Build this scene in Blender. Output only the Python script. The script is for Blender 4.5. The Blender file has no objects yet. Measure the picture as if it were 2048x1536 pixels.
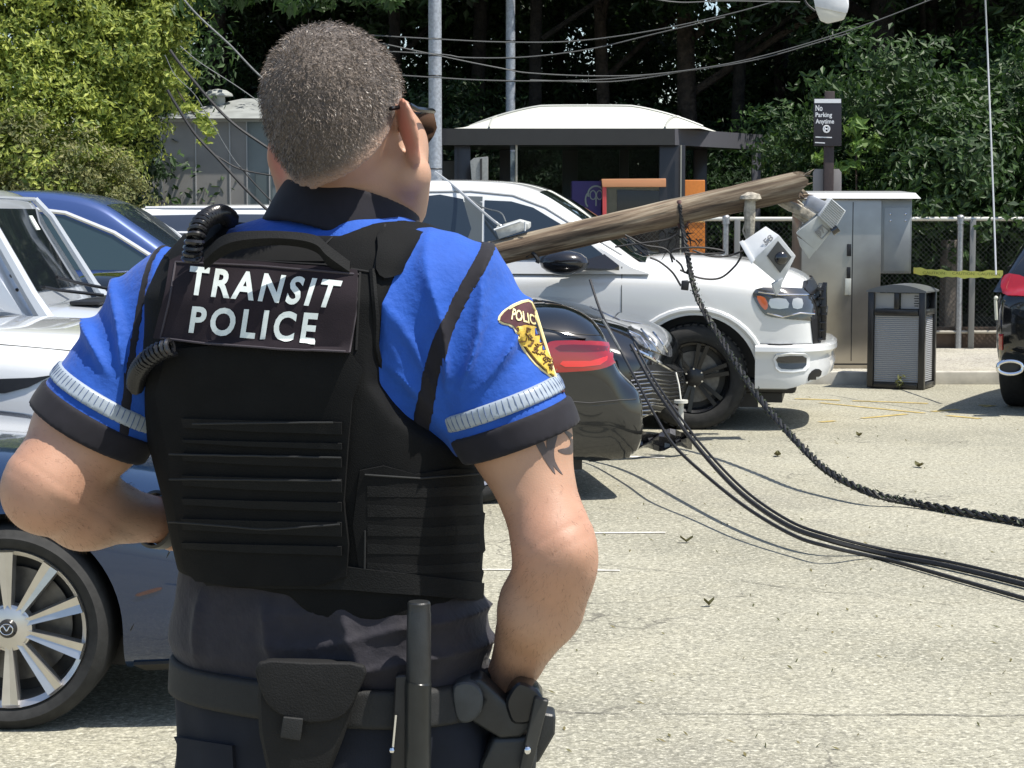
import bpy, bmesh, math, random
import numpy as np
from mathutils import Vector, Matrix
from mathutils.bvhtree import BVHTree
from mathutils.geometry import delaunay_2d_cdt
R = math.radians
sc = bpy.context.scene
# ---------------------------------------------------------------- camera
F = 4100.0; HC = 1.70; TH = math.atan(335.0 / F)
cd = bpy.data.cameras.new('camera'); cam = bpy.data.objects.new('camera', cd); sc.collection.objects.link(cam)
cam.location = (0, 0, HC); cam.rotation_euler = (R(90) - TH, 0, 0)
cd.sensor_width = 36; cd.lens = 36 * F / 2048; cd.clip_start = 0.1; cd.clip_end = 600
sc.camera = cam
# ---------------------------------------------------------------- world and sun
SUN_AZ, SUN_EL = R(111), R(66)      # azimuth clockwise from +Y (away from the camera)
w = bpy.data.worlds.new('World'); sc.world = w; w.use_nodes = True
nt = w.node_tree; bg = nt.nodes['Background']
sky = nt.nodes.new('ShaderNodeTexSky'); sky.sky_type = 'NISHITA'; sky.sun_disc = False
sky.sun_elevation = SUN_EL; sky.sun_rotation = SUN_AZ
nt.links.new(sky.outputs[0], bg.inputs[0]); bg.inputs[1].default_value = 0.13
sl = bpy.data.lights.new('sun', 'SUN'); sun = bpy.data.objects.new('sun', sl); sc.collection.objects.link(sun)
sl.energy = 5.0; sl.angle = R(0.5); sl.color = (1.0, 0.95, 0.87)
sd = Vector((math.sin(SUN_AZ) * math.cos(SUN_EL), math.cos(SUN_AZ) * math.cos(SUN_EL), math.sin(SUN_EL)))
sun.rotation_euler = sd.to_track_quat('Z', 'Y').to_euler()
sc.view_settings.view_transform = 'Standard'; sc.view_settings.look = 'None'
sc.view_settings.gamma = 1; sc.view_settings.exposure = 0.45
sc.cycles.max_bounces = 6
# ---------------------------------------------------------------- pixel helpers (photo pixels, 2048 x 1536)
CT, ST = math.cos(TH), math.sin(TH)
CAM = Vector((0, 0, HC))
def ray(px, py):
    a = (px - 1024) / F; b = (768 - py) / F
    return Vector((a, CT + b * ST, -ST + b * CT))
def P(px, py, Y):
    d = ray(px, py); return CAM + d * (Y / d.y)
def G(px, py, z=0.0):
    d = ray(px, py); return CAM + d * ((z - HC) / d.z)
def pxray(px, py): return CAM, ray(px, py).normalized()
# ---------------------------------------------------------------- objects
def tag(o, label=None, cat=None, group=None, kind=None):
    if label: o['label'] = label
    if cat: o['category'] = cat
    if group: o['group'] = group
    if kind: o['kind'] = kind
    return o
def thing(name, loc, label, cat, group=None):
    o = bpy.data.objects.new(name, None); sc.collection.objects.link(o)
    o.location = loc; o.empty_display_size = .1
    return tag(o, label, cat, group)
def rootloc(o):
    l = Vector(o.location)
    while o.parent: o = o.parent; l = l + Vector(o.location)
    return l
def mk(name, verts, faces, mat, parent=None, smooth=True, angle=None):
    """one mesh object from WORLD space vertices"""
    v = np.asarray(verts, dtype=np.float64).reshape(-1, 3)
    if parent is not None: v = v - np.array(rootloc(parent))
    me = bpy.data.meshes.new(name)
    if isinstance(faces, np.ndarray) and faces.ndim == 2:
        nf, k = faces.shape
        me.vertices.add(len(v)); me.vertices.foreach_set('co', v.astype(np.float32).ravel())
        me.loops.add(nf * k); me.loops.foreach_set('vertex_index', faces.astype(np.int32).ravel())
        me.polygons.add(nf); me.polygons.foreach_set('loop_start', np.arange(0, nf * k, k, dtype=np.int32))
        me.polygons.foreach_set('loop_total', np.full(nf, k, dtype=np.int32))
        me.update(calc_edges=True)
    else:
        me.from_pydata([tuple(p) for p in v], [], [tuple(int(i) for i in f) for f in faces]); me.update()
    me.validate()
    me.polygons.foreach_set('use_smooth', [smooth] * len(me.polygons))
    if angle is not None: me.set_sharp_from_angle(angle=R(angle))
    for m in (mat if isinstance(mat, (list, tuple)) else [mat]): me.materials.append(m)
    o = bpy.data.objects.new(name, me); sc.collection.objects.link(o)
    if parent is not None: o.parent = parent
    return o
class MB:
    """collects shapes in world space, builds one mesh"""
    def __init__(s, M=None): s.v = []; s.f = []; s.M = M
    def add(s, vs, fs):
        b = len(s.v)
        for p in vs:
            p = Vector(p); s.v.append(s.M @ p if s.M else p)
        s.f += [tuple(i + b for i in f) for f in fs]; return s
    def box(s, c, d, rot=None, bev=0.0):
        c = Vector(c); hx, hy, hz = d[0] / 2, d[1] / 2, d[2] / 2
        if bev <= 0:
            vs = [(x, y, z) for x in (-hx, hx) for y in (-hy, hy) for z in (-hz, hz)]
            fs = [(0, 1, 3, 2), (4, 6, 7, 5), (0, 4, 5, 1), (2, 3, 7, 6), (0, 2, 6, 4), (1, 5, 7, 3)]
        else:
            bm = bmesh.new(); bmesh.ops.create_cube(bm, size=1)
            bmesh.ops.scale(bm, vec=(2 * hx, 2 * hy, 2 * hz), verts=bm.verts)
            bmesh.ops.bevel(bm, geom=bm.edges[:], offset=bev, segments=2, affect='EDGES', profile=.5)
            bm.verts.index_update(); vs = [v.co.copy() for v in bm.verts]; fs = [tuple(v.index for v in f.verts) for f in bm.faces]; bm.free()
        q = rot.to_matrix() if hasattr(rot, 'to_matrix') else rot
        vs = [(q @ Vector(p) if q else Vector(p)) + c for p in vs]
        return s.add(vs, fs)
    def tube(s, pts, r, n=8, caps=True, rs=None, twist=0):
        pts = [Vector(p) for p in pts]; N = len(pts); vs = []; fs = []
        t0 = (pts[1] - pts[0]).normalized(); up = Vector((0, 0, 1)) if abs(t0.z) < .9 else Vector((1, 0, 0))
        a = t0.cross(up).normalized()
        for i, p in enumerate(pts):
            t = (pts[min(i + 1, N - 1)] - pts[max(i - 1, 0)])
            if t.length < 1e-9: t = t0
            t.normalize(); a = (a - t * a.dot(t)).normalized(); b = t.cross(a)
            rr = rs[i] if rs is not None else r
            for k in range(n):
                th = 2 * math.pi * k / n + twist * i
                vs.append(p + (a * math.cos(th) + b * math.sin(th)) * rr)
        for i in range(N - 1):
            for k in range(n):
                k2 = (k + 1) % n; fs.append((i * n + k, i * n + k2, (i + 1) * n + k2, (i + 1) * n + k))
        if caps: fs.append(tuple(range(n - 1, -1, -1))); fs.append(tuple((N - 1) * n + k for k in range(n)))
        return s.add(vs, fs)
    def cyl(s, a, b, r, n=16, r2=None): return s.tube([a, b], r, n, rs=[r, r if r2 is None else r2])
    def lathe(s, prof, n=48, A=None, close=False):
        """profile (r, h) about local Z, A places it"""
        vs = []; fs = []; m = len(prof)
        for k in range(n):
            th = 2 * math.pi * k / n
            for r, h in prof: vs.append(Vector((r * math.cos(th), r * math.sin(th), h)))
        for k in range(n):
            k2 = (k + 1) % n
            for j in range(m - 1): fs.append((k * m + j, k2 * m + j, k2 * m + j + 1, k * m + j + 1))
            if close: fs.append((k * m + m - 1, k2 * m + m - 1, k2 * m, k * m))
        if A: vs = [A @ v for v in vs]
        return s.add(vs, fs)
    def sphere(s, c, r, n=12, sc3=(1, 1, 1), q=None):
        vs = []; fs = []; m = n // 2 + 1
        for i in range(m):
            ph = math.pi * i / (m - 1)
            for k in range(n):
                th = 2 * math.pi * k / n
                v = Vector((r * sc3[0] * math.sin(ph) * math.cos(th), r * sc3[1] * math.sin(ph) * math.sin(th), r * sc3[2] * math.cos(ph)))
                vs.append((q @ v if q else v) + Vector(c))
        for i in range(m - 1):
            for k in range(n):
                k2 = (k + 1) % n; fs.append((i * n + k, (i + 1) * n + k, (i + 1) * n + k2, i * n + k2))
        return s.add(vs, fs)
    def build(s, name, mat, parent=None, smooth=True, angle=35): return mk(name, [tuple(v) for v in s.v], s.f, mat, parent, smooth, angle)
def catmull(pts, n=8):
    pts = [Vector(p) for p in pts]; out = []
    q = [pts[0] * 2 - pts[1]] + pts + [pts[-1] * 2 - pts[-2]]
    for i in range(1, len(q) - 2):
        for k in range(n):
            t = k / n; a, b, c, d = q[i - 1], q[i], q[i + 1], q[i + 2]
            out.append(.5 * ((2 * b) + (c - a) * t + (2 * a - 5 * b + 4 * c - d) * t * t + (3 * b - a - 3 * c + d) * t ** 3))
    out.append(pts[-1]); return out
# ---------------------------------------------------------------- surfaces to lay details on
def bvh_of(*objs):
    vs = []; fs = []
    for o in objs:
        b = len(vs); l = rootloc(o)
        vs += [v.co + l for v in o.data.vertices]; fs += [[i + b for i in p.vertices] for p in o.data.polygons]
    return BVHTree.FromPolygons(vs, fs)
def resample(poly, step, closed=True):
    out = []; n = len(poly)
    for i in range(n if closed else n - 1):
        a = Vector(poly[i]); b = Vector(poly[(i + 1) % n]); k = max(1, int((b - a).length / step))
        out += [a.lerp(b, j / k) for j in range(k)]
    if not closed: out.append(Vector(poly[-1]))
    return out
def inside(p, poly):
    c = False; n = len(poly); j = n - 1
    for i in range(n):
        xi, yi = poly[i][0], poly[i][1]; xj, yj = poly[j][0], poly[j][1]
        if (yi > p[1]) != (yj > p[1]) and p[0] < (xj - xi) * (p[1] - yi) / (yj - yi) + xi: c = not c
        j = i
    return c
def smoothpoly(poly, n=5):
    L = len(poly); out = []
    for i in range(L):
        a, b, c, d = [Vector(poly[(i + k) % L]) for k in (-1, 0, 1, 2)]
        for k in range(n):
            t = k / n; out.append(.5 * ((2 * b) + (c - a) * t + (2 * a - 5 * b + 4 * c - d) * t * t + (3 * b - a - 3 * c + d) * t ** 3))
    return out
def decal(name, poly, rayf, bvh, mat, parent, off=.003, step=10., back=.003, smooth=True, flat=False):
    """a panel of its own thickness laid on a surface"""
    bd = resample(poly, step); nb = len(bd)
    xs = [p[0] for p in bd]; ys = [p[1] for p in bd]; pts = list(bd)
    x = min(xs) + step * .5
    while x < max(xs):
        y = min(ys) + step * .5
        while y < max(ys):
            q = Vector((x, y))
            if inside(q, bd) and min((q - b).length for b in bd) > step * .45: pts.append(q)
            y += step
        x += step
    r = delaunay_2d_cdt([Vector((p[0], p[1])) for p in pts], [], [list(range(nb))], 1, 1e-7)
    vv, ff = r[0], r[2]; top = []; bot = []; ok = []
    for p in vv:
        o, d = rayf(p[0], p[1]); h = bvh.ray_cast(o, d)
        if h[0] is None: top.append(Vector()); bot.append(Vector()); ok.append(False); continue
        n = h[1] if h[1].dot(d) < 0 else -h[1]
        top.append(h[0] + n * off); bot.append(h[0] - n * back); ok.append(True)
    ff = [f for f in ff if all(ok[i] for i in f)]
    if not ff: print('decal missed', name); return None
    cnt = {}
    for f in ff:
        for i in range(len(f)):
            e = (f[i], f[(i + 1) % len(f)]); cnt[e] = cnt.get(e, 0) + 1
    N = len(top); faces = [tuple(f) for f in ff]
    for (a, b) in list(cnt):
        if (b, a) not in cnt: faces.append((b, a, a + N, b + N))
    used = sorted({i for f in faces for i in f}); mp = {i: k for k, i in enumerate(used)}; allv = top + bot
    o = mk(name, [tuple(allv[i]) for i in used], [tuple(mp[i] for i in f) for f in faces], mat, parent, smooth, 50)
    bm = bmesh.new(); bm.from_mesh(o.data); bmesh.ops.recalc_face_normals(bm, faces=bm.faces); bm.to_mesh(o.data); bm.free()
    return o
def lay(pts, rayf, bvh, off=0.0, step=10.):
    out = []
    for p in resample(pts, step, False):
        o, d = rayf(p[0], p[1]); h = bvh.ray_cast(o, d)
        if h[0] is not None:
            n = h[1] if h[1].dot(d) < 0 else -h[1]; out.append(h[0] + n * off)
    return out
def seams(name, lines, rayf, bvh, r, mat, parent, off=0.0, step=10., n=6):
    m = MB()
    for l in lines:
        q = lay(l, rayf, bvh, off, step)
        if len(q) > 1: m.tube(q, r, n)
    return m.build(name, mat, parent) if m.v else None
def text2d(s, bold=0.0, space=1.0):
    cu = bpy.data.curves.new('lettering', 'FONT'); cu.body = s; cu.offset = bold; cu.space_character = space; cu.resolution_u = 4
    o = bpy.data.objects.new('lettering', cu); sc.collection.objects.link(o)
    dg = bpy.context.evaluated_depsgraph_get(); me = bpy.data.meshes.new_from_object(o.evaluated_get(dg))
    vs = [(v.co.x, v.co.y) for v in me.vertices]; fs = [tuple(p.vertices) for p in me.polygons]
    bpy.data.objects.remove(o); bpy.data.curves.remove(cu); bpy.data.meshes.remove(me)
    xs = [v[0] for v in vs]; ys = [v[1] for v in vs]; x0, x1, y0, y1 = min(xs), max(xs), min(ys), max(ys)
    bm = bmesh.new(); bv = [bm.verts.new(((x - x0) / (x1 - x0), (y - y0) / (y1 - y0), 0)) for x, y in vs]
    for f in fs:
        try: bm.faces.new([bv[i] for i in f])
        except ValueError: pass
    bmesh.ops.triangulate(bm, faces=bm.faces[:])
    lim = .25 / max(1, len(s))
    for _ in range(4):
        le = [e for e in bm.edges if e.calc_length() > lim * 1.2]
        if not le: break
        bmesh.ops.subdivide_edges(bm, edges=le, cuts=1); bmesh.ops.triangulate(bm, faces=bm.faces[:])
    bm.verts.index_update(); out = [(v.co.x, v.co.y) for v in bm.verts]; of = [tuple(v.index for v in f.verts) for f in bm.faces]; bm.free()
    return out, of
def text_on(name, s, quad, rayf, bvh, mat, parent, off, bold=0.0, space=1.0, m=None):
    """quad = bl, br, tr, tl in the ray function's coordinates"""
    vs, fs = text2d(s, bold, space); bl, br, tr, tl = [Vector(q) for q in quad]; out = []
    for u, v in vs:
        p = (bl * (1 - u) + br * u) * (1 - v) + (tl * (1 - u) + tr * u) * v
        o, d = rayf(p.x, p.y); h = bvh.ray_cast(o, d)
        if h[0] is None: out.append(None); continue
        n = h[1] if h[1].dot(d) < 0 else -h[1]; out.append(h[0] + n * off)
    fs = [f for f in fs if all(out[i] is not None for i in f)]; us = sorted({i for f in fs for i in f}); mp = {i: k for k, i in enumerate(us)}; out = [out[i] for i in us]; fs = [tuple(mp[i] for i in f) for f in fs]
    if not fs: return None
    if m is not None: m.add(out, fs); return None
    return mk(name, [tuple(p) for p in out], fs, mat, parent, False)
# ---------------------------------------------------------------- materials
MATS = {}
def mat(name, col, rough=.6, metal=0., noise=0., nscale=30., bump=0., bscale=80., coat=0., spec=.5, col2=None, island=False, sheen=0., subs=0., trans=0., obj=True, detail=4.):
    if name in MATS: return MATS[name]
    m = bpy.data.materials.new(name); m.use_nodes = True; n = m.node_tree; b = n.nodes['Principled BSDF']; MATS[name] = m
    c = (*col, 1); b.inputs['Base Color'].default_value = c; b.inputs['Roughness'].default_value = rough
    b.inputs['Metallic'].default_value = metal; b.inputs['Coat Weight'].default_value = coat; b.inputs['Coat Roughness'].default_value = .03
    b.inputs['Specular IOR Level'].default_value = spec; b.inputs['Sheen Weight'].default_value = sheen
    if subs: b.inputs['Subsurface Weight'].default_value = subs; b.inputs['Subsurface Radius'].default_value = (1, .35, .2); b.inputs['Subsurface Scale'].default_value = .006
    if trans: b.inputs['Transmission Weight'].default_value = trans
    tc = n.nodes.new('ShaderNodeTexCoord')
    if noise or col2:
        mx = n.nodes.new('ShaderNodeMix'); mx.data_type = 'RGBA'
        c2 = col2 or tuple(x * (1 - noise) for x in col)
        mx.inputs[6].default_value = c; mx.inputs[7].default_value = (*c2, 1)
        if island:
            g = n.nodes.new('ShaderNodeNewGeometry'); n.links.new(g.outputs['Random Per Island'], mx.inputs[0])
        else:
            t = n.nodes.new('ShaderNodeTexNoise'); t.inputs['Scale'].default_value = nscale; t.inputs['Detail'].default_value = detail
            rp = n.nodes.new('ShaderNodeMapRange'); rp.inputs[1].default_value = .35; rp.inputs[2].default_value = .65
            n.links.new(tc.outputs['Object'], t.inputs['Vector']); n.links.new(t.outputs[0], rp.inputs[0]); n.links.new(rp.outputs[0], mx.inputs[0])
        n.links.new(mx.outputs[2], b.inputs['Base Color'])
    if bump:
        t = n.nodes.new('ShaderNodeTexNoise'); t.inputs['Scale'].default_value = bscale; t.inputs['Detail'].default_value = 6
        bp = n.nodes.new('ShaderNodeBump'); bp.inputs['Strength'].default_value = bump; bp.inputs['Distance'].default_value = 1.0 / bscale
        n.links.new(tc.outputs['Object'], t.inputs['Vector']); n.links.new(t.outputs[0], bp.inputs['Height']); n.links.new(bp.outputs[0], b.inputs['Normal'])
    return m
def paint(name, col, metal=0., rough=.35): return mat(name, col, rough, metal, coat=1.0, noise=.04, nscale=600)
def leafmat(name, c1, c2, tr=.35):
    if name in MATS: return MATS[name]
    m = mat(name, c1, .55, col2=c2, island=True); n = m.node_tree; b = n.nodes['Principled BSDF']
    t = n.nodes.new('ShaderNodeBsdfTranslucent'); mx = n.nodes.new('ShaderNodeMixShader'); mx.inputs[0].default_value = tr
    src = b.inputs['Base Color'].links[0].from_socket; n.links.new(src, t.inputs[0])
    n.links.new(b.outputs[0], mx.inputs[1]); n.links.new(t.outputs[0], mx.inputs[2]); n.links.new(mx.outputs[0], n.nodes['Material Output'].inputs[0])
    return m
BLK = mat('black_plastic', (.012, .012, .013), .45, noise=.3, nscale=40)
RUB = mat('tyre_rubber', (.022, .022, .021), .8, noise=.4, nscale=25, bump=.1)
CHR = mat('chrome', (.75, .75, .76), .12, 1.)
STEEL = mat('galvanised_steel', (.42, .43, .44), .42, .8, noise=.25, nscale=40)
GLS = mat('dark_glass', (.012, .016, .02), .04, 0., spec=.9, coat=.5)
def wire(name, pts, r, m, label, cat, group=None, n=6, k=8):
    q = catmull(pts, k) if len(pts) > 2 else [Vector(p) for p in pts]
    c = q[0]; mb = MB(); mb.tube(q, r, n); o = mb.build(name, m)
    return tag(o, label, cat, group)
def slabpoly(poly, Y0, th, bev=.006, slope=0.0):
    """closed solid from a photo outline standing at distance Y0, thickness th"""
    bm = bmesh.new(); vs = [bm.verts.new(P(p[0], p[1], Y0 + slope * (p[0] - poly[0][0]))) for p in poly]; f = bm.faces.new(vs)
    r = bmesh.ops.extrude_face_region(bm, geom=[f]); bmesh.ops.translate(bm, vec=(0, th, 0), verts=[v for v in r['geom'] if isinstance(v, bmesh.types.BMVert)])
    bmesh.ops.recalc_face_normals(bm, faces=bm.faces)
    if bev: bmesh.ops.bevel(bm, geom=[e for e in bm.edges if len(e.link_faces) == 2 and e.calc_face_angle(0) > .6], offset=bev, segments=3, affect='EDGES', profile=.6)
    bm.verts.index_update(); v = [x.co.copy() for x in bm.verts]; f = [tuple(x.index for x in y.verts) for y in bm.faces]; bm.free(); return v, f
# ---------------------------------------------------------------- implicit shapes (surface nets)
def nets(f, lo, hi, h):
    lo = np.array(lo, float); hi = np.array(hi, float); n = np.ceil((hi - lo) / h).astype(int) + 1
    ax = [lo[i] + h * np.arange(n[i]) for i in range(3)]
    D = np.full(n, 9., np.float32); B = 12; nbk = [int(math.ceil(k / B)) for k in n]
    bc = np.stack(np.meshgrid(*[np.arange(k) for k in nbk], indexing='ij'), -1).reshape(-1, 3)
    dc = f(lo + (bc * B + B / 2) * h)
    for (i, j, k), dd in zip(bc, dc):
        s = (slice(i * B, i * B + B), slice(j * B, j * B + B), slice(k * B, k * B + B))
        if abs(dd) > B * h * .87 * 2.2: D[s] = dd; continue
        X, Y, Z = np.meshgrid(ax[0][s[0]], ax[1][s[1]], ax[2][s[2]], indexing='ij')
        D[s] = f(np.stack([X, Y, Z], -1).reshape(-1, 3)).reshape(X.shape)
    S = D < 0; m = n - 1
    acc = np.zeros((*m, 3), np.float32); cnt = np.zeros(m, np.float32)
    for a in range(3):
        b, c = [i for i in range(3) if i != a]
        s0 = [slice(None)] * 3; s1 = [slice(None)] * 3; s0[a] = slice(0, -1); s1[a] = slice(1, None)
        d0, d1 = D[tuple(s0)], D[tuple(s1)]; x = S[tuple(s0)] != S[tuple(s1)]
        t = np.where(x, d0 / np.where(x, d0 - d1, 1), 0)
        for ob in (0, 1):
            for oc in (0, 1):
                sl = [slice(None)] * 3; sl[b] = slice(ob, ob + m[b]); sl[c] = slice(oc, oc + m[c]); sl = tuple(sl)
                xx = x[sl].astype(np.float32); cnt += xx; acc[..., a] += t[sl] * xx; acc[..., b] += ob * xx; acc[..., c] += oc * xx
    act = cnt > 0; idx = np.full(m, -1, np.int64); idx[act] = np.arange(act.sum())
    ijk = np.argwhere(act); V = lo + h * (ijk + acc[act] / cnt[act][:, None]); Q = []
    for a in range(3):
        b, c = (a + 1) % 3, (a + 2) % 3
        s0 = [slice(1, -1)] * 3; s1 = [slice(1, -1)] * 3; s0[a] = slice(0, -1); s1[a] = slice(1, None)
        A, B = S[tuple(s0)], S[tuple(s1)]
        for flip, msk in ((False, A & ~B), (True, ~A & B)):
            e = np.argwhere(msk)
            if not len(e): continue
            o = np.ones(3, int); o[a] = 0; e = e + o
            def g(db, dc):
                k = e.copy(); k[:, b] -= db; k[:, c] -= dc; return idx[k[:, 0], k[:, 1], k[:, 2]]
            q = np.stack([g(1, 1), g(0, 1), g(0, 0), g(1, 0)], 1)
            Q.append(q[:, ::-1] if flip else q)
    Q = np.concatenate(Q); Q = Q[(Q >= 0).all(1)]
    return V, Q
def relax(V, Q, it=2, k=.5):
    for _ in range(it):
        s = np.zeros_like(V); c = np.zeros(len(V))
        for a, b in ((0, 1), (1, 2), (2, 3), (3, 0)):
            np.add.at(s, Q[:, a], V[Q[:, b]]); np.add.at(s, Q[:, b], V[Q[:, a]]); np.add.at(c, Q[:, a], 1); np.add.at(c, Q[:, b], 1)
        V = V * (1 - k) + k * s / np.maximum(c, 1)[:, None]
    return V
def smin(a, b, k):
    h = np.clip(.5 + .5 * (b - a) / k, 0, 1); return b * (1 - h) + a * h - k * h * (1 - h)
def smax(a, b, k): return -smin(-a, -b, k)
def cone(p, a, b, r1, r2):
    a = np.array(a); b = np.array(b); d = b - a; t = np.clip(((p - a) @ d) / (d @ d), 0, 1)
    return np.linalg.norm(p - a - t[:, None] * d, axis=1) - (r1 + (r2 - r1) * t)
def chain(p, pts, rs, k=.02):
    d = None
    for i in range(len(pts) - 1):
        c = cone(p, pts[i], pts[i + 1], rs[i], rs[i + 1]); d = c if d is None else smin(d, c, k)
    return d
def ell(p, c, r, M=None):
    q = p - np.array(c)
    if M is not None: q = q @ M          # columns of M = local axes in world
    q = q / np.array(r); k = np.linalg.norm(q, axis=1); return (k - 1) * min(r) * (1 + .0 * k)
def rbox(p, c, h, r, M=None):
    q = p - np.array(c)
    if M is not None: q = q @ M
    q = np.abs(q) - np.array(h) + r
    return np.linalg.norm(np.maximum(q, 0), axis=1) + np.minimum(q.max(1), 0) - r
def cheap_noise(p, s, seed=0):
    rs = np.random.RandomState(seed); o = 0
    for i in range(5):
        k = rs.normal(size=3); k /= np.linalg.norm(k); o = o + np.sin(p @ k * s * (1 + .45 * i) + rs.rand() * 6.28 + 1.3 * np.sin(p @ rs.normal(size=3) * s * .5))
    return o / 5
# ================================================================ ground
def nodes_ground(name, c1, c2, c3, scale):
    m = bpy.data.materials.new(name); m.use_nodes = True; n = m.node_tree; b = n.nodes['Principled BSDF']; L = n.links.new
    tc = n.nodes.new('ShaderNodeTexCoord')
    def noise(s, d=5, r=.6, src=None):
        t = n.nodes.new('ShaderNodeTexNoise'); t.inputs['Scale'].default_value = s; t.inputs['Detail'].default_value = d; t.inputs['Roughness'].default_value = r
        L(src or tc.outputs['Object'], t.inputs['Vector']); return t.outputs[0]
    def rng(v, a, bb, lo=0., hi=1.):
        t = n.nodes.new('ShaderNodeMapRange'); t.inputs[1].default_value = a; t.inputs[2].default_value = bb; t.inputs[3].default_value = lo; t.inputs[4].default_value = hi; L(v, t.inputs[0]); return t.outputs[0]
    def mix(f, a, bb, mode='MIX'):
        t = n.nodes.new('ShaderNodeMix'); t.data_type = 'RGBA'; t.blend_type = mode
        if isinstance(f, float): t.inputs[0].default_value = f
        else: L(f, t.inputs[0])
        for s, v in ((6, a), (7, bb)):
            if isinstance(v, tuple): t.inputs[s].default_value = (*v, 1)
            else: L(v, t.inputs[s])
        return t.outputs[2]
    col = mix(rng(noise(.55, 6), .42, .60), c1, c2)
    col = mix(rng(noise(.23, 4), .54, .68, 0, .55), col, (.16, .15, .125))
    col = mix(rng(noise(1.3, 6, .7), .60, .72, 0, .5), col, (.20, .17, .11))
    col = mix(rng(noise(3.5, 5), .45, .7, 0, .35), col, c3)
    vo = n.nodes.new('ShaderNodeTexVoronoi'); vo.inputs['Scale'].default_value = scale; L(tc.outputs['Object'], vo.inputs['Vector'])
    sp = rng(vo.outputs['Color'], .0, 1., .62, 1.42)
    cc = n.nodes.new('ShaderNodeCombineColor'); [L(sp, cc.inputs[i]) for i in range(3)]
    col = mix(.75, col, cc.outputs[0], 'MULTIPLY')
    # aggregate showing as dark pits and pale stones
    col = mix(rng(noise(scale * .55, 3), .56, .66, 0, .55), col, (.10, .098, .088))
    col = mix(rng(noise(scale * .9, 2), .60, .68, 0, .6), col, (.62, .59, .50))
    col = mix(rng(noise(28, 3, .7), .52, .64, 0, .55), col, (.11, .105, .08))
    col = mix(rng(noise(12, 5, .7), .54, .68, 0, .40), col, (.15, .14, .10))
    col = mix(rng(noise(41, 3, .7), .53, .64, 0, .6), col, (.62, .59, .47))
    # fine cracks
    wv = n.nodes.new('ShaderNodeTexVoronoi'); wv.feature = 'DISTANCE_TO_EDGE'; wv.inputs['Scale'].default_value = .55
    ad = n.nodes.new('ShaderNodeVectorMath'); ad.operation = 'ADD'; nz = n.nodes.new('ShaderNodeTexNoise'); nz.inputs['Scale'].default_value = 2.2; nz.inputs['Detail'].default_value = 6
    L(tc.outputs['Object'], nz.inputs['Vector']); ms = n.nodes.new('ShaderNodeVectorMath'); ms.operation = 'SCALE'; ms.inputs['Scale'].default_value = .9; L(nz.outputs['Color'], ms.inputs[0])
    L(tc.outputs['Object'], ad.inputs[0]); L(ms.outputs[0], ad.inputs[1]); L(ad.outputs[0], wv.inputs['Vector'])
    cr = rng(wv.outputs['Distance'], .0, .007, .75, 0.)
    mm = n.nodes.new('ShaderNodeMath'); mm.operation = 'MULTIPLY'; L(cr, mm.inputs[0]); L(rng(noise(.9, 3), .45, .6), mm.inputs[1])
    col = mix(mm.outputs[0], col, (.07, .065, .055))
    L(col, b.inputs['Base Color']); b.inputs['Roughness'].default_value = .88; b.inputs['Specular IOR Level'].default_value = .25
    bp = n.nodes.new('ShaderNodeBump'); bp.inputs['Strength'].default_value = .55; bp.inputs['Distance'].default_value = .004
    L(noise(scale * .6, 4), bp.inputs['Height']); L(bp.outputs[0], b.inputs['Normal'])
    return m
ASPH = nodes_ground('worn_asphalt', (.305, .292, .225), (.23, .222, .17), (.34, .318, .23), 95.)
CONC = nodes_ground('sidewalk_concrete', (.40, .38, .32), (.33, .31, .27), (.44, .41, .33), 60.)
SOIL = mat('leaf_litter', (.035, .030, .018), .95, col2=(.05, .055, .02), nscale=3, bump=.5, bscale=20)
KY = 20.75
tag(mk('parking_lot', [(-60, -25, 0), (60, -25, 0), (60, KY + .02, 0), (-60, KY + .02, 0)], [(0, 1, 2, 3)], ASPH, None, False), kind='structure')
m = MB(); m.box((0, (KY + 25.2) / 2 + .075, .0), (120, 25.2 - KY - .15, .24)); tag(m.build('sidewalk', CONC, None, False), kind='structure')
m = MB(); m.box((0, KY + .072, .003), (120, .144, .25), None, .012); tag(m.build('kerb', mat('kerb_concrete', (.50, .48, .42), .85, noise=.3, nscale=6, bump=.3, bscale=120), None, False), kind='structure')
# wooded ground beyond, rising gently, out to the horizon
gx = np.linspace(-150, 150, 61); gy = np.concatenate([np.linspace(25.15, 60, 30), np.linspace(66, 320, 14)]); rr = np.random.RandomState(2)
X, Y = np.meshgrid(gx, gy); Z = .06 + .045 * np.clip(Y - 27, 0, 40) + rr.uniform(-.05, .05, X.shape) * (Y > 26)
v = np.stack([X, Y, Z], -1).reshape(-1, 3); nx = len(gx); q = np.array([(j * nx + i, j * nx + i + 1, j * nx + nx + i + 1, j * nx + nx + i) for j in range(len(gy) - 1) for i in range(nx - 1)])
tag(mk('wooded_ground', v, q, SOIL), kind='structure')
m = MB(); m.box((0, -110, -.06), (300, 170.2, .1)); m.box((-105, 10, -.06), (90, 70, .1)); m.box((105, 10, -.06), (90, 70, .1)); tag(m.build('ground', ASPH, None, False), kind='structure')
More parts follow.
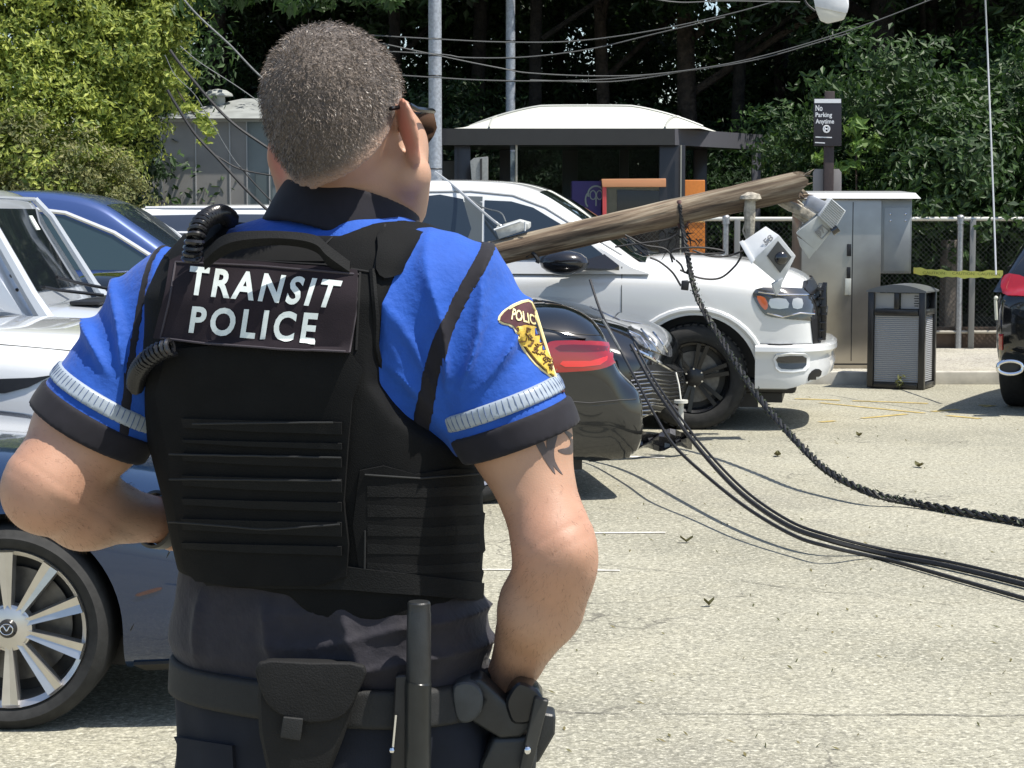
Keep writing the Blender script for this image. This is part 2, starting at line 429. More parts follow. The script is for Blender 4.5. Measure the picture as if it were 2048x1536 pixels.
# worn painted lines
def stripe(name, a, b, wd, m, seed=0, broken=.35, label=None):
    a = Vector((a.x, a.y, .004)); b = Vector((b.x, b.y, .004)); d = (b - a); L = d.length; d.normalize(); s = Vector((-d.y, d.x, 0)) * wd / 2; rq = random.Random(seed)
    mb = MB(); t = 0
    while t < L:
        l = rq.uniform(.08, .5)
        if rq.random() > broken:
            k1, k2 = rq.uniform(.6, 1), rq.uniform(.6, 1)
            p, q = a + d * t, a + d * min(L, t + l); mb.add([p - s * k1, q - s * k2, q + s * k1, p + s * k2], [(0, 1, 2, 3)])
        t += l
    return tag(mb.build(name, m, None, False), kind='structure')
YEL = mat('worn_yellow_paint', (.50, .38, .13), .8, noise=.35, nscale=12)
WHI = mat('worn_white_paint', (.62, .60, .54), .8, noise=.25, nscale=12)
stripe('painted_line', G(1590, 798), G(1990, 812), .09, YEL, 1); stripe('painted_line', G(1640, 806), G(1960, 838), .08, YEL, 2, .5)
stripe('painted_line', G(1640, 845), G(1990, 812), .08, YEL, 3, .4)
stripe('painted_line', G(960, 1068), G(1340, 1066), .05, WHI, 4, .8); stripe('painted_line', G(1180, 912), G(1330, 916), .10, WHI, 5, .1)
stripe('painted_line', G(960, 1140), G(1240, 1142), .04, WHI, 6, .75)
# tar-filled cracks
TARM = mat('crack_filler', (.055, .052, .045), .8)
for i, pl in enumerate(([(1150, 1428), (1500, 1430), (1800, 1432), (2060, 1433)], [(1180, 1128), (1380, 1148), (1600, 1180), (1720, 1190), (1900, 1210)], [(1350, 910), (1600, 960), (1760, 990)], [(1200, 1015), (1500, 1045), (1700, 1085), (2060, 1130)])):
    pts = resample([tuple(G(*p)[:2]) for p in pl], .12, False); rq = random.Random(i); mb = MB(); vs = []; fs = []
    ww = .0035
    for p in pts:
        j = rq.uniform(-.015, .015); w_ = ww * rq.uniform(.3, 1.3); vs += [(p.x, p.y + j - w_, .0035), (p.x, p.y + j + w_, .0035)]
    for k in range(len(pts) - 1):
        if rq.random() > .12: fs.append((2 * k, 2 * k + 2, 2 * k + 3, 2 * k + 1))
    mb.add(vs, fs); tag(mb.build('pavement_crack', TARM, None, False), kind='structure')
# fallen leaves and twigs on the tarmac
DLF = mat('dry_leaf', (.16, .13, .05), .8, col2=(.07, .075, .025), island=True)
rq = random.Random(12)
spots = [(1555, 913, 26, 'curled dry leaf nearest the hanging rope'), (1838, 935, 30, 'brown dry leaf lying alone on the open tarmac at right'), (1718, 874, 20, 'small pale leaf on the tarmac near the litter bin'), (1418, 1213, 24, 'small dark leaf on the tarmac right of the officer\'s elbow'), (1373, 1086, 26, 'flat yellowish leaf on the tarmac between officer and cables')]
for px, py, sz, lb in spots:
    c = G(px, py); s = 4100 / c.y; mb = MB(); w_ = sz / s; a = rq.uniform(0, 3)
    vs = []; fs = []
    for i in range(7):
        t = i / 6; hw2 = w_ * .28 * math.sin(math.pi * min(1, t * .9 + .08)); x = (t - .5) * w_; h = .004 + .025 * abs(t - .5) * 2
        for k in (-1, 0, 1): vs.append(c + Vector((x * math.cos(a) - k * hw2 * math.sin(a), x * math.sin(a) + k * hw2 * math.cos(a), h + abs(k) * .012)))
    for i in range(6):
        for k in (0, 1): fs.append((i * 3 + k, i * 3 + k + 1, i * 3 + k + 4, i * 3 + k + 3))
    mb.add(vs, fs); tag(mb.build('fallen_leaf', DLF, None), lb, 'leaf', 'fallen leaves on the tarmac')
mb = MB()
for i in range(190):
    px, py = rq.uniform(1050, 2060), 790 + 740 * rq.random() ** 1.2; c = G(px, py); a = rq.uniform(0, 3.14); l = rq.uniform(.005, .02); w_ = rq.uniform(.002, .006)
    dx = Vector((math.cos(a), math.sin(a), .2)) * l; dy = Vector((-math.sin(a), math.cos(a), 0)) * w_; c.z = .004
    mb.add([c - dx, c - dy + Vector((0, 0, .004)), c + dx + Vector((0, 0, .004)), c + dy], [(0, 1, 2, 3)])
tag(mb.build('leaf_debris', DLF, None, False), 'small dry leaf bits scattered over the tarmac', 'debris', kind='stuff')
# ================================================================ foliage
def leaves(name, n, centre_fn, size, m, parent=None, seed=0, droop=.3):
    rs = np.random.RandomState(seed); c, nr = centre_fn(n, rs); n = len(c)
    nr = nr + rs.normal(0, .55, (n, 3)); nr[:, 2] += .35; nr /= np.linalg.norm(nr, axis=1)[:, None]
    t = np.cross(nr, rs.normal(size=(n, 3))); t /= np.linalg.norm(t, axis=1)[:, None]; t[:, 2] -= droop; t /= np.linalg.norm(t, axis=1)[:, None]
    b = np.cross(nr, t); L = size * rs.uniform(.6, 1.35, (n, 1)); W = L * rs.uniform(.32, .5, (n, 1))
    v = np.stack([c - t * L * .5, c - t * L * .08 + b * W * .5 + nr * L * .05, c + t * L * .5 - nr * L * .08, c - t * L * .08 - b * W * .5 + nr * L * .05], 1).reshape(-1, 3)
    k = np.arange(n)[:, None] * 4; q = k + np.array([0, 1, 2, 3]); return mk(name, v, q, m, parent, False)
def clumps(cs, rs_, shell=.35, sub=.32):
    """leaf positions gathered in twigs round the lobes: cs centres, rs_ radii (3)"""
    cs = np.array(cs, float); rd = np.array(rs_, float)
    def f(n, rs):
        wgt = (rd[:, 0] * rd[:, 2] + rd[:, 1] * rd[:, 2]); wgt = wgt / wgt.sum(); nt = max(20, n // 38)
        k = rs.choice(len(cs), nt, p=wgt); d = rs.normal(size=(nt, 3)); d /= np.linalg.norm(d, axis=1)[:, None]
        r = 1 - shell * rs.rand(nt, 1) ** 1.3; tc = cs[k] + d * rd[k] * r * (1 + .16 * np.sin(d[:, :1] * 7 + d[:, 2:] * 5 + k[:, None]))
        j = rs.choice(nt, n); o = rs.normal(size=(n, 3)); o /= np.linalg.norm(o, axis=1)[:, None]; o *= sub * rs.rand(n, 1) ** .5
        o[:, 2] *= .55; p = tc[j] + o; return p, d[j] * .9 + o / sub * .4
    return f
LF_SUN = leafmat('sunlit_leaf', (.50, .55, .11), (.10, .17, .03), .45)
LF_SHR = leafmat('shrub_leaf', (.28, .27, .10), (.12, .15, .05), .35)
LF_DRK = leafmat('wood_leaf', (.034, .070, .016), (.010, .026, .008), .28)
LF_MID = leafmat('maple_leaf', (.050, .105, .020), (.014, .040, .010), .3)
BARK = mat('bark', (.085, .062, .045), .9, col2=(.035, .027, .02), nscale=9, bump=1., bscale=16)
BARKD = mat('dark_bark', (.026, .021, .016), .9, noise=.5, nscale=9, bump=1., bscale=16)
def trunk_mb(mb, base, h, r, lean=(0, 0), seed=0, limbs=5, l0=.4):
    rq = random.Random(seed); pts = []; rs_ = []
    for i in range(9):
        t = i / 8; pts.append(Vector(base) + Vector((lean[0] * t * h + .08 * math.sin(t * 5 + seed), lean[1] * t * h + .08 * math.cos(t * 4 + seed), t * h)))
        rs_.append(r * (1.35 if i == 0 else 1) * (1 - .55 * t))
    mb.tube(pts, r, 12, rs=rs_)
    for k in range(limbs):
        t = l0 + (1 - l0) * k / max(1, limbs); p = pts[0].lerp(pts[-1], t); a = rq.uniform(0, 6.28); L = h * .34 * rq.uniform(.7, 1.2)
        d = Vector((math.cos(a), math.sin(a), .55)); rr2 = r * (1 - .55 * t) * .5
        mb.tube([p, p + d * L * .4 + Vector((0, 0, .1)), p + d * L * .75 + Vector((0, 0, .1)), p + d * L + Vector((0, 0, L * .25))], 1, 7, rs=[rr2, rr2 * .75, rr2 * .45, rr2 * .15])
CROWN = []
for s in range(3):
    rq = random.Random(40 + s); cs = []; rd = []
    for k in range(11):
        a = rq.uniform(0, 6.28); r = rq.uniform(.4, 3.0); cs.append((r * math.cos(a), r * math.sin(a), rq.uniform(-3.2, 3.4) * (1 - .10 * r))); q = rq.uniform(1.1, 1.9); rd.append((q, q, q * .7))
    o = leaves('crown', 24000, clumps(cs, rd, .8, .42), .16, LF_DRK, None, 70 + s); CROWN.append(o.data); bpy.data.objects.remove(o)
def tree(px, Y, h, r, label, seed, crown=True, lean=(0, 0), bark=BARK, cz=None, cs=1.0, dx=0, limbs=6):
    b = P(px, 433, Y); gz = .06 + .045 * max(0, min(40, Y - 27)); b.z = gz - .05
    t = thing('broadleaf_tree', b, label, 'tree', 'trees of the wood behind the fence')
    mb = MB(); trunk_mb(mb, b, h, r, lean, seed, limbs); mb.build('trunk', bark, t)
    if crown:
        c = bpy.data.objects.new('crown', CROWN[seed % 3]); sc.collection.objects.link(c); c.parent = t
        c.location = (dx + lean[0] * h, lean[1] * h, (cz or h)); c.rotation_euler = (0, 0, seed * 1.3); c.scale = (cs, cs, cs * .95)
    return t
TR = [ # px, Y, h, r, label, lean
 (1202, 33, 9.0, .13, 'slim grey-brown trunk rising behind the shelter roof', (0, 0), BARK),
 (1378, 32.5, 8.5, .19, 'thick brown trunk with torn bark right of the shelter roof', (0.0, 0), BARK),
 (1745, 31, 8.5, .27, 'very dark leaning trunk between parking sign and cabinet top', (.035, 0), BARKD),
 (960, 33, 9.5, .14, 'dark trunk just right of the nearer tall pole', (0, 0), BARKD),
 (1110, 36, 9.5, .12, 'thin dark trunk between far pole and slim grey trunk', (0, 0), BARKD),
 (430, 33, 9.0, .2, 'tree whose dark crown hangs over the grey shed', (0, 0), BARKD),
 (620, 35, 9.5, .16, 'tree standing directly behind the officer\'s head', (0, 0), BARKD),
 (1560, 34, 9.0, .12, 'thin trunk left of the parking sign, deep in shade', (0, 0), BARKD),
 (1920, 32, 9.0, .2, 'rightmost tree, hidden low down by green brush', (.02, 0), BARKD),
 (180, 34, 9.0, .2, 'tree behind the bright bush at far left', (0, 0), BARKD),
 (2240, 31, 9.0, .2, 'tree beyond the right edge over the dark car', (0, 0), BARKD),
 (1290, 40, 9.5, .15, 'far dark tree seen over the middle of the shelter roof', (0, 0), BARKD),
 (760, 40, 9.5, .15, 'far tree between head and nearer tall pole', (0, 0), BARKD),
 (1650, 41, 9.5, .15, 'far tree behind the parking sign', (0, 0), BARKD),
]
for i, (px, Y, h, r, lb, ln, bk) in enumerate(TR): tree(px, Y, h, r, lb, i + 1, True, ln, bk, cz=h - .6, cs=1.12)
# upper canopy of more trees whose trunks the nearer ones hide
for i, (px, Y, h) in enumerate([(300, 31.5, 10.5), (800, 32.5, 10), (1080, 32, 10.5), (1480, 32, 10), (1850, 32, 10.5), (560, 40, 9), (1000, 45, 9), (1450, 46, 9), (1900, 41, 9), (330, 42, 9), (2150, 42, 9), (60, 40, 10), (1200, 48, 9), (700, 48, 9), (1750, 49, 9)]):
    tree(px, Y, h, .12, ['tree with its crown above the grey shed roof', 'tree with its crown over the officer\'s head', 'tree with its crown over the two tall poles', 'tree with its crown left of the lamp head', 'tree with its crown right of the lamp head, above green brush',
      'dark tree two rows back, seen left of the officer\'s head', 'deep-wood tree between the two tall poles', 'deep-wood tree right of the shelter roof', 'dark tree two rows back over the fence at right', 'dark tree far behind the grey shed', 'dark tree two rows back beyond the right edge', 'dark tree two rows back behind the bright bush',
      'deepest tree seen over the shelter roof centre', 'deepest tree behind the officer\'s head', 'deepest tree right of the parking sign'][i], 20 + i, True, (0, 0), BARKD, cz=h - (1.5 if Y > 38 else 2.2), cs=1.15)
# brush under the trees: individual shrubs
BR = []
for s in range(3):
    rq = random.Random(60 + s); cs = []; rd = []
    for k in range(8): cs.append((rq.uniform(-1.3, 1.3), rq.uniform(-.8, .8), rq.uniform(.5, 2.5))); q = rq.uniform(.6, 1.0); rd.append((q, q, q * .8))
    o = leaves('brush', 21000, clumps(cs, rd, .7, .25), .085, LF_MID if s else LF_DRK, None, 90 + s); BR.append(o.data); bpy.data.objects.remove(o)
k = 0
for px, Y, s, t in [(1480, 28.5, 1.0, 1), (1590, 28, 1.1, 2), (1720, 28.5, 1.1, 1), (1830, 28, 1.4, 1), (1920, 27.5, 1.45, 2), (2020, 28, 1.6, 1), (2120, 28, 1.5, 2), (1160, 31, 1.0, 0), (1300, 32, 1.1, 0), (1020, 31, 1.0, 0), (900, 31, 1.2, 0), (520, 32.5, 1.3, 0), (330, 31.5, 1.4, 0), (150, 30, 1.5, 2), (1660, 32, 1.3, 0), (1780, 33, 1.6, 0), (1880, 33, 1.8, 0), (1990, 34, 1.9, 0),
                    (760, 33, 1.4, 0), (1080, 35, 1.6, 0), (1240, 37, 1.7, 0), (1430, 35, 1.5, 0), (600, 37, 1.7, 0), (1550, 37, 1.7, 0), (900, 39, 1.9, 0), (400, 38, 1.9, 0), (1700, 39, 2.1, 0), (2100, 36, 2.0, 0)]:
    b = P(px, 433, Y); b.z = .06 + .045 * max(0, Y - 27) - .1
    where = 'left of the shelter' if px < 860 else 'behind the shelter' if px < 1430 else 'behind the parking sign and cabinet' if px < 1800 else 'behind the chain-link fence at right'
    dd = 'nearest row' if Y < 30 else 'middle row' if Y < 34 else 'back row'
    o = bpy.data.objects.new('understory_bush', BR[t]); sc.collection.objects.link(o); o.location = b; o.rotation_euler = (0, 0, k * 1.9); o.scale = (s * 1.1, s, s)
    if not k: BRL = []
    BRL.append((where, dd, t, px, o))
    k += 1
for wh_ in BRL:
    same = sorted(a[3] for a in BRL if a[:2] == wh_[:2] and (a[2] == 0) == (wh_[2] == 0)); i = same.index(wh_[3]); n = len(same)
    od = '' if n == 1 else ('leftmost ' if i == 0 else 'rightmost ' if i == n - 1 else 'middle ' if n == 3 else 'second from left ' if i == 1 else 'third from left ')
    tag(wh_[4], '%s%s bush, %s, %s' % (od, 'dark' if wh_[2] == 0 else 'mid-green', wh_[1], wh_[0]), 'bush', 'understory bushes in the wood')
# big-leaved sapling lit beside the parking sign
def at(px, py, Y): return tuple(P(px, py, Y))
t = thing('sapling', Vector((P(1720, 433, 25.6).x, 25.6, .1)), 'young plant with big pale green leaves right of the parking sign', 'plant')
cs = [at(1716, 250, 25.6), at(1705, 285, 25.5), at(1695, 335, 25.5), at(1745, 290, 25.8), at(1640, 310, 25.8)]
leaves('foliage', 240, clumps(cs, [(.13, .12, .16)] * 3 + [(.16, .2, .14), (.12, .1, .1)], .8, .10), .16, leafmat('big_leaf', (.16, .26, .05), (.10, .20, .04), .4), t, 9)
m = MB(); m.tube([(t.location.x, 25.6, .1), at(1712, 330, 25.6), at(1716, 240, 25.6)], .012, 6); m.build('stem', BARK, t)
# hanging branch tips at the top of the picture
t = thing('overhanging_branch', P(720, -60, 24), 'low leafy branch hanging in at the top above the officer\'s head', 'branch')
m = MB(); m.tube([P(420, -160, 24.4), P(560, -60, 24), P(700, -30, 24), P(830, -10, 24)], 1, 6, rs=[.05, .035, .02, .008]); m.build('limb', BARKD, t)
leaves('foliage', 900, clumps([at(500, -40, 24), at(600, -20, 24), at(720, -12, 24), at(800, -4, 24.1), at(420, 0, 24.2)], [(.5, .3, .24)] * 5, .9, .2), .17, LF_MID, t, 31, .6)
# bright bush at the left
t = thing('flowering_shrub', Vector((P(120, 433, 23.6).x, 23.6, 0)), 'large sunlit yellow-green bush filling the left edge beside the grey shed', 'bush')
cs = []; rd = []
for px, py, Y, r in [(60, 330, 23.4, .75), (-60, 250, 23.4, .8), (40, 180, 23.6, .75), (130, 260, 23.6, .7), (190, 330, 24, .55), (200, 200, 24.2, .65), (250, 270, 24.8, .5), (110, 90, 24, .8), (0, 60, 24, .8), (230, 100, 24.2, .7), (300, 60, 24.6, .55), (290, 170, 24.6, .5), (150, 0, 24.2, .8), (260, -20, 24.4, .7), (40, -60, 24, .8), (330, 10, 24.8, .45), (170, 390, 24, .5), (60, 420, 23.6, .6), (200, -110, 24.3, .9), (60, -160, 24.3, .9), (320, 130, 24.8, .35), (-150, 100, 24, .9), (-160, 350, 24, .9)]:
    cs.append(at(px, py, Y)); rd.append((r, r * .8, r * .9))
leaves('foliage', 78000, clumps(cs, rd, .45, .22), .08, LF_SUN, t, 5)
cs2 = [at(60, 380, 23.2), at(140, 330, 23.3), at(30, 300, 23.2), at(200, 380, 23.5), at(100, 440, 23.2)]
leaves('foliage', 14000, clumps(cs2, [(.6, .45, .5)] * 5, .4, .18), .06, LF_SHR, t, 6)
cs3 = [at(250, 300, 25.0), at(225, 370, 24.6), at(265, 240, 25.2), at(270, 330, 25.4)]
leaves('foliage', 9000, clumps(cs3, [(.35, .4, .5)] * 4, .7, .2), .08, LF_DRK, t, 7)
m = MB(); 
for k_ in range(3): m.tube([Vector((P(120, 433, 24).x + (k_ - 2) * .35, 24.0, 0)), Vector((P(120, 433, 24).x + (k_ - 2) * .6, 24.0, 2.0)), Vector((P(120, 433, 24).x + (k_ - 2) * .8, 24.1, 4.4))], 1, 7, rs=[.06, .045, .015])
m.build('stem', BARK, t)
cs4 = [at(375, 215, 23.6), at(400, 235, 23.5), at(420, 262, 23.4), at(345, 160, 23.8)]
tt = thing('trailing_branch', P(380, 200, 23.7), 'leafy twig trailing from the bright bush in front of the shed', 'branch')
leaves('foliage', 260, clumps(cs4, [(.12, .1, .14)] * 4, .9, .09), .10, LF_SUN, tt, 8); m = MB(); m.tube([P(330, 140, 24), P(370, 205, 23.7), P(425, 275, 23.4)], 1, 5, rs=[.012, .009, .004]); m.build('twig', BARK, tt)
# ================================================================ structures and street furniture
def obox(mb, x0, x1, y0, y1, z0, z1, bev=0): mb.box(((x0 + x1) / 2, (y0 + y1) / 2, (z0 + z1) / 2), (x1 - x0, y1 - y0, z1 - z0), None, bev)
def X(px, Y): return (px - 1024) / F * Y / (CT if False else 1.0) * 1.0 * 1.0
def Zp(py, Y): return P(1024, py, Y).z
def Xp(px, Y, py=433): return P(px, py, Y).x
# ---- grey shed
SY = 28.0
sx0, sx1 = Xp(285, SY), Xp(600, SY); zt = Zp(236, SY); zr = Zp(197, SY + 1.3)
t = thing('shed', (sx0, SY, .06), 'grey panelled shed with shallow roof behind the parked cars at left', 'shed')
SHD = mat('grey_cladding', (.27, .26, .245), .7, noise=.12, nscale=3); TRM = mat('pale_trim', (.42, .42, .41), .5)
m = MB(); xe = Xp(495, SY); obox(m, sx0, xe, SY, SY + 2.6, 0, zt); m.build('wall', SHD, t, False)
m = MB(); obox(m, xe, sx1, SY + .03, SY + 2.6, 0, zt); m.build('glazed_wall', mat('frosted_glazing', (.20, .24, .25), .25, noise=.2, nscale=2), t, False)
m = MB(); xl = Xp(316, SY); z1 = zt + .05
m.add([(xl - .1, SY - .12, z1 - .06), (sx1 + .1, SY - .12, z1 - .06), (sx1 + .1, SY + 2.7, z1 - .06), (xl - .1, SY + 2.7, z1 - .06), (xl + 1.0, SY + 1.3, zr), (sx1 - .2, SY + 1.3, zr)], [(0, 1, 5, 4), (1, 2, 5), (2, 3, 4, 5), (3, 0, 4), (3, 2, 1, 0)])
m.build('roof', mat('roof_sheet', (.34, .36, .35), .55, noise=.25, nscale=4), t, False)
m = MB()
for px in (285, 325, 393, 461, 495, 540): x = Xp(px, SY); obox(m, x - .008, x + .008, SY - .014, SY - .001, 0, zt - .01)
obox(m, sx0, sx1, SY - .02, SY - .002, zt - .05, zt - .012); m.build('trim_strip', TRM, t, False)
m = MB(); obox(m, Xp(512, SY), Xp(545, SY), SY - .0, SY + .02, 0, Zp(345, SY)); m.build('door_glass', mat('shed_glass', (.10, .13, .14), .2), t, False)
m = MB(); c = P(436, 195, SY + .9); A = Matrix.Translation(c); m.lathe([(.10, -.12), (.10, .02), (.21, .02), (.20, .05), (.12, .10), (0, .12)], 20, A); m.build('roof_vent', mat('vent_metal', (.34, .36, .34), .5), t)
# ---- tall galvanised poles
for px, Y, r, lb in ((871, 24.4, .077, 'nearer and thicker of the two tall galvanised poles, beside the officer\'s face'), (1021, 29.4, .066, 'thinner galvanised pole rising behind the shelter roof')):
    x = Xp(px, Y); t = thing('light_pole', (x, Y, .1), lb, 'pole', 'tall galvanised poles')
    m = MB(); m.tube([(x, Y, .1), (x, Y, 4), (x, Y, 9)], 1, 20, rs=[r * 1.03, r, r * .85]); m.build('shaft', mat('pole_zinc', (.40, .43, .47), .5, .25, noise=.3, nscale=30, bump=.3, bscale=60), t)
    m = MB(); m.box((x, Y, .135), (r * 5, r * 5, .03), None, .005)
    for sx in (-1, 1):
        for sy in (-1, 1): m.cyl((x + sx * r * 1.9, Y + sy * r * 1.9, .14), (x + sx * r * 1.9, Y + sy * r * 1.9, .2), .014, 8)
    m.build('base_plate', STEEL, t)
    for py in ((78, 112, 152, 338) if px < 900 else (82, 117, 140, 163)): m = MB(); z = Zp(py, Y); m.lathe([(r + .002, -.008), (r + .006, 0), (r + .002, .008)], 16, Matrix.Translation((x, Y, z))); m.build('band', BLK, t)
# ---- waiting shelter
Y0 = 25.3; Y1 = 27.2
DK = mat('bronze_anodised', (.016, .015, .016), .4, .0, noise=.2, nscale=5, coat=.2); DKL = mat('graphite_metal', (.11, .11, .125), .45, .2)
x0, x1, x2 = Xp(852, Y0), Xp(1348, Y0), Xp(1524, Y1); zf0, zf1 = Zp(290, Y0), Zp(257, Y0)
t = thing('bus_shelter', ((x0 + x1) / 2, Y0, .12), 'glass waiting shelter with black fascia and white domed roof', 'shelter')
m = MB(); m.add([(x0, Y0, zf0), (x1, Y0, zf0), (x2, Y1, zf0), (x0, Y1, zf0), (x0, Y0, zf1), (x1, Y0, zf1), (x2, Y1, zf1), (x0, Y1, zf1)], [(0, 1, 5, 4), (2, 3, 7, 6), (3, 0, 4, 7), (0, 3, 2, 1), (4, 5, 6, 7)]); m.build('fascia', DK, t, False)
m = MB(); dd = Vector((x2 - x1, Y1 - Y0, 0)).normalized(); nn2 = Vector((dd.y, -dd.x, 0)) * .004; a, b = Vector((x1, Y0, 0)) + nn2, Vector((x2, Y1, 0)) + nn2
m.add([(a.x, a.y, zf0), (b.x, b.y, zf0), (b.x, b.y, zf1), (a.x, a.y, zf1), (x1, Y0 + .01, zf0), (x2, Y1 + .01, zf0), (x2, Y1 + .01, zf1), (x1, Y0 + .01, zf1)], [(0, 1, 2, 3), (4, 7, 6, 5), (0, 4, 5, 1), (3, 2, 6, 7), (0, 3, 7, 4), (1, 5, 6, 2)]); m.build('side_fascia', DKL, t, False)
# dome: vaulted white roof
xa, xb, xc, xd = Xp(908, Y0), Xp(1052, Y0 + .4), Xp(1300, Y0 + .4), Xp(1432, Y1 - .2); zt2 = Zp(214, Y0 + 1.0); vs = []; fs = []
NU, NV = 28, 12
for i in range(NU + 1):
    u_ = i / NU; xf = xa + (Xp(1400, Y0) - xa) * u_; xbk = xa + .15 + (xd - xa) * u_
    for j in range(NV + 1):
        v_ = j / NV; hgt = (1 - (2 * u_ - 1) ** 4) * (1 - (2 * v_ - 1) ** 2) ** .8; hgt *= (.55 + .45 * min(1, (1 - abs(2 * u_ - 1)) * 1.6))
        vs.append((xf + (xbk - xf) * v_, Y0 + .06 + (Y1 - Y0 - .1) * v_, zf1 + .004 + (zt2 - zf1) * hgt))
for i in range(NU):
    for j in range(NV): fs.append((i * (NV + 1) + j, (i + 1) * (NV + 1) + j, (i + 1) * (NV + 1) + j + 1, i * (NV + 1) + j + 1))
m = MB(); m.add(vs, fs); rf = m.build('roof_dome', mat('white_fibreglass', (.66, .67, .60), .45, noise=.12, nscale=2, bump=.1, bscale=12), t)
m = MB(); g = lambda i, j: Vector(vs[i * (NV + 1) + j]) + Vector((0, 0, .012))
m.tube([g(i, 5) for i in range(1, NU)], .014, 5); m.tube([g(24, j) for j in range(NV + 1)], .014, 5); m.tube([g(4, j) for j in range(NV + 1)], .014, 5); m.build('roof_rib', mat('rib_grey', (.40, .41, .38), .5), t)
posts = [(870, Y0 + .05, .10), (925, Y0 + .1, .10), (1344, Y0 + .08, .16), (1010, Y1 - .1, .07), (1140, Y1 - .1, .10), (1248, Y1 - .1, .06), (1400, Y1 - .2, .09), (1512, Y1 - .12, .06)]
for px, Y, wd in posts: m = MB(); x = Xp(px, Y); obox(m, x - wd, x + wd, Y, Y + .09, .1, zf0, .008); m.build('post', DK if px != 1512 else DKL, t)
m = MB(); x = Xp(1033, Y0 + .1); obox(m, x - .012, x + .012, Y0 + .06, Y0 + .08, .1, zf0); m.build('glazing_bar', mat('bar_pale', (.34, .33, .27), .5), t, False); m = MB(); x = Xp(1361, Y0 + .06); obox(m, x - .007, x + .007, Y0 + .02, Y0 + .05, .1, zf0); m.build('glazing_bar', mat('bar_pale', (.34, .33, .27), .5), t, False)
def thin_glass():
    m = bpy.data.materials.new('clear_glass'); m.use_nodes = True; n = m.node_tree; n.nodes.clear(); o = n.nodes.new('ShaderNodeOutputMaterial'); g = n.nodes.new('ShaderNodeBsdfGlossy'); g.inputs['Roughness'].default_value = .03; g.inputs['Color'].default_value = (.5, .5, .5, 1)
    tr = n.nodes.new('ShaderNodeBsdfTransparent'); tr.inputs[0].default_value = (.72, .76, .74, 1); mx = n.nodes.new('ShaderNodeMixShader'); fr = n.nodes.new('ShaderNodeFresnel'); fr.inputs[0].default_value = 1.12
    n.links.new(fr.outputs[0], mx.inputs[0]); n.links.new(tr.outputs[0], mx.inputs[1]); n.links.new(g.outputs[0], mx.inputs[2]); n.links.new(mx.outputs[0], o.inputs[0]); return m
CG = thin_glass()
m = MB(); obox(m, Xp(1040, Y0), Xp(1320, Y0), Y0 + .10, Y0 + .112, .3, zf0 - .02); m.build('front_pane', CG, t, False)
m = MB(); obox(m, Xp(870, Y1), Xp(1500, Y1), Y1 - .03, Y1 - .018, .3, zf0 - .02); m.build('rear_pane', mat('smoked_pane', (.012, .015, .014), .12, trans=0), t, False) if False else m.build('rear_pane', CG, t, False)
# small cabinet at the left of the shelter
t = thing('control_box', (Xp(958, 24.9), 24.9, .12), 'small grey slanted box at the left end of the shelter', 'box')
m = MB(); m.add(*slabpoly([(940, 322), (948, 316), (976, 313), (976, 420), (948, 420)], 24.9, .3, .006)); m.build('casing', mat('grey_enamel', (.25, .26, .25), .5, noise=.2), t); m = MB(); m.tube([P(958, 415, 24.86), (P(958, 415, 24.86).x, 24.9, .1)], .04, 8); m.build('stand', DK, t)
m = MB(); m.add(*slabpoly([(960, 318), (964, 317), (964, 400), (960, 400)], 24.88, .02, 0)); m.build('seam', DK, t)
m = MB(); m.add(*slabpoly([(884, 322), (920, 320), (920, 420), (884, 420)], 26.0, .3, .01)); t = thing('bench_back', P(902, 420, 26), 'low dark grey panel inside the left end of the shelter', 'panel'); m.build('panel', mat('grey_panel', (.05, .05, .045), .6), t); m = MB(); obox(m, Xp(884, 26), Xp(920, 26), 26.05, 26.2, .12, Zp(419, 26)); m.build('leg', DK, t)
# ---- ticket machines in the shelter
ORG = mat('orange_enamel', (.62, .20, .03), .4, noise=.1); PUR = mat('purple_enamel', (.17, .10, .42), .45); BEI = mat('beige_panel', (.42, .36, .27), .5, noise=.1); SCR = mat('dark_screen', (.01, .008, .008), .15)
TYY = 25.40
t = thing('ticket_machine', (Xp(1270, TYY), TYY, .12), 'ticket machine with orange top, beige frame and dark screen', 'machine')
m = MB(); m.add(*slabpoly([(1212, 374), (1330, 374), (1330, 560), (1212, 560)], TYY, .6, .01)); m.build('casing', BEI, t)
m = MB(); m.add(*slabpoly([(1203, 358), (1332, 357), (1332, 374), (1205, 374)], TYY - .04, .66, .008)); m.build('top_panel', mat('salmon_enamel', (.62, .28, .13), .4), t)
m = MB(); m.add(*slabpoly([(1234, 380), (1328, 382), (1328, 500), (1234, 500)], TYY - .012, .03, .003)); m.build('screen', SCR, t)
m = MB(); m.add(*slabpoly([(1205, 372), (1213, 372), (1213, 560), (1205, 560)], TYY - .02, .5, .003)); m.build('red_edge', mat('red_edge', (.50, .06, .06), .5), t)
t = thing('ticket_machine', (Xp(1176, TYY), TYY + .1, .12), 'purple-fronted machine with a white looping emblem', 'machine')
m = MB(); m.add(*slabpoly([(1144, 362), (1203, 362), (1203, 560), (1144, 560)], TYY + .1, .5, .01)); cs_ = m.build('casing', PUR, t)
m = MB()
def arc(cx, cy, rx, ry, a0, a1, Y, r=.012):
    m.tube([P(cx + rx * math.cos(R(a)), cy - ry * math.sin(R(a)), Y) for a in np.linspace(a0, a1, 12)], r, 6)
YE = TYY + .085
arc(1192, 388, 16, 16, -20, 200, YE); arc(1186, 390, 6, 9, 0, 360, YE, .008); arc(1199, 390, 6, 9, 0, 360, YE, .008); arc(1178, 400, 7, 14, 90, 250, YE); arc(1205, 400, 6, 14, -70, 90, YE); m.tube([P(1192, 396, YE), P(1192, 412, YE)], .01, 6)
m.build('emblem', mat('white_enamel', (.75, .72, .74), .5), t)
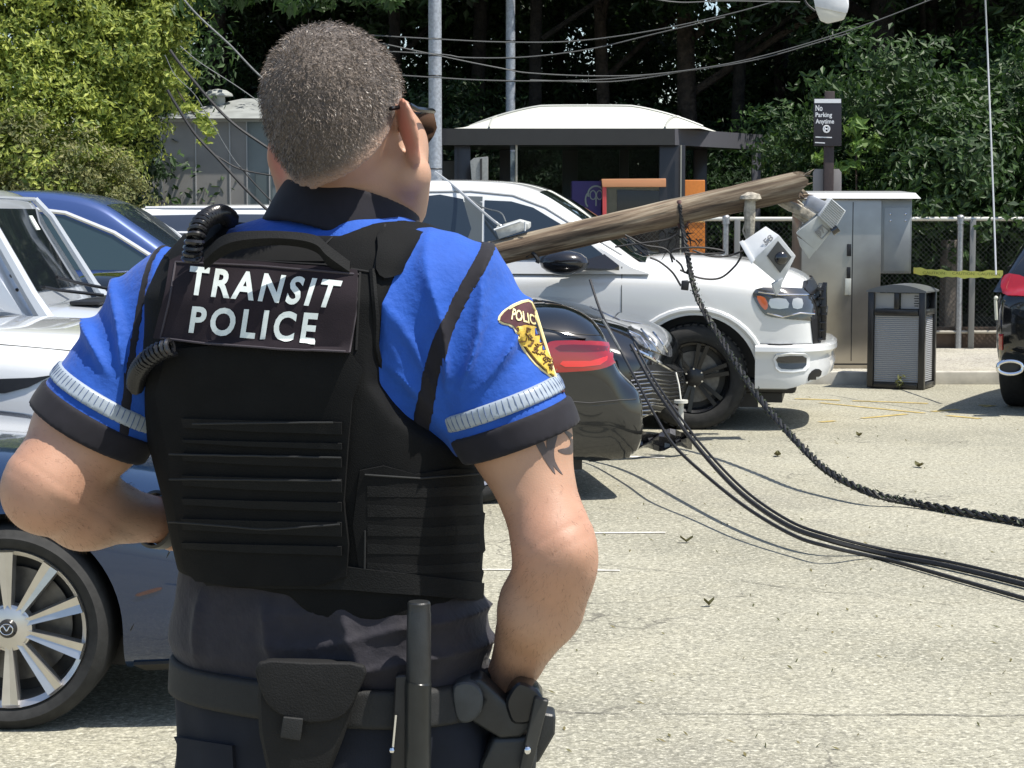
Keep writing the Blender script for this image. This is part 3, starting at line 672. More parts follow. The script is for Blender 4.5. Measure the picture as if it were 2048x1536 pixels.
t = thing('ticket_machine', (Xp(1385, TYY), TYY, .12), 'orange machine at the right end of the shelter, behind the fallen pole', 'machine')
m = MB(); m.add(*slabpoly([(1362, 360), (1410, 360), (1410, 560), (1362, 560)], TYY, .5, .01)); m.build('casing', ORG, t); m = MB(); m.add(*slabpoly([(1362, 441), (1410, 441), (1410, 445), (1362, 445)], TYY - .012, .02, 0)); m.build('seam', mat('pale_seam', (.6, .35, .12), .5), t)
# ---- chain-link fence
FY = 24.6; zT, zB = Zp(438, FY), Zp(716, FY)
t = thing('chain_link_fence', (Xp(1700, FY), FY, .12), 'chain-link fence with pale top rail running behind the cabinet and bin', 'fence')
fx0, fx1 = Xp(1080, FY), Xp(2330, FY)
m = MB(); m.tube([(fx0, FY, zT), (fx1, FY, zT)], .026, 10); m.build('top_rail', mat('rail_zinc', (.55, .55, .50), .45, .5), t)
m = MB(); m.tube([(fx0, FY, Zp(664, FY)), (fx1, FY, Zp(664, FY))], .02, 8); m.build('bottom_rail', mat('rail_zinc2', (.36, .33, .27), .55, .2), t)
m = MB(); st = .062; H_ = zT - Zp(664, FY); k = 0; xx = fx0 - H_
while xx < fx1:
    for s in (1, -1):
        a = Vector((xx, FY - .008 * s, Zp(664, FY))); b = Vector((xx + H_, FY - .008 * s, zT))
        if s < 0: a, b = Vector((xx + H_, FY + .008, Zp(664, FY))), Vector((xx, FY + .008, zT))
        m.tube([a, b], .0022, 3, False)
    xx += st
m.build('mesh', mat('mesh_wire', (.05, .055, .05), .5, .3), t, False)
for px in (1182, 1452, 1700, 1921, 2170):
    x = Xp(px, FY); m = MB(); m.cyl((x, FY, .1), (x, FY, zT - .02), .038, 14); m.sphere((x, FY, zT + .02), .05, 12, (1, 1, .7)); m.cyl((x, FY, zT - .06), (x, FY, zT + .01), .05, 14); m.build('post', STEEL, t)
    if px in (1921, 1452):
        m = MB(); x = Xp(px + (24 if px == 1921 else 22), FY); m.box((x, FY - .03, (zT + .1) / 2), (.07, .04, zT - .12), None, .005); m.build('gate_stile', mat('stile_zinc', (.20, .20, .19), .5, .4), t)
m = MB(); m.box(((fx0 + fx1) / 2, FY + .15, .22), (fx1 - fx0, .16, .30), None, .01); m.build('base_board', mat('weathered_board', (.10, .07, .05), .9, noise=.4, nscale=5), t)
# stone gate pier seen behind the mesh
t = thing('concrete_pier', (Xp(1915, 25.6), 25.6, .1), 'pale brown tapering concrete pier behind the fence near the caution tape', 'pier')
m = MB(); m.add(*slabpoly([(1893, 480), (1925, 480), (1925, 690), (1888, 700)], 25.5, .35, .02)); m.build('pier', mat('old_concrete', (.20, .17, .14), .85, noise=.3), t); m = MB(); m.add(*slabpoly([(1880, 690), (1932, 690), (1932, 725), (1880, 725)], 25.4, .5, .02)); m.build('footing', mat('old_concrete', (.2, .17, .14)), t)
# ---- stainless cabinet
CY = 21.3
def brushed():
    m = mat('brushed_steel', (.42, .39, .34), .30, .8, noise=.35, nscale=1.6); return m
BS = brushed(); x0, xm, x1 = Xp(1604, CY), Xp(1763, CY), Xp(1826, CY)
t = thing('utility_cabinet', ((x0 + x1) / 2, CY, .12), 'tall stainless steel utility cabinet with sloping lid behind the litter bin', 'cabinet')
zc = Zp(398, CY); m = MB(); obox(m, x0, xm, CY, CY + .75, .12, zc, .008); m.build('body', BS, t)
m = MB(); obox(m, xm + .004, x1, CY + .06, CY + .7, Zp(547, CY), zc, .006); m.build('meter_box', mat('grey_zinc', (.30, .31, .305), .4, .5, noise=.15, nscale=5), t)
m = MB(); obox(m, Xp(1770, CY), Xp(1822, CY), CY + .05, CY + .062, Zp(543, CY), Zp(415, CY), .003); cv = m.build('meter_door', mat('door_zinc', (.34, .35, .345), .42, .4, noise=.15, nscale=4), t)
m = MB()
for px, py in ((1781, 428), (1781, 441), (1811, 428), (1811, 441)): m.sphere(P(px, py, CY + .05), .012, 8)
m.build('screw', CHR, cv)
m = MB(); xr0, xr1 = Xp(1592, CY), Xp(1839, CY); zr0, zr1 = Zp(397, CY), Zp(386, CY)
m.add([(xr0, CY - .06, zr0), (xr1, CY - .06, zr0), (xr1, CY + .85, zr0), (xr0, CY + .85, zr0), (xr0 + .05, CY - .03, zr1), (xr1 - .05, CY - .03, zr1), (xr1 - .05, CY + .8, zr1 + .03), (xr0 + .05, CY + .8, zr1 + .03)], [(0, 1, 5, 4), (1, 2, 6, 5), (2, 3, 7, 6), (3, 0, 4, 7), (4, 5, 6, 7), (3, 2, 1, 0)]); m.build('lid', mat('lid_steel', (.62, .63, .62), .35, .6), t, False)
xs = Xp(1706, CY)
m = MB(); obox(m, xs - .004, xs + .004, CY - .003, CY + .01, .2, zc - .03); obox(m, x0, xm, CY - .003, CY + .004, Zp(730, CY), Zp(727, CY)); m.build('door_gap', BLK, t, False)
m = MB(); obox(m, Xp(1695, CY), Xp(1703, CY), CY - .02, CY + .0, Zp(512, CY), Zp(488, CY), .003); obox(m, Xp(1695, CY), Xp(1702, CY), CY - .02, CY + .0, Zp(557, CY), Zp(534, CY), .003); m.build('lock', BLK, t)
m = MB(); obox(m, Xp(1691, CY), Xp(1703, CY), CY - .035, CY + .0, Zp(590, CY), Zp(557, CY), .004); m.build('handle', mat('pale_handle', (.55, .55, .48), .4, .3), t)
# ---- litter bin
BY = 20.4; ang = R(-32); c = P(1800, 772, BY); c.z = 0
bx0 = G(1727, 773); Mb = Matrix.Translation((Xp(1808, BY), BY + .0, 0)) @ Matrix.Rotation(R(-25), 4, 'Z')
t = thing('litter_bin', (Xp(1808, BY), BY, 0), 'black framed litter bin with grey ribbed panels in front of the steel cabinet', 'bin')
W_, D_, Hh = .56, .50, 1.06
m = MB(Mb)
for sx in (-1, 1):
    for sy in (-1, 1): m.box((sx * (W_ / 2 - .025), sy * (D_ / 2 - .025), .49), (.06, .06, .96), None, .006)
for z in (.035, .76): 
    for sy in (-1, 1): m.box((0, sy * (D_ / 2 - .025), z), (W_ - .12, .055, .055), None, .004)
    for sx in (-1, 1): m.box((sx * (W_ / 2 - .025), 0, z), (.055, D_ - .12, .055), None, .004)
m.box((0, -D_ / 2 + .02, .87), (.05, .03, .17), None, .003); m.build('frame', mat('bin_black', (.012, .012, .013), .35, coat=.2), t)
PN = mat('ribbed_grey', (.34, .35, .36), .5, .2); m = MB(Mb)
for k in range(34):
    z = .075 + k * .0195
    for sy in (-1, 1): m.cyl((-W_ / 2 + .06, sy * (D_ / 2 - .03), z), (W_ / 2 - .06, sy * (D_ / 2 - .03), z), .010, 6)
    for sx in (-1, 1): m.cyl((sx * (W_ / 2 - .03), -D_ / 2 + .06, z), (sx * (W_ / 2 - .03), D_ / 2 - .06, z), .010, 6)
m.build('ribbed_panel', PN, t)
m = MB(Mb); m.box((0, 0, .4), (W_ - .09, D_ - .09, .72)); m.build('liner', BLK, t, False)
m = MB(Mb); m.box((-.125, -D_ / 2 + .05, .87), (.19, .01, .15)); m.box((.13, -D_ / 2 + .05, .87), (.19, .01, .15)); m.build('hood_panel', mat('hood_grey', (.36, .37, .37), .4, .3), t, False)
m = MB(Mb); m.box((W_ / 2 - .06, 0, .87), (.01, D_ - .12, .17)); m.build('side_flap', mat('flap_glass', (.03, .035, .035), .2), t, False)
m = MB(Mb)
vs = []; fs = []
for i in range(13):
    x = -W_ / 2 - .02 + (W_ + .04) * i / 12; z = .97 + .062 * (1 - (2 * i / 12 - 1) ** 2)
    for y in (-D_ / 2 - .02, D_ / 2 + .02): vs += [(x, y, z), (x, y, .955)]
for i in range(12):
    b = i * 4; fs += [(b, b + 4, b + 6, b + 2), (b, b + 1, b + 5, b + 4), (b + 2, b + 6, b + 7, b + 3), (b + 1, b + 3, b + 7, b + 5)]
fs += [(0, 2, 3, 1), (48, 49, 51, 50)]
m.add(vs, fs); m.build('lid', mat('bin_lid', (.14, .15, .155), .32, .2), t, True, 30)
m = MB(Mb)
for k in range(5): m.box((.19, -D_ / 2 + .043, .92 - k * .024), (.04 + .01 * (k % 2), .003, .010))
m.build('notice_marks', BLK, t, False)
# weed growing by the bin
w0 = Mb @ Vector((.06, -.30, 0)); t = thing('weed', w0, 'small pale weed growing in front of the litter bin', 'plant'); leaves('foliage', 40, clumps([(w0.x, w0.y, .05), (w0.x, w0.y, .12)], [(.04, .04, .06)] * 2, 1., .03), .05, LF_SHR, t, 3)
m = MB(); m.tube([w0, w0 + Vector((0, 0, .15))], .003, 5); m.build('stem', LF_SHR, t)
# ---- parking sign
GY = 23.2; t = thing('parking_sign', (Xp(1655, GY), GY, .12), 'black parking sign with white lettering on a brown post above the cabinet', 'sign')
m = MB(); x = Xp(1656, GY); m.box((x, GY, 1.6), (.11, .06, 3.0), None, .006); m.build('post', mat('brown_post', (.045, .030, .028), .6, noise=.3), t)
m = MB(); m.add(*slabpoly([(1628, 197), (1683, 197), (1683, 292), (1628, 292)], GY - .06, .03, .003)); sg_ = m.build('panel', mat('sign_black', (.016, .013, .020), .35), t)
WS = mat('sign_white', (.72, .73, .74), .5); m = MB(); m.add(*slabpoly([(1629, 198), (1682, 198), (1682, 206), (1629, 206)], GY - .063, .004, 0)); m.add(*slabpoly([(1631, 273), (1664, 274), (1664, 276), (1631, 275)], GY - .063, .004, 0)); m.add(*slabpoly([(1630, 284), (1650, 285), (1650, 287), (1630, 286)], GY - .063, .004, 0)); m.build('white_bar', WS, sg_, False)
sB = bvh_of(sg_); m = MB()
for s, x0, x1, ya, yb_ in (('No', 1631, 1645, 221, 210), ('Parking', 1631, 1664, 236, 225), ('Anytime', 1631, 1668, 249, 238)): text_on('lettering', s, [(x0, yb_ + 12), (x1, yb_ + 12), (x1, yb_), (x0, yb_)], pxray, sB, WS, sg_, .004, .02, m=m)
m.build('lettering', WS, sg_, False)
m = MB(); m.tube([P(1653 + 6.2 * math.cos(a), 266 - 6.5 * math.sin(a) - 8, GY - .068) for a in np.linspace(0, 6.28, 20)], .009, 5); m.tube([P(1650, 254, GY - .068), P(1650, 262, GY - .068)], .007, 5); m.tube([P(1656, 254, GY - .068), P(1656, 262, GY - .068)], .007, 5); m.tube([P(1650, 258, GY - .068), P(1656, 258, GY - .068)], .007, 5); m.build('round_emblem', WS, sg_)
m = MB(); m.add(*slabpoly([(1626, 345), (1630, 338), (1650, 338), (1650, 400), (1626, 400)], GY + .04, .012, .001)); m.add(*slabpoly([(1663, 338), (1678, 338), (1683, 345), (1683, 400), (1663, 400)], GY + .04, .012, .001)); m.build('rear_plate', mat('plate_grey', (.26, .24, .23), .5), t)
# ================================================================ vehicles
def ev(o):
    dg = bpy.context.evaluated_depsgraph_get(); return bpy.data.meshes.new_from_object(o.evaluated_get(dg))
def tmp(name, vs, fs):
    me = bpy.data.meshes.new(name); me.from_pydata([tuple(v) for v in vs], [], fs); bm = bmesh.new(); bm.from_mesh(me); bmesh.ops.recalc_face_normals(bm, faces=bm.faces); bm.to_mesh(me); bm.free()
    o = bpy.data.objects.new(name, me); sc.collection.objects.link(o); return o
def body_mesh(st, arches, ar, W, M, sub=2):
    """st: stations (x, zb, zs, zt, w, wt) nose to tail; arches: axle x; ar: arch radius"""
    vs = []; fs = []
    for x, zb, zs, zt, w, wt in st:
        h = [(0, zb), (.80 * w, zb), (.955 * w, zb + .03), (.995 * w, zb + .14), (w, zb + (zs - zb) * .62), (.985 * w, zs - .05), (.955 * w, zs), (max(wt, .3 * w), zt - .006), (.45 * w, zt + .004), (0, zt + .008)]
        ring = [(x, y, z) for y, z in h] + [(x, -y, z) for y, z in h[-2:0:-1]]; vs += ring
    n = 18; N = len(st)
    for i in range(N - 1):
        for k in range(n): fs.append((i * n + k, i * n + (k + 1) % n, (i + 1) * n + (k + 1) % n, (i + 1) * n + k))
    fs.append(tuple(range(n))); fs.append(tuple((N - 1) * n + k for k in range(n)))
    o = tmp('shell', vs, fs); s = o.modifiers.new('s', 'SUBSURF'); s.levels = s.render_levels = sub
    cut = []
    for ax in arches:
        for sy in (-1, 1):
            m = MB(); y0, y1 = sy * (W / 2 - .34), sy * (W / 2 + .4)
            pr = [(ax + ar * math.cos(a), ar * math.sin(a)) for a in np.linspace(0, math.pi, 33)] + [(ax - ar * .97, -.6), (ax + ar * .97, -.6)]
            pz = tyre_z(ar); v = [(x, y0, z + pz) for x, z in pr] + [(x, y1, z + pz) for x, z in pr]; L = len(pr)
            f = [tuple(range(L)), tuple(range(2 * L - 1, L - 1, -1))] + [(i, i + L, (i + 1) % L + L, (i + 1) % L) for i in range(L)]
            c = tmp('cut', v, f); b = o.modifiers.new('b', 'BOOLEAN'); b.object = c; b.operation = 'DIFFERENCE'; b.solver = 'EXACT'; cut.append(c)
    me = ev(o); V = [M @ v.co for v in me.vertices]; Fc = [tuple(p.vertices) for p in me.polygons]
    for c in cut + [o]: bpy.data.objects.remove(c)
    return V, Fc
TZ = [.33]
def tyre_z(ar): return TZ[0]
def greenhouse(gp, wb, wr, zb_, crown=.03, rnd=.06, p=1.0):
    """gp: side profile (x,z) windshield base over the roof to the tail; returns local verts, faces"""
    pr = catmull([(x, 0, z) for x, z in gp], 8); zr = max(q.z for q in pr)
    def wz(z): t = max(0, min(1, (z - zb_) / (zr - zb_))); return wb + (wr - wb) * t ** p
    vv_ = [-1, -.985, -.95, -.88, -.7, -.4, 0, .4, .7, .88, .95, .985, 1]; vs = []; fs = []; cols = 7; n = len(pr); nv = len(vv_)
    for q in pr:
        w = wz(q.z)
        for u in vv_:
            a = abs(u); dz = crown * (1 - a ** 2) - rnd * max(0, (a - .86) / .14) ** 2 * min(1, (q.z - zb_) / .15) - crown
            vs.append((q.x, u * w, max(zb_, q.z + dz)))
    for i in range(n - 1):
        for k in range(nv - 1): fs.append((i * nv + k, i * nv + k + 1, (i + 1) * nv + k + 1, (i + 1) * nv + k))
    for s, k0 in ((-1, 0), (1, nv - 1)):
        b0 = len(vs)
        for q in pr:
            top = vs[pr.index(q) * nv + k0]
            for j in range(1, cols + 1):
                z = top[2] + (zb_ - top[2]) * j / cols; vs.append((q.x, s * wz(z), z))
        for i in range(n - 1):
            for j in range(cols):
                a = i * nv + k0 if j == 0 else b0 + i * cols + j - 1; b = (i + 1) * nv + k0 if j == 0 else b0 + (i + 1) * cols + j - 1
                c = b0 + (i + 1) * cols + j; d = b0 + i * cols + j; fs.append((a, b, c, d) if s < 0 else (d, c, b, a))
    return [Vector(v) for v in vs], fs
def wheel(root, M, x, side, W, r, wd, rim, style, rimmat, tyre=RUB, steer=0, detail=1, lugs=None, emblem=None):
    y = side * (W / 2 - .01)
    A = M @ Matrix.Translation((x, y, r)) @ Matrix.Rotation(steer, 4, 'Z') @ (Matrix.Rotation(R(90), 4, 'X') if side < 0 else Matrix.Rotation(R(-90), 4, 'X') )
    # local z now points outward
    m = MB(); h = wd
    sw = [(rim, -.012), (rim + .012, .0), (rim + (r - rim) * .5, .008), (r - .03, .0), (r - .008, -.014), (r, -.035), (r, -h + .03), (r - .02, -h), (rim, -h + .01), (rim - .01, -h + .03), (rim - .01, -.03)]
    m.lathe(sw, 72, A, True)
    if detail > 1:
        n_ = 44
        for k in range(n_):
            for hh in (-.055, -h * .5, -h + .05):
                a = 2 * math.pi * (k + (.5 if hh == -h * .5 else 0)) / n_; c = A @ Vector(((r + .004) * math.cos(a), (r + .004) * math.sin(a), hh)); q = (A.to_3x3() @ Matrix.Rotation(a, 3, 'Z')).normalized()
                m.box(c, (.014, r * .09, .06), q)
    wh = bpy.data.objects.new('wheel', None); sc.collection.objects.link(wh); wh.parent = root; wh.location = (M @ Vector((x, y, r))) - Vector(root.location)
    m.build('tyre', tyre, wh, True, 40)
    m = MB(); m.lathe([(rim - .004, -.004), (rim - .002, -.016), (rim - .022, -.03), (rim - .03, -.10), (rim - .04, -h + .02)], 72, A)
    if style == 'split':
        for k in range(10):
            a = 2 * math.pi * k / 10 + .33; ca, sa = math.cos(a), math.sin(a)
            def pp(rr, t, z): return A @ Vector((rr * ca - t * sa, rr * sa + t * ca, z))
            r0, r1 = .058, rim - .012; w0, w1 = .011, .028
            vs = [pp(r0, -w0, -.022), pp(r0, w0, -.022), pp(r1, w1, -.010), pp(r1, -w1, -.010), pp(r0, -w0 - .006, -.05), pp(r0, w0 + .006, -.05), pp(r1, w1 + .004, -.045), pp(r1, -w1 - .004, -.045), pp((r0 + r1) / 2, 0, -.020), pp(r0, 0, -.030), pp(r1, 0, -.016)]
            m.add(vs, [(0, 9, 10, 3), (9, 1, 2, 10), (0, 3, 7, 4), (1, 5, 6, 2), (0, 4, 5, 1), (3, 2, 6, 7)])
    else:
        ns = 6 if style == 'six' else 5
        for k in range(ns):
            a = 2 * math.pi * k / ns + .26; ca, sa = math.cos(a), math.sin(a)
            def pp(rr, t, z): return A @ Vector((rr * ca - t * sa, rr * sa + t * ca, z))
            r0, r1 = .05, rim - .01
            for s in ((-1, 1) if style == 'six' else (0,)):
                o0, o1 = s * .012, s * .035; w_ = .014 if s else .03
                vs = [pp(r0, o0 - w_, -.03), pp(r0, o0 + w_, -.03), pp(r1, o1 + w_ * 1.2, -.012), pp(r1, o1 - w_ * 1.2, -.012), pp(r0, o0 - w_, -.07), pp(r0, o0 + w_, -.07), pp(r1, o1 + w_, -.06), pp(r1, o1 - w_, -.06)]
                m.add(vs, [(0, 1, 2, 3), (0, 3, 7, 4), (1, 5, 6, 2), (3, 2, 6, 7)])
    m.lathe([(.0, -.02), (.06, -.02), (.078, -.03), (.08, -.07)], 32, A); rm = m.build('rim', rimmat, wh, True, 30)
    m = MB(); m.lathe([(0, -.115), (rim * .72, -.115), (rim * .72, -.125), (0, -.125)], 48, A); m.build('brake_disc', mat('disc_iron', (.16, .155, .15), .4, .8, noise=.3), wh)
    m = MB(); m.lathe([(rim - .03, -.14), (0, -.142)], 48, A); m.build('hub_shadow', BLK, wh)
    if lugs:
        m = MB()
        for k in range(5 if lugs == 5 else 6):
            a = 2 * math.pi * k / lugs + .6; c = Vector((.055 * math.cos(a), .055 * math.sin(a), -.028)); rr = .057 if lugs == 5 else .07; c.x, c.y = rr * math.cos(a), rr * math.sin(a)
            m.lathe([(0, .006), (.0075, .006), (.009, .0), (.009, -.02)], 6, A @ Matrix.Translation(c))
            if lugs == 5: m.lathe([(.013, .004), (.016, .002), (.017, -.01)], 16, A @ Matrix.Translation(c))
        m.build('lug_nut', CHR if lugs == 6 else mat('lug_steel', (.45, .44, .42), .3, .9), rm)
    if emblem:
        m = MB(); m.lathe([(0, -.006), (.026, -.008), (.031, -.014), (.032, -.02)], 32, A); cp = m.build('centre_cap', mat('cap_dark', (.05, .05, .05), .25, .5), rm)
        m = MB(); q = A @ Matrix.Rotation(math.pi if side > 0 else 0, 4, 'Z')
        def e(x, y, z=-.004): return q @ Vector((x, y, z))
        m.tube([e(.021 * math.cos(a), .018 * math.sin(a)) for a in np.linspace(0, 6.29, 30)], .0016, 6)
        m.tube(catmull([e(-.019, .007), e(-.010, .010), e(0, -.005), e(.010, .010), e(.019, .007)], 5), .0019, 6); m.tube([e(0, .0), e(0, -.006)], .0014, 5)
        m.build('wheel_emblem', CHR, cp)
    return wh
def vehicle(label, cat, group, M, L, W, H, axles, r, st, gp, wb, wr, zb_, pnt, arch=None, sub=2, wheel_kw=None, name='parked_car', steer=0, gh=True, p=1.):
    root = thing(name, M @ Vector((0, 0, 0)), label, cat, group); TZ[0] = r
    V_, F_ = body_mesh(st, axles, arch or r + .055, W, M, sub)
    b = mk('body', [tuple(v) for v in V_], F_, pnt, root, True, 40)
    out = {'root': root, 'body': b, 'M': M, 'W': W}
    if gh:
        gv, gf = greenhouse(gp, wb, wr, zb_, p=p); g = mk('cabin', [tuple(M @ v) for v in gv], gf, pnt, root, True, 32); out['cabin'] = g
        out['bvh'] = bvh_of(b, g)
    else: out['bvh'] = bvh_of(b)
    # wheel wells
    for ax in axles:
        for sy in (-1, 1):
            m = MB(M); a_ = (arch or r + .055) - .004; y0, y1 = sy * (W / 2 - .33), sy * (W / 2 - .055); vs = []
            for k in range(25):
                t_ = math.pi * k / 24; vs += [(ax + a_ * math.cos(t_), y0, r + a_ * math.sin(t_)), (ax + a_ * math.cos(t_), y1, r + a_ * math.sin(t_))]
            m.add(vs, [(2 * k, 2 * k + 2, 2 * k + 3, 2 * k + 1) for k in range(24)])
            m.add([(ax + a_ * math.cos(math.pi * k / 24), y0 + sy * .004, r + a_ * math.sin(math.pi * k / 24)) for k in range(25)] + [(ax - a_, y0 + sy * .004, .16), (ax + a_, y0 + sy * .004, .16)], [tuple(range(27))]); m.build('wheel_well', BLK, root, False)
    m = MB(M); m.box((0, 0, max(.14, r * .5) + .04), (L * .86, W * .66, .10)); m.build('underbody', BLK, root, False)
    kw = dict(wd=.22, rim=r * .7, style='five', rimmat=mat('alloy_silver', (.50, .50, .50), .3, .9)); kw.update(wheel_kw or {})
    for ax in axles:
        for sy in (-1, 1): wheel(root, M, ax, sy, W, r, steer=steer if ax == max(axles) else 0, **kw)
    return out
def sideray(M, side=-1, W=4):
    Mi = M.to_3x3(); d = (Mi @ Vector((0, -side, 0))).normalized()
    return lambda x, z: (M @ Vector((x, side * W, z)), d)
def downray(M): return lambda x, y: (M @ Vector((x, y, 4)), Vector((0, 0, -1)))
def frontray(M, s=1): d = (M.to_3x3() @ Vector((-s, 0, 0))).normalized(); return lambda y, z: (M @ Vector((s * 6, y, z)), d)
def placeM(local, world, yaw): # yaw: heading of local +x in the world
    Rm = Matrix.Rotation(yaw, 4, 'Z'); return Matrix.Translation(Vector((world[0], world[1], 0)) - Rm.to_3x3() @ Vector((local[0], local[1], 0))) @ Rm
def sides(v, name, poly, m_, off=.004, both=True, parent=None, step=.08):
    for s in ((-1, 1) if both else (v['near'],)): decal(name, poly, sideray(v['M'], s), v['bvh'], m_, parent or v['root'], off, step)
GAP = mat('panel_gap', (.01, .01, .01), .6)
# ---------------------------------------------------------------- nearest: dark blue sedan, rear wheel at the left edge
SED = lambda L: [(L * .5, .38, .58, .60, .52, .3), (L * .49, .24, .58, .68, .76, .5), (L * .455, .19, .64, .76, .87, .6), (L * .38, .17, .74, .84, .905, .66), (L * .29, .17, .80, .90, .915, .68), (L * .18, .17, .86, .95, .92, .72), (L * .0, .17, .90, .97, .92, .75),
                 (-L * .18, .17, .93, 1.0, .92, .74), (-L * .30, .18, .95, 1.04, .91, .70), (-L * .39, .19, .95, 1.075, .895, .68), (-L * .455, .21, .93, 1.08, .86, .66), (-L * .485, .27, .90, 1.04, .79, .6), (-L * .5, .42, .80, .92, .62, .45)]
SGP = [(.92, .90), (.70, 1.03), (.15, 1.34), (-.15, 1.42), (-.65, 1.44), (-1.1, 1.39), (-1.55, 1.22), (-1.98, 1.02), (-2.05, .96)]
NB_ = paint('midnight_blue_paint', (.008, .024, .066), .3, .2)
Lm = 4.85; c = G(15, 1465); M = placeM((1.42, -.91), (c.x, c.y), R(-1))
SILV = mat('alloy_machined', (.62, .60, .57), .28, .85, noise=.08, nscale=20)
vz = vehicle('dark blue sedan in the left foreground with bright ten-spoke wheels', 'car', 'parked cars', M, Lm, 1.82, 1.45, (1.42, -1.42), .342, SED(Lm), SGP, .88, .62, .92, NB_, .385, 2, dict(wd=.23, rim=.268, style='split', rimmat=SILV, lugs=5, emblem=True))
vz['near'] = -1
sides(vz, 'side_window', [(.62, 1.0), (.10, 1.27), (-.5, 1.35), (-1.0, 1.31), (-1.45, 1.12), (-1.5, 1.02)], GLS)
decal('rear_window', [(-1.25, -.50), (-1.92, -.60), (-1.92, .60), (-1.25, .50)], downray(M), vz['bvh'], GLS, vz['root'], .004, .09)
decal('windshield', [(.80, -.62), (.20, -.52), (.20, .52), (.80, .62)], downray(M), vz['bvh'], GLS, vz['root'], .004, .09)
seams('panel_seam', [[(-.93, .24), (-.93, .6), (-.90, .93)], [(.15, .2), (.15, .95)], [(.95, .2), (.97, .9)], [(1.83, .34), (1.96, .60), (1.90, .74)]], sideray(M, -1), vz['bvh'], .0028, GAP, vz['root'])
decal('side_skirt', [(1.83, .17), (2.16, .19), (2.16, .235), (1.83, .225)], sideray(M, -1), vz['bvh'], mat('skirt_black', (.03, .028, .024), .7), vz['root'], .012, .05)
RED = mat('red_lens', (.30, .003, .005), .08, coat=1., spec=.8); REDD = mat('dark_red_lens', (.12, .004, .008), .1, coat=1.)
sides(vz, 'side_marker', smoothpoly([(1.86, .455), (1.93, .475), (1.925, .484), (1.855, .464)], 3), mat('smoked_lens', (.05, .01, .01), .1, coat=1.), .003, step=.02)
sides(vz, 'tail_light', smoothpoly([(-1.95, .87), (-2.2, .90), (-2.3, .85), (-2.25, .78), (-2.05, .80)], 3), RED, .006, step=.04)
sides(vz, 'head_light', smoothpoly([(1.9, .68), (2.2, .68), (2.28, .62), (2.0, .62)], 3), CHR, .006, step=.04)
# ---------------------------------------------------------------- white utility vehicle, bonnet showing above the sedan
SUV = lambda L, k=1., hb=1.08: [(L * .5, .42, .75, .82, .60, .4), (L * .49, .30, .85, .95, .82, .6), (L * .46, .26, hb - .16, hb - .02, .90, .7), (L * .38, .25, hb - .08, hb + .06, .93, .76), (L * .24, .25, hb, hb + .10, .94, .78), (L * .12, .25, hb, hb + .10, .94, .8), (0, .25, hb, hb + .06, .95, .8),
        (-L * .25, .25, hb + .02, hb + .06, .95, .8), (-L * .40, .27, hb + .02, hb + .06, .93, .78), (-L * .47, .32, hb, hb + .04, .88, .75), (-L * .495, .40, hb - .05, hb, .80, .7), (-L * .5, .5, hb - .2, hb - .1, .66, .5)]
def sgp(L, H, hb, nose=.20, t=.42): return [(L * nose, hb + .04), (L * nose - .18, hb + .16), (L * nose - .62, H - .10), (L * nose - .95, H - .01), (0, H), (-L * .22, H - .005), (-L * t, H - .06), (-L * .46, H - .35), (-L * .475, hb + .02)]
WHT = paint('white_paint', (.70, .71, .70), 0., .3)
M = placeM((1.0, -.92), (P(50, 433, 8.62).x - .42, 8.62), R(-1.5))
v2 = vehicle('white vehicle at the left edge whose broad bonnet shows above the blue sedan', 'car', 'parked cars', M, 4.8, 1.72, 1.80, (1.45, -1.4), .37, [(a, b, c_, d, e * .90, f * .9) for a, b, c_, d, e, f in SUV(4.8, 1, 1.12)], sgp(4.8, 1.62, 1.16), .84, .66, 1.12, WHT)
v2['near'] = -1
sides(v2, 'side_window', [(.70, 1.2), (.25, 1.46), (-.3, 1.5), (-1.6, 1.5), (-2.0, 1.3), (-2.0, 1.2)], GLS)
decal('windshield', [(1.0, -.66), (.12, -.56), (.12, .56), (1.0, .66)], downray(M), v2['bvh'], GLS, v2['root'], .005, .09)
seams('panel_seam', [[(1.02, -.70), (1.25, -.745), (1.6, -.74), (2.1, -.70)], [(1.02, .70), (1.25, .745), (2.1, .70)]], downray(M), v2['bvh'], .004, mat('soft_gap', (.10, .10, .09), .6), v2['root'])
sides(v2, 'fender_vent', [(.95, 1.0), (1.42, 1.015), (1.50, 1.025), (1.40, .975), (1.30, .95), (.95, .95)], BLK, .008, step=.05)
sides(v2, 'head_light', smoothpoly([(2.0, .92), (2.25, .90), (2.3, .84), (2.05, .84)], 3), CHR, .006, step=.05); sides(v2, 'tail_light', [(-2.2, 1.05), (-2.33, 1.05), (-2.33, .8), (-2.2, .8)], RED, .006, step=.05)
seams('panel_seam', [[(.52, .3), (.52, .8), (.56, 1.12)], [(-.5, .3), (-.5, 1.12)]], sideray(M, -1), v2['bvh'], .003, GAP, v2['root'])
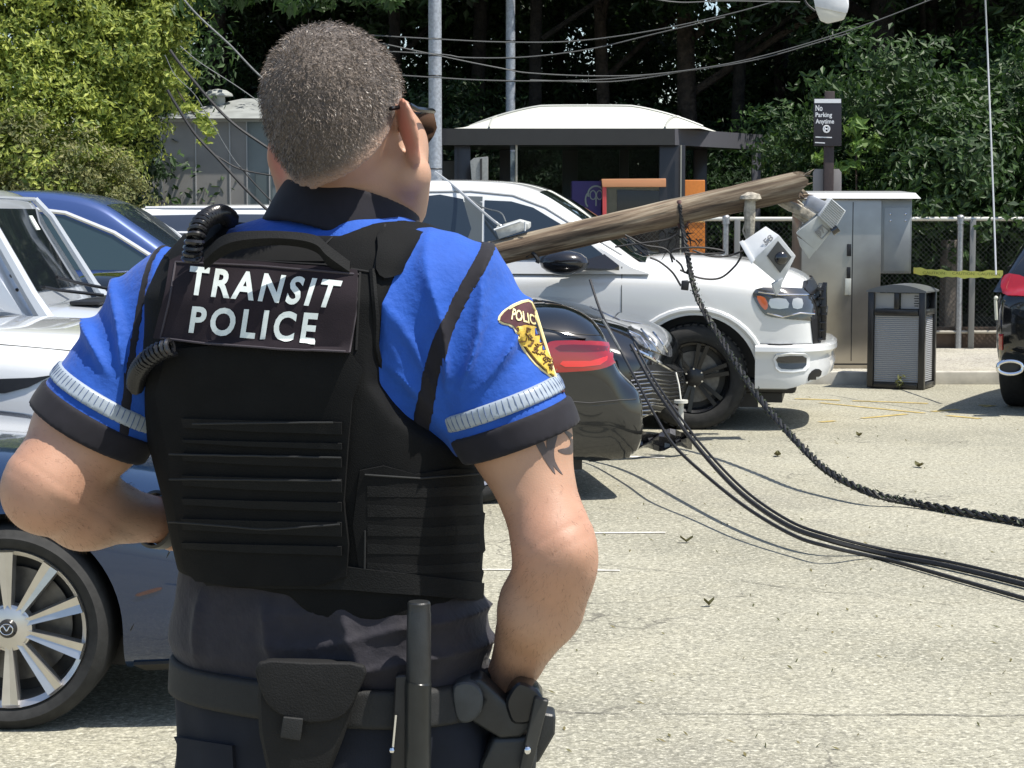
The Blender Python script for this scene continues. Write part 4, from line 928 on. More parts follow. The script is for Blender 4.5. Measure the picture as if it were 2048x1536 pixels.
# ---------------------------------------------------------------- silver off-roader with upright windshield
M = placeM((.62, -.80), (P(74, 433, 10.55).x, 10.55), R(-1))
SLV = paint('silver_paint', (.50, .53, .56), .25, .3)
JP = [(1.95, .50, .95, 1.0, .62, .4), (1.92, .45, 1.0, 1.09, .66, .5), (1.7, .45, 1.08, 1.17, .68, .52), (1.2, .45, 1.12, 1.21, .71, .56), (.75, .45, 1.15, 1.24, .76, .6), (.6, .42, 1.16, 1.24, .79, .66), (.3, .42, 1.18, 1.2, .80, .7), (-1.0, .42, 1.18, 1.2, .80, .7), (-1.85, .45, 1.18, 1.2, .80, .7), (-1.95, .5, 1.15, 1.18, .78, .66)]
v3 = vehicle('silver off-roader with upright bolted windshield frame at the left', 'car', 'parked cars', M, 3.9, 1.72, 1.88, (1.35, -1.25), .41, JP, [(.62, 1.18), (.55, 1.27), (.32, 1.66), (.22, 1.82), (.0, 1.865), (-.9, 1.87), (-1.8, 1.85), (-1.88, 1.75), (-1.9, 1.2)], .79, .69, 1.16, SLV)
v3['near'] = -1
jr = downray(M)
def wsray(u, v_):   # windshield coordinates: u across, v up
    o = M @ Vector((3.0, u, 1.0 + v_)); d = (M.to_3x3() @ Vector((-1, 0, 0.0))).normalized(); return o, d
decal('windshield', [(-.66, .30), (-.60, .74), (.60, .74), (.66, .30)], wsray, v3['bvh'], GLS, v3['root'], .008, .08)
m = MB(M)
for s in (-1, 1): m.tube([(.66, s * .785, 1.16), (.565, s * .755, 1.30), (.33, s * .70, 1.70), (.24, s * .68, 1.80)], 1, 8, rs=[.045, .024, .02, .02] if s > 0 else [.05, .04, .036, .03])
m.tube([(.24, -.68, 1.80), (.24, .68, 1.80)], .012, 8); m.build('windshield_frame', mat('pale_frame', (.42, .45, .48), .35, coat=.6), v3['root'])
m = MB()
for px, py in ((22, 552), (34, 580)):
    h = bvh_of(v3['body'], v3['cabin']).ray_cast(*pxray(px, py)); 
    if h[0]: m.sphere(h[0], .011, 8)
if m.v: m.build('frame_bolt', BLK, v3['root'])
m = MB(M); m.box((.80, 0, 1.245), (.16, 1.1, .02), None, .005); m.build('cowl_grille', BLK, v3['root'])
m = MB(M); m.tube([(.80, .45, 1.27), (.62, .1, 1.33), (.56, -.15, 1.37)], .010, 6); m.tube([(.80, -.1, 1.27), (.64, -.45, 1.31), (.60, -.6, 1.33)], .010, 6); m.tube([(.86, -.25, 1.26), (.88, -.55, 1.13)], .008, 5); m.build('wiper', BLK, v3['root'])
decal('inspection_sticker', [(.36, .62), (.28, .62), (.28, .70), (.36, .70)], wsray, v3['bvh'], mat('sticker', (.75, .80, .72), .5), v3['root'], .012, .05)
sides(v3, 'side_window', [(.36, 1.24), (.16, 1.66), (-.55, 1.70), (-.6, 1.24)], GLS, .005); sides(v3, 'rear_side_window', [(-.75, 1.28), (-.75, 1.70), (-1.7, 1.68), (-1.75, 1.28)], GLS, .005)
seams('panel_seam', [[(.50, .5), (.50, 1.15)], [(-.65, .5), (-.65, 1.75)]], sideray(M, -1), v3['bvh'], .004, GAP, v3['root'])
m = MB(M); m.box((1.96, 0, .62), (.16, 1.55, .16), None, .03); m.box((-1.98, 0, .62), (.12, 1.5, .16), None, .03); m.build('bumper', BLK, v3['root'])
m = MB(M)
for ax in (1.35, -1.25):
    for s in (-1, 1): m.tube([(ax + .50 * math.cos(a), s * .82, .46 + .46 * math.sin(a)) for a in np.linspace(.1, math.pi - .1, 14)], .045, 8)
m.build('fender_flare', BLK, v3['root'])
# ---------------------------------------------------------------- blue utility vehicle behind the off-roader
M = placeM((1.05, -.90), (P(372, 433, 20.2).x + .15, 20.2), R(-4))
BLU = paint('blue_paint', (.045, .085, .24), .25, .3)
v4 = vehicle('blue car with pale window trim seen behind the silver off-roader', 'car', 'parked cars', M, 4.8, 1.9, 1.97, (1.45, -1.4), .38, [(a, b, c_, d, e, f) for a, b, c_, d, e, f in SUV(4.8, 1, 1.10)], [(1.15, 1.10), (.95, 1.22), (.35, 1.62), (-.05, 1.86), (-.5, 1.955), (-1.1, 1.97), (-1.7, 1.93), (-2.1, 1.6), (-2.25, 1.15)], .90, .70, 1.08, BLU)
decal('windshield', [(1.05, -.72), (.60, -.64), (.02, -.58), (.02, .58), (.60, .64), (1.05, .72)], downray(M), v4['bvh'], mat('sky_glass', (.03, .045, .06), .05, coat=1.), v4['root'], .006, .1)
sides(v4, 'side_window', [(.70, 1.17), (.15, 1.50), (-.35, 1.70), (-.9, 1.76), (-1.5, 1.74), (-1.9, 1.5), (-1.95, 1.18)], mat('green_glass', (.035, .06, .065), .06, coat=1.), .006)
seams('chrome_trim', [[(.80, 1.15), (.15, 1.54), (-.35, 1.735), (-.9, 1.80), (-1.5, 1.78)]], sideray(M, -1), v4['bvh'], .022, mat('satin_trim', (.75, .75, .74), .3, .3), v4['root'], .004, .1)
seams('window_divider', [[(-.75, 1.17), (-.78, 1.76)]], sideray(M, -1), v4['bvh'], .03, BLK, v4['root'], .006, .1)
m = MB(M); m.sphere((.72, -1.02, 1.22), .1, 12, (.8, 1., .7)); m.build('wing_mirror', BLU, v4['root'])
# ---------------------------------------------------------------- white van-like vehicle far behind
M = placeM((-2.4, -.95), (P(250, 433, 23.0).x, 22.95), R(0))
v5 = vehicle('long white vehicle with dark windows just in front of the grey shed', 'car', 'parked cars', M, 5.0, 1.95, 1.86, (1.5, -1.45), .38, SUV(5.0, 1, 1.12), [(1.0, 1.16), (.8, 1.28), (.35, 1.68), (.0, 1.82), (-.4, 1.845), (-1.6, 1.84), (-2.2, 1.82), (-2.42, 1.70), (-2.48, 1.2)], .93, .78, 1.12, WHT)
sides(v5, 'side_window', smoothpoly([(.5, 1.26), (.08, 1.66), (-.4, 1.72), (-2.15, 1.71), (-2.32, 1.62), (-2.28, 1.3), (-2.1, 1.26)], 2), mat('bluish_glass', (.05, .06, .085), .1, coat=.6), .006)
seams('roof_rail', [[(-.1, 1.79), (-2.2, 1.79)], [(.5, 1.50), (-2.2, 1.52)]], sideray(M, -1), v5['bvh'], .018, mat('rail_white', (.7, .7, .7), .3), v5['root'], .01, .2)
m = MB(M); m.add([(-2.05, -.02, 1.84), (-2.05, .02, 1.84), (-2.25, .02, 1.84), (-2.25, -.02, 1.84), (-2.2, 0, 1.905), (-2.24, 0, 1.90)], [(0, 3, 5, 4), (1, 4, 5, 2), (0, 4, 1), (3, 2, 5)]); m.build('roof_antenna', BLK, v5['root'])
# ---------------------------------------------------------------- black sedan with the red tail light
BK = paint('black_paint', (.006, .007, .008), .0, .12)
c = Vector((P(1288, 433, 12.25).x, 12.25)); M = placeM((-2.40, .80), (c.x, c.y), R(180) - R(-7))
S6 = [(a, b + (.04 if b < .3 else 0), z1 * 1.07, z2 * 1.10, w_, wt) for a, b, z1, z2, w_, wt in SED(4.8)][:-3] + [(-2.02, .22, 1.00, 1.15, .875, .66), (-2.14, .22, .96, 1.09, .86, .64), (-2.21, .22, .86, .98, .855, .68), (-2.26, .22, .72, .78, .85, .74), (-2.36, .24, .67, .71, .84, .72), (-2.41, .30, .60, .64, .78, .66), (-2.42, .38, .52, .55, .66, .5)]
v6 = vehicle('black sedan with lit-up looking red tail light beside the officer\'s elbow' if False else 'black sedan with a large red tail light right of the officer\'s sleeve', 'car', 'parked cars', M, 4.8, 1.80, 1.47, (1.40, -1.38), .345, S6, [(x, z * 1.03) for x, z in SGP], .86, .62, .98, BK)
b6 = v6['bvh']
sides(v6, 'side_window', [(.62, 1.08), (.10, 1.31), (-.5, 1.39), (-1.0, 1.35), (-1.45, 1.20), (-1.5, 1.10)], GLS)
decal('rear_window', [(-1.25, -.48), (-1.85, -.58), (-1.85, .58), (-1.25, .48)], downray(M), b6, GLS, v6['root'], .004, .09)
tl = decal('tail_light', smoothpoly([(1090, 690), (1130, 682), (1190, 684), (1232, 690), (1240, 704), (1228, 726), (1200, 738), (1150, 743), (1095, 740)], 3), pxray, b6, RED, v6['root'], .012, 7)
tlB = bvh_of(tl)
decal('lamp_band', smoothpoly([(1120, 690), (1180, 690), (1225, 694), (1215, 702), (1120, 702)], 2), pxray, tlB, REDD, tl, .002, 7)
decal('lamp_glow', smoothpoly([(1125, 722), (1180, 722), (1215, 712), (1200, 730), (1130, 734)], 2), pxray, tlB, mat('bright_red_lens', (.75, .03, .03), .1, coat=1.), tl, .002, 7)
seams('panel_seam', [[(1040, 590), (1120, 592), (1190, 606), (1235, 634)], [(1080, 655), (1150, 668), (1220, 672)], [(1100, 800), (1180, 806), (1240, 800), (1282, 798)]], pxray, b6, .004, GAP, v6['root'])
decal('lower_bumper', smoothpoly([(1080, 812), (1180, 812), (1278, 806), (1284, 850), (1270, 900), (1240, 915), (1080, 915)], 2), pxray, b6, mat('bumper_gloss_black', (.012, .012, .011), .14, coat=1.), v6['root'], .010, 10)
0 and decal('bumper_sheen_panel', smoothpoly([(1165, 752), (1205, 750), (1215, 775), (1240, 800), (1160, 806), (1150, 790)], 2), pxray, b6, mat('bumper_gloss', (.05, .06, .07), .12, coat=1.), v6['root'], .004, 8)
m = MB(); 
for px, py, Y in ((1240, 745, 12.5), (1250, 760, 12.5)): pass
decal('number_plate', [(-.22, .62), (.22, .62), (.22, .74), (-.22, .74)], frontray(M, -1), b6, mat('plate_white', (.6, .6, .58), .4), v6['root'], .006, .06)
sides(v6, 'head_light', smoothpoly([(1.9, .72), (2.2, .72), (2.28, .66), (2.0, .66)], 3), CHR, .006, step=.05)
# ---------------------------------------------------------------- black car nose, broken, under the pole
M = placeM((2.36, -.80), (P(1282, 433, 14.55).x, 14.55), R(-17))
S7 = [(a, max(b, .16), z1 * 1.16, z2 * 1.17, w_ * .95, wt * .95) for a, b, z1, z2, w_, wt in SED(4.8)]
v7 = vehicle('black car with clear headlight and crumpled slatted nose, between the red-lamp sedan and white pickup', 'car', 'parked cars', M, 4.8, 1.72, 1.5, (1.38, -1.4), .35, S7, [(x, z * 1.05) for x, z in SGP], .82, .6, 1.02, BK)
b7 = v7['bvh']
hl7 = decal('head_light', smoothpoly([(1254, 656), (1286, 652), (1316, 664), (1338, 690), (1340, 714), (1310, 704), (1276, 690)], 3), pxray, b7, mat('lamp_clear', (.35, .37, .40), .08, .6, coat=1., noise=.8, nscale=22), v7['root'], .012, 6)
hB = bvh_of(hl7, v7['body'])
if hl7:
    seams('lamp_reflector', [[(1258, 662), (1280, 672), (1300, 700)], [(1282, 658), (1300, 680), (1322, 706)], [(1306, 664), (1320, 680), (1334, 704)]], pxray, hB, .006, CHR, hl7, .002, 6)
decal('grille', smoothpoly([(1272, 742), (1320, 728), (1366, 740), (1372, 800), (1366, 860), (1340, 872), (1290, 866), (1276, 800)], 2), pxray, b7, BLK, v7['root'], .006, 8)
gB = b7; rq = random.Random(3); ls = []
for k in range(17):
    y = 742 + k * 7.6; ls.append([(1262 + rq.uniform(-4, 4), y + 4), (1300, y + rq.uniform(-2, 3)), (1335, y + 3 + rq.uniform(-2, 3)), (1372, y + rq.uniform(-3, 3))])
seams('slat', ls, pxray, gB, .0058, mat('slat_chrome', (.35, .35, .36), .2, .9), v7['root'], .016, 8)
seams('chrome_strip', [[(1262, 698), (1300, 716), (1345, 742), (1362, 752)]], pxray, gB, .014, CHR, v7['root'], .01, 8)
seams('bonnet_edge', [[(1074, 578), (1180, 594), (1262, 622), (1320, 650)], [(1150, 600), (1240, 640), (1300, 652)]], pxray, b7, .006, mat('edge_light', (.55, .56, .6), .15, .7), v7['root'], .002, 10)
decal('windshield', [(.80, -.56), (.20, -.48), (.20, .48), (.80, .56)], downray(M), b7, GLS, v7['root'], .004, .09)
sides(v7, 'side_window', [(.62, 1.12), (.10, 1.34), (-.5, 1.42), (-1.0, 1.38), (-1.45, 1.22), (-1.5, 1.14)], GLS)
# torn under-tray hanging at the nose
m = MB(); vs = []; fs = []
for i in range(15):
    for j in range(6):
        x = 1230 + i * 11; y = 868 + j * 7 - i * .6 + 5 * math.sin(i * 1.1 + j); vs.append(P(x, y, 14.2 + .02 * j + .05 * math.sin(i * .9 + j * 1.7) + i * .02))
for i in range(14):
    for j in range(5): fs.append((i * 6 + j, i * 6 + 6 + j, i * 6 + 7 + j, i * 6 + j + 1))
m.add(vs, fs); m.build('torn_undertray', mat('crumpled_plastic', (.03, .03, .034), .22, coat=.6), v7['root'], True, 20)
m = MB(); m.tube([P(1352, 745, 14.6), P(1358, 770, 14.55), P(1362, 800, 14.5)], .006, 6); m.cyl(P(1362, 800, 14.5), P(1362, 806, 14.5), .05, 12); m.cyl(P(1362, 806, 14.5), P(1362, 852, 14.5), .019, 10); m.build('loose_bracket', mat('pale_bracket', (.55, .54, .48), .5), v7['root'])
# ---------------------------------------------------------------- white pickup
c = G(1388, 860); YW = R(-9); Wp = 2.02
M = placeM((1.85, -Wp / 2 + .01), (c.x, c.y), YW)
PK = [(2.83, .52, .86, .92, .66, .5), (2.80, .46, .98, 1.10, .84, .6), (2.72, .44, 1.05, 1.22, .94, .66), (2.5, .44, 1.12, 1.30, .985, .74), (2.2, .44, 1.17, 1.36, 1.0, .78), (1.7, .44, 1.20, 1.40, 1.0, .80), (1.40, .44, 1.21, 1.38, 1.0, .84), (.9, .42, 1.22, 1.28, 1.0, .9), (-.6, .42, 1.22, 1.28, 1.0, .9), (-1.25, .42, 1.24, 1.28, 1.0, .9), (-1.32, .45, 1.38, 1.40, 1.0, .93), (-2.5, .48, 1.40, 1.42, 1.0, .93), (-2.64, .52, 1.39, 1.41, .98, .92), (-2.68, .60, 1.3, 1.36, .95, .88)]
PGP = [(1.48, 1.30), (1.28, 1.43), (.82, 1.76), (.48, 1.945), (.1, 2.005), (-.6, 2.01), (-1.12, 1.96), (-1.22, 1.82), (-1.27, 1.28)]
BKW = mat('wheel_black', (.010, .010, .011), .35, .3, coat=.3)
v8 = vehicle('white crew-cab pickup with black wheels, the fallen pole across its cab', 'truck', 'parked cars', M, 5.9, Wp, 1.98, (1.85, -1.66), .418, PK, PGP, .96, .74, 1.24, WHT, .50, 2, dict(wd=.28, rim=.285, style='six', rimmat=BKW, detail=2, lugs=6), name='pickup_truck', steer=R(6))
b8 = v8['bvh']; rt = v8['root']; sr = sideray(M, -1)
DG = mat('dark_side_glass', (.022, .032, .042), .06, coat=1.)
for s in (-1, 1):
    rr_ = sideray(M, s)
    decal('front_side_window', [(.14, 1.35), (.12, 1.83), (.34, 1.82), (.52, 1.77), (.75, 1.64), (.98, 1.49), (1.10, 1.40), (1.10, 1.35)], rr_, b8, DG, rt, .006, .07)
    decal('rear_side_window', smoothpoly([(-.06, 1.36), (-.06, 1.84), (-.5, 1.85), (-.90, 1.82), (-.98, 1.62), (-.92, 1.36)], 2), rr_, b8, DG, rt, .006, .07)
    decal('pillar_trim', [(.12, 1.33), (.10, 1.86), (-.05, 1.865), (-.05, 1.33)], rr_, b8, mat('pillar_grey', (.10, .115, .12), .3), rt, .005, .08)
    seams('panel_seam', [[(1.27, .55), (1.26, 1.30)], [(.05, .50), (.05, 1.33)], [(-1.15, .50), (-1.17, 1.3)], [(-1.32, .5), (-1.32, 1.38)]], rr_, b8, .0045, mat('pale_gap', (.12, .13, .13), .6), rt, 0, .08)
    seams('window_frame', [[(-1.08, 1.85), (-.6, 1.90), (0, 1.905), (.35, 1.87), (.62, 1.77), (.95, 1.57), (1.25, 1.39)]], rr_, b8, .010, mat('frame_grey', (.33, .34, .34), .4), rt, 0, .06)
    # wheel-arch flare
    for ax in (1.85, -1.66):
        m = MB(); pts = []
        for a in np.linspace(.05, math.pi - .05, 22):
            o, d = rr_(ax + .565 * math.cos(a), .42 + .545 * math.sin(a)); h = b8.ray_cast(o, d)
            if h[0]: pts.append(h[0])
        if len(pts) > 3: m.tube(pts, .026, 8); m.build('wheel_arch_flare', WHT, rt)
    decal('door_handle', [(.12, 1.12), (.35, 1.13), (.35, 1.165), (.12, 1.155)], rr_, b8, WHT, rt, .03, .05)
decal('windshield', [(1.44, -.82), (1.15, -.76), (.55, -.64), (.55, .64), (1.15, .76), (1.44, .82)], downray(M), b8, mat('screen_glass', (.02, .035, .028), .05, coat=1.), rt, .006, .1)
m = MB(M); m.tube([(1.44, -.5, 1.36), (1.22, .0, 1.49)], .009, 6); m.tube([(1.44, .3, 1.36), (1.22, .75, 1.46)], .009, 6); m.build('wiper', BLK, rt)
for s in (-1, 1):
    m = MB(M); m.sphere((.82, s * 1.14, 1.335), 1, 16, (.20, .15, .10)); m.add([(.80, s * .97, 1.27), (1.24, s * .965, 1.27), (1.24, s * .965, 1.31), (1.12, s * .955, 1.40), (.80, s * 1.05, 1.30), (1.2, s * 1.0, 1.28)], [(0, 1, 2, 3), (0, 4, 5, 1), (4, 3, 2, 5), (0, 3, 4), (1, 5, 2)]); m.build('wing_mirror', mat('mirror_black', (.012, .012, .014), .18, coat=.6), rt)
hl8 = decal('head_light', smoothpoly([(1506, 586), (1526, 576), (1600, 578), (1632, 584), (1636, 636), (1600, 640), (1560, 636), (1530, 630), (1512, 606)], 2), pxray, b8, mat('lamp_dark', (.035, .038, .04), .08, coat=1., spec=.8), rt, .01, 7)
hB = bvh_of(hl8)
decal('indicator', smoothpoly([(1514, 592), (1530, 596), (1536, 612), (1530, 620), (1518, 606)], 2), pxray, hB, mat('amber_lens', (.42, .09, .02), .1, coat=1.), hl8, .003, 5)
for q in ([(1540, 598), (1572, 598), (1576, 616), (1542, 616)], [(1586, 598), (1604, 598), (1604, 616), (1586, 616)]): decal('lamp_lens', smoothpoly(q, 2), pxray, hB, mat('lens_pale', (.42, .44, .43), .1, .3, coat=1.), hl8, .003, 5)
seams('lamp_strip', [[(1534, 626), (1565, 634), (1600, 626), (1628, 628)], [(1516, 584), (1560, 590), (1600, 590), (1630, 590)]], pxray, hB, .007, CHR, hl8, .004, 6)
# grille across the front
decal('grille', [(-.74, .70), (.74, .70), (.78, 1.12), (.60, 1.18), (-.60, 1.18), (-.78, 1.12)], frontray(M), b8, BLK, rt, .02, .09)
m = MB(M)
for k in range(7): m.box((2.865 - .012 * abs(k - 3), 0, .72 + .066 * k), (.05, 1.5, .016), None, .004)
for y in np.linspace(-.7, .7, 9): m.box((2.86, y, .92), (.04, .014, .42), None, .003)
m.build('grille_bar', mat('grille_dark', (.03, .03, .033), .2, .5), rt)
m = MB(M)   # bumper bar wrapping the corner
pts = [(2.33, -.98), (2.58, -.972), (2.74, -.90), (2.86, -.70), (2.91, -.4), (2.92, 0), (2.91, .4), (2.86, .70), (2.74, .90), (2.58, .972), (2.33, .98)]
pts = [(p.x, p.y) for p in catmull([(x, y, 0) for x, y in pts], 4)]; vs = []; fs = []
prof = [(-.02, .33), (.02, .34), (.04, .42), (.024, .56), (.034, .61), (.055, .635), (.05, .67), (.02, .69), (-.08, .685), (-.08, .36)]
for i, (x, y) in enumerate(pts):
    a = Vector(pts[max(0, i - 1)]); b = Vector(pts[min(len(pts) - 1, i + 1)]); t_ = (b - a).normalized(); n_ = Vector((t_.y, -t_.x))
    for o_, z in prof: vs.append((x + n_.x * o_, y + n_.y * o_, z + (.10 * max(0, (x - 2.6) / .3) if z < .5 else 0)))
L_ = len(prof)
for i in range(len(pts) - 1):
    for k in range(L_): fs.append((i * L_ + k, i * L_ + (k + 1) % L_, (i + 1) * L_ + (k + 1) % L_, (i + 1) * L_ + k))
fs.append(tuple(range(L_))); fs.append(tuple((len(pts) - 1) * L_ + k for k in range(L_)))
m.add(vs, fs); bp8 = m.build('front_bumper', WHT, rt, True, 40); bm = bmesh.new(); bm.from_mesh(bp8.data); bmesh.ops.recalc_face_normals(bm, faces=bm.faces); bm.to_mesh(bp8.data); bm.free()
pB = bvh_of(bp8, v8['body'])
decal('fog_lamp_bezel', smoothpoly([(1552, 708), (1610, 706), (1618, 722), (1610, 742), (1560, 744), (1550, 728)], 2), pxray, pB, mat('bezel_white', (.74, .75, .74), .25, coat=1.), bp8, .012, 7)
decal('fog_lamp', smoothpoly([(1556, 713), (1604, 711), (1611, 722), (1604, 737), (1563, 738), (1555, 726)], 2), pxray, pB, mat('fog_dark', (.02, .02, .022), .1, coat=1.), bp8, .016, 7)
decal('tow_hook', smoothpoly([(1618, 748), (1630, 738), (1642, 742), (1636, 758), (1624, 766), (1616, 762)], 2), pxray, pB, BLK, bp8, .008, 6)
m = MB(M); m.box((2.40, 0, .34), (.5, 1.5, .12), None, .03); m.build('air_dam', BLK, rt)
decal('grille_surround', [(1606, 564), (1640, 558), (1660, 572), (1662, 690), (1626, 690), (1620, 634), (1636, 628), (1638, 582), (1604, 577)], pxray, b8, BLK, rt, .012, 8)
seams('bumper_gap', [[(1510, 688), (1560, 690), (1622, 688)]], pxray, pB, .006, GAP, rt, .004, 7)
# ---------------------------------------------------------------- dark utility vehicle at the right edge
c = G(2052, 832); M = placeM((-1.45, .93), (c.x + .05, c.y), R(180) + R(-8) - R(0))
M = placeM((-1.42, -.93), (c.x + .02, c.y), R(-7)) if False else M
M = placeM((-2.30, .84), (P(1998, 433, 17.6).x, 17.6), R(64))
v9 = vehicle('black utility vehicle cut by the right edge, tail light and exhaust towards the litter bin', 'car', 'parked cars', M, 4.7, 1.90, 1.70, (1.45, -1.40), .37, [(a, b + (.12 if a < -1.9 else 0), c_, d, e, f) for a, b, c_, d, e, f in SUV(4.7, 1, 1.05)], [(1.0, 1.08), (.8, 1.2), (.3, 1.52), (-.05, 1.66), (-.5, 1.70), (-1.1, 1.69), (-1.6, 1.62), (-2.05, 1.30), (-2.22, 1.08)], .9, .7, 1.05, BK)
b9 = v9['bvh']
decal('tail_light', smoothpoly([(2004, 560), (2020, 548), (2060, 560), (2075, 590), (2030, 592), (2006, 588)], 2), pxray, b9, RED, v9['root'], .01, 6)
for s in (-1, 1): decal('side_window', [(.5, 1.18), (.1, 1.45), (-.6, 1.58), (-1.3, 1.56), (-1.8, 1.3), (-1.8, 1.18)], sideray(M, s), b9, GLS, v9['root'], .005, .08)
decal('rear_window', [(-1.55, -.6), (-2.12, -.66), (-2.12, .66), (-1.55, .6)], downray(M), b9, GLS, v9['root'], .005, .08)
decal('rear_reflector', [(1999, 668), (2006, 668), (2006, 700), (1999, 698)], pxray, b9, RED, v9['root'], .01, 5)
m = MB(); m.tube([P(1996 + 24 + 26 * math.cos(a) * (1 if abs(math.cos(a)) < .9 else .95), 735 - 13 * math.sin(a), 17.35) for a in np.linspace(0, 6.28, 25)], .017, 8); ex = m.build('exhaust_tip', CHR, v9['root'])
m = MB(); m.add(*slabpoly([(2000, 727), (2042, 727), (2044, 744), (1998, 744)], 17.37, .1, 0)); m.build('exhaust_bore', BLK, ex)
# ================================================================ the fallen pole and everything hanging from it
PY = 15.75
t = thing('utility_pole', P(930, 505, PY), 'weathered wooden utility pole fallen at a slant across the white pickup', 'pole')
def woodmat():
    m = bpy.data.materials.new('weathered_wood'); m.use_nodes = True; n = m.node_tree; b = n.nodes['Principled BSDF']; L = n.links.new
    tc = n.nodes.new('ShaderNodeTexCoord'); mp = n.nodes.new('ShaderNodeMapping'); mp.vector_type = 'TEXTURE'; mp.inputs['Rotation'].default_value = (0, -R(13.2), 0); mp.inputs['Scale'].default_value = (1 / .8, 1 / 13, 1 / 13)
    t1 = n.nodes.new('ShaderNodeTexNoise'); t1.inputs['Scale'].default_value = 1.; t1.inputs['Detail'].default_value = 7; t1.inputs['Roughness'].default_value = .65
    L(tc.outputs['Object'], mp.inputs[0]); L(mp.outputs[0], t1.inputs['Vector']); r = n.nodes.new('ShaderNodeValToRGB'); r.color_ramp.elements[0].position = .36; r.color_ramp.elements[0].color = (.06, .036, .022, 1); r.color_ramp.elements[1].position = .66; r.color_ramp.elements[1].color = (.34, .29, .21, 1)
    e = r.color_ramp.elements.new(.5); e.color = (.15, .108, .07, 1); L(t1.outputs[0], r.inputs[0])
    def lay_(s, sc_, lo, hi, a, z, src):
        mp2 = n.nodes.new('ShaderNodeMapping'); mp2.vector_type = 'TEXTURE'; mp2.inputs['Rotation'].default_value = (0, -R(13.2), 0); mp2.inputs['Scale'].default_value = tuple(1 / q_ for q_ in sc_); tt = n.nodes.new('ShaderNodeTexNoise'); tt.inputs['Scale'].default_value = s; tt.inputs['Detail'].default_value = 5
        L(tc.outputs['Object'], mp2.inputs[0]); L(mp2.outputs[0], tt.inputs['Vector']); mr = n.nodes.new('ShaderNodeMapRange'); mr.inputs[1].default_value = lo; mr.inputs[2].default_value = hi; mr.inputs[3].default_value = a; mr.inputs[4].default_value = z; L(tt.outputs[0], mr.inputs[0])
        mm = n.nodes.new('ShaderNodeVectorMath'); mm.operation = 'SCALE'; L(src, mm.inputs[0]); L(mr.outputs[0], mm.inputs['Scale']); return mm.outputs[0]
    cl = lay_(1., (3, 70, 70), .4, .6, .86, 1.1, r.outputs[0]); cl = lay_(1., (.9, 26, 26), .38, .43, .45, 1., cl); cl = lay_(1., (.9, 2, 2), .4, .62, .7, 1.25, cl); L(cl, b.inputs['Base Color']); b.inputs['Roughness'].default_value = .9
    bp = n.nodes.new('ShaderNodeBump'); bp.inputs['Strength'].default_value = .9; bp.inputs['Distance'].default_value = .012; L(t1.outputs[0], bp.inputs['Height']); L(bp.outputs[0], b.inputs['Normal']); return m
WOOD = woodmat()
A_, B_ = P(800, 549, PY), P(1603, 369, PY - .15); pts = []; rs_ = []; rq = random.Random(1)
vs = []; fs = []; NA, NR = 60, 28; ax = (B_ - A_); u1 = ax.normalized(); w1 = u1.cross(Vector((0, 0, 1))).normalized(); w2 = w1.cross(u1)
for i in range(NA + 1):
    s = i / NA
    for k in range(NR):
        th = 2 * math.pi * k / NR; rad = (.098 + .010 * s) * (1 + .03 * math.sin(3 * th + s * 5) + .05 * max(0, math.sin(th * 5 + 3 * math.sin(s * 4))) ** 8 * -1 + .02 * math.sin(s * 40 + th * 2) * math.sin(s * 17))
        if s > .93: rad *= 1 - .5 * (s - .93) * (1 + math.sin(2 * th))
        ex = .05 * math.sin(th * 3 + 1) * (1 if i == NA else 0)
        vs.append(A_ + ax * s + u1 * ex + (w1 * math.cos(th) + w2 * math.sin(th)) * rad)
for i in range(NA):
    for k in range(NR): fs.append((i * NR + k, i * NR + (k + 1) % NR, (i + 1) * NR + (k + 1) % NR, (i + 1) * NR + k))
ce = len(vs); vs.append(B_ - u1 * .02); vs.append(A_)
for k in range(NR): fs.append((NA * NR + k, NA * NR + (k + 1) % NR, ce)); fs.append(((k + 1) % NR, k, ce + 1))
m = MB(); m.add(vs, fs); shaft = m.build('shaft', WOOD, t, True, 50)
# splinters at the broken ends
m = MB(); rq = random.Random(5)
for k in range(20):
    end = B_ if k < 7 else P(935, 515, PY); d = (u1 if k < 12 else -u1) + Vector((rq.uniform(-.3, .3), rq.uniform(-.3, .3), rq.uniform(-.3, .3))); a = end + Vector((rq.uniform(-.03, .03), rq.uniform(-.07, .07), rq.uniform(-.08, .08)))
    m.tube([a, a + d * rq.uniform(.04, .12)], 1, 4, rs=[.010, .002])
m.build('splinters', WOOD, t)
WTH = mat('weathered_bracket', (.46, .42, .34), .7, .1, noise=.45, nscale=30, bump=.4, bscale=80)
# knob-headed bolt bracket below the pole and cross-piece
m = MB(); yk = PY - .22; m.tube([P(1500, 384, yk), P(1500, 390, yk), P(1501, 398, yk), P(1500, 402, yk)], 1, 14, rs=[.02, .075, .085, .03]); m.tube([P(1500, 396, yk), P(1499, 424, yk), P(1500, 462, yk), P(1497, 490, yk)], 1, 10, rs=[.042, .046, .036, .02]); m.tube([P(1492, 440, yk), P(1486, 462, yk), P(1494, 480, yk)], .008, 5); m.build('knob_bracket', WTH, t)
m = MB(); m.tube([P(1560, 400, PY), P(1580, 412, PY - .05), P(1600, 420, PY - .05)], .04, 8); m.tube([P(1575, 395, PY), P(1592, 398, PY), P(1618, 420, PY - .05)], .006, 5); m.box(P(1612, 428, PY - .02), (.16, .1, .07), Matrix.Rotation(R(30), 3, 'Y'), .01); m.tube([P(1590, 425, PY), P(1615, 445, PY), P(1600, 462, PY - .04)], .03, 8); m.build('lamp_bracket', WTH, t)
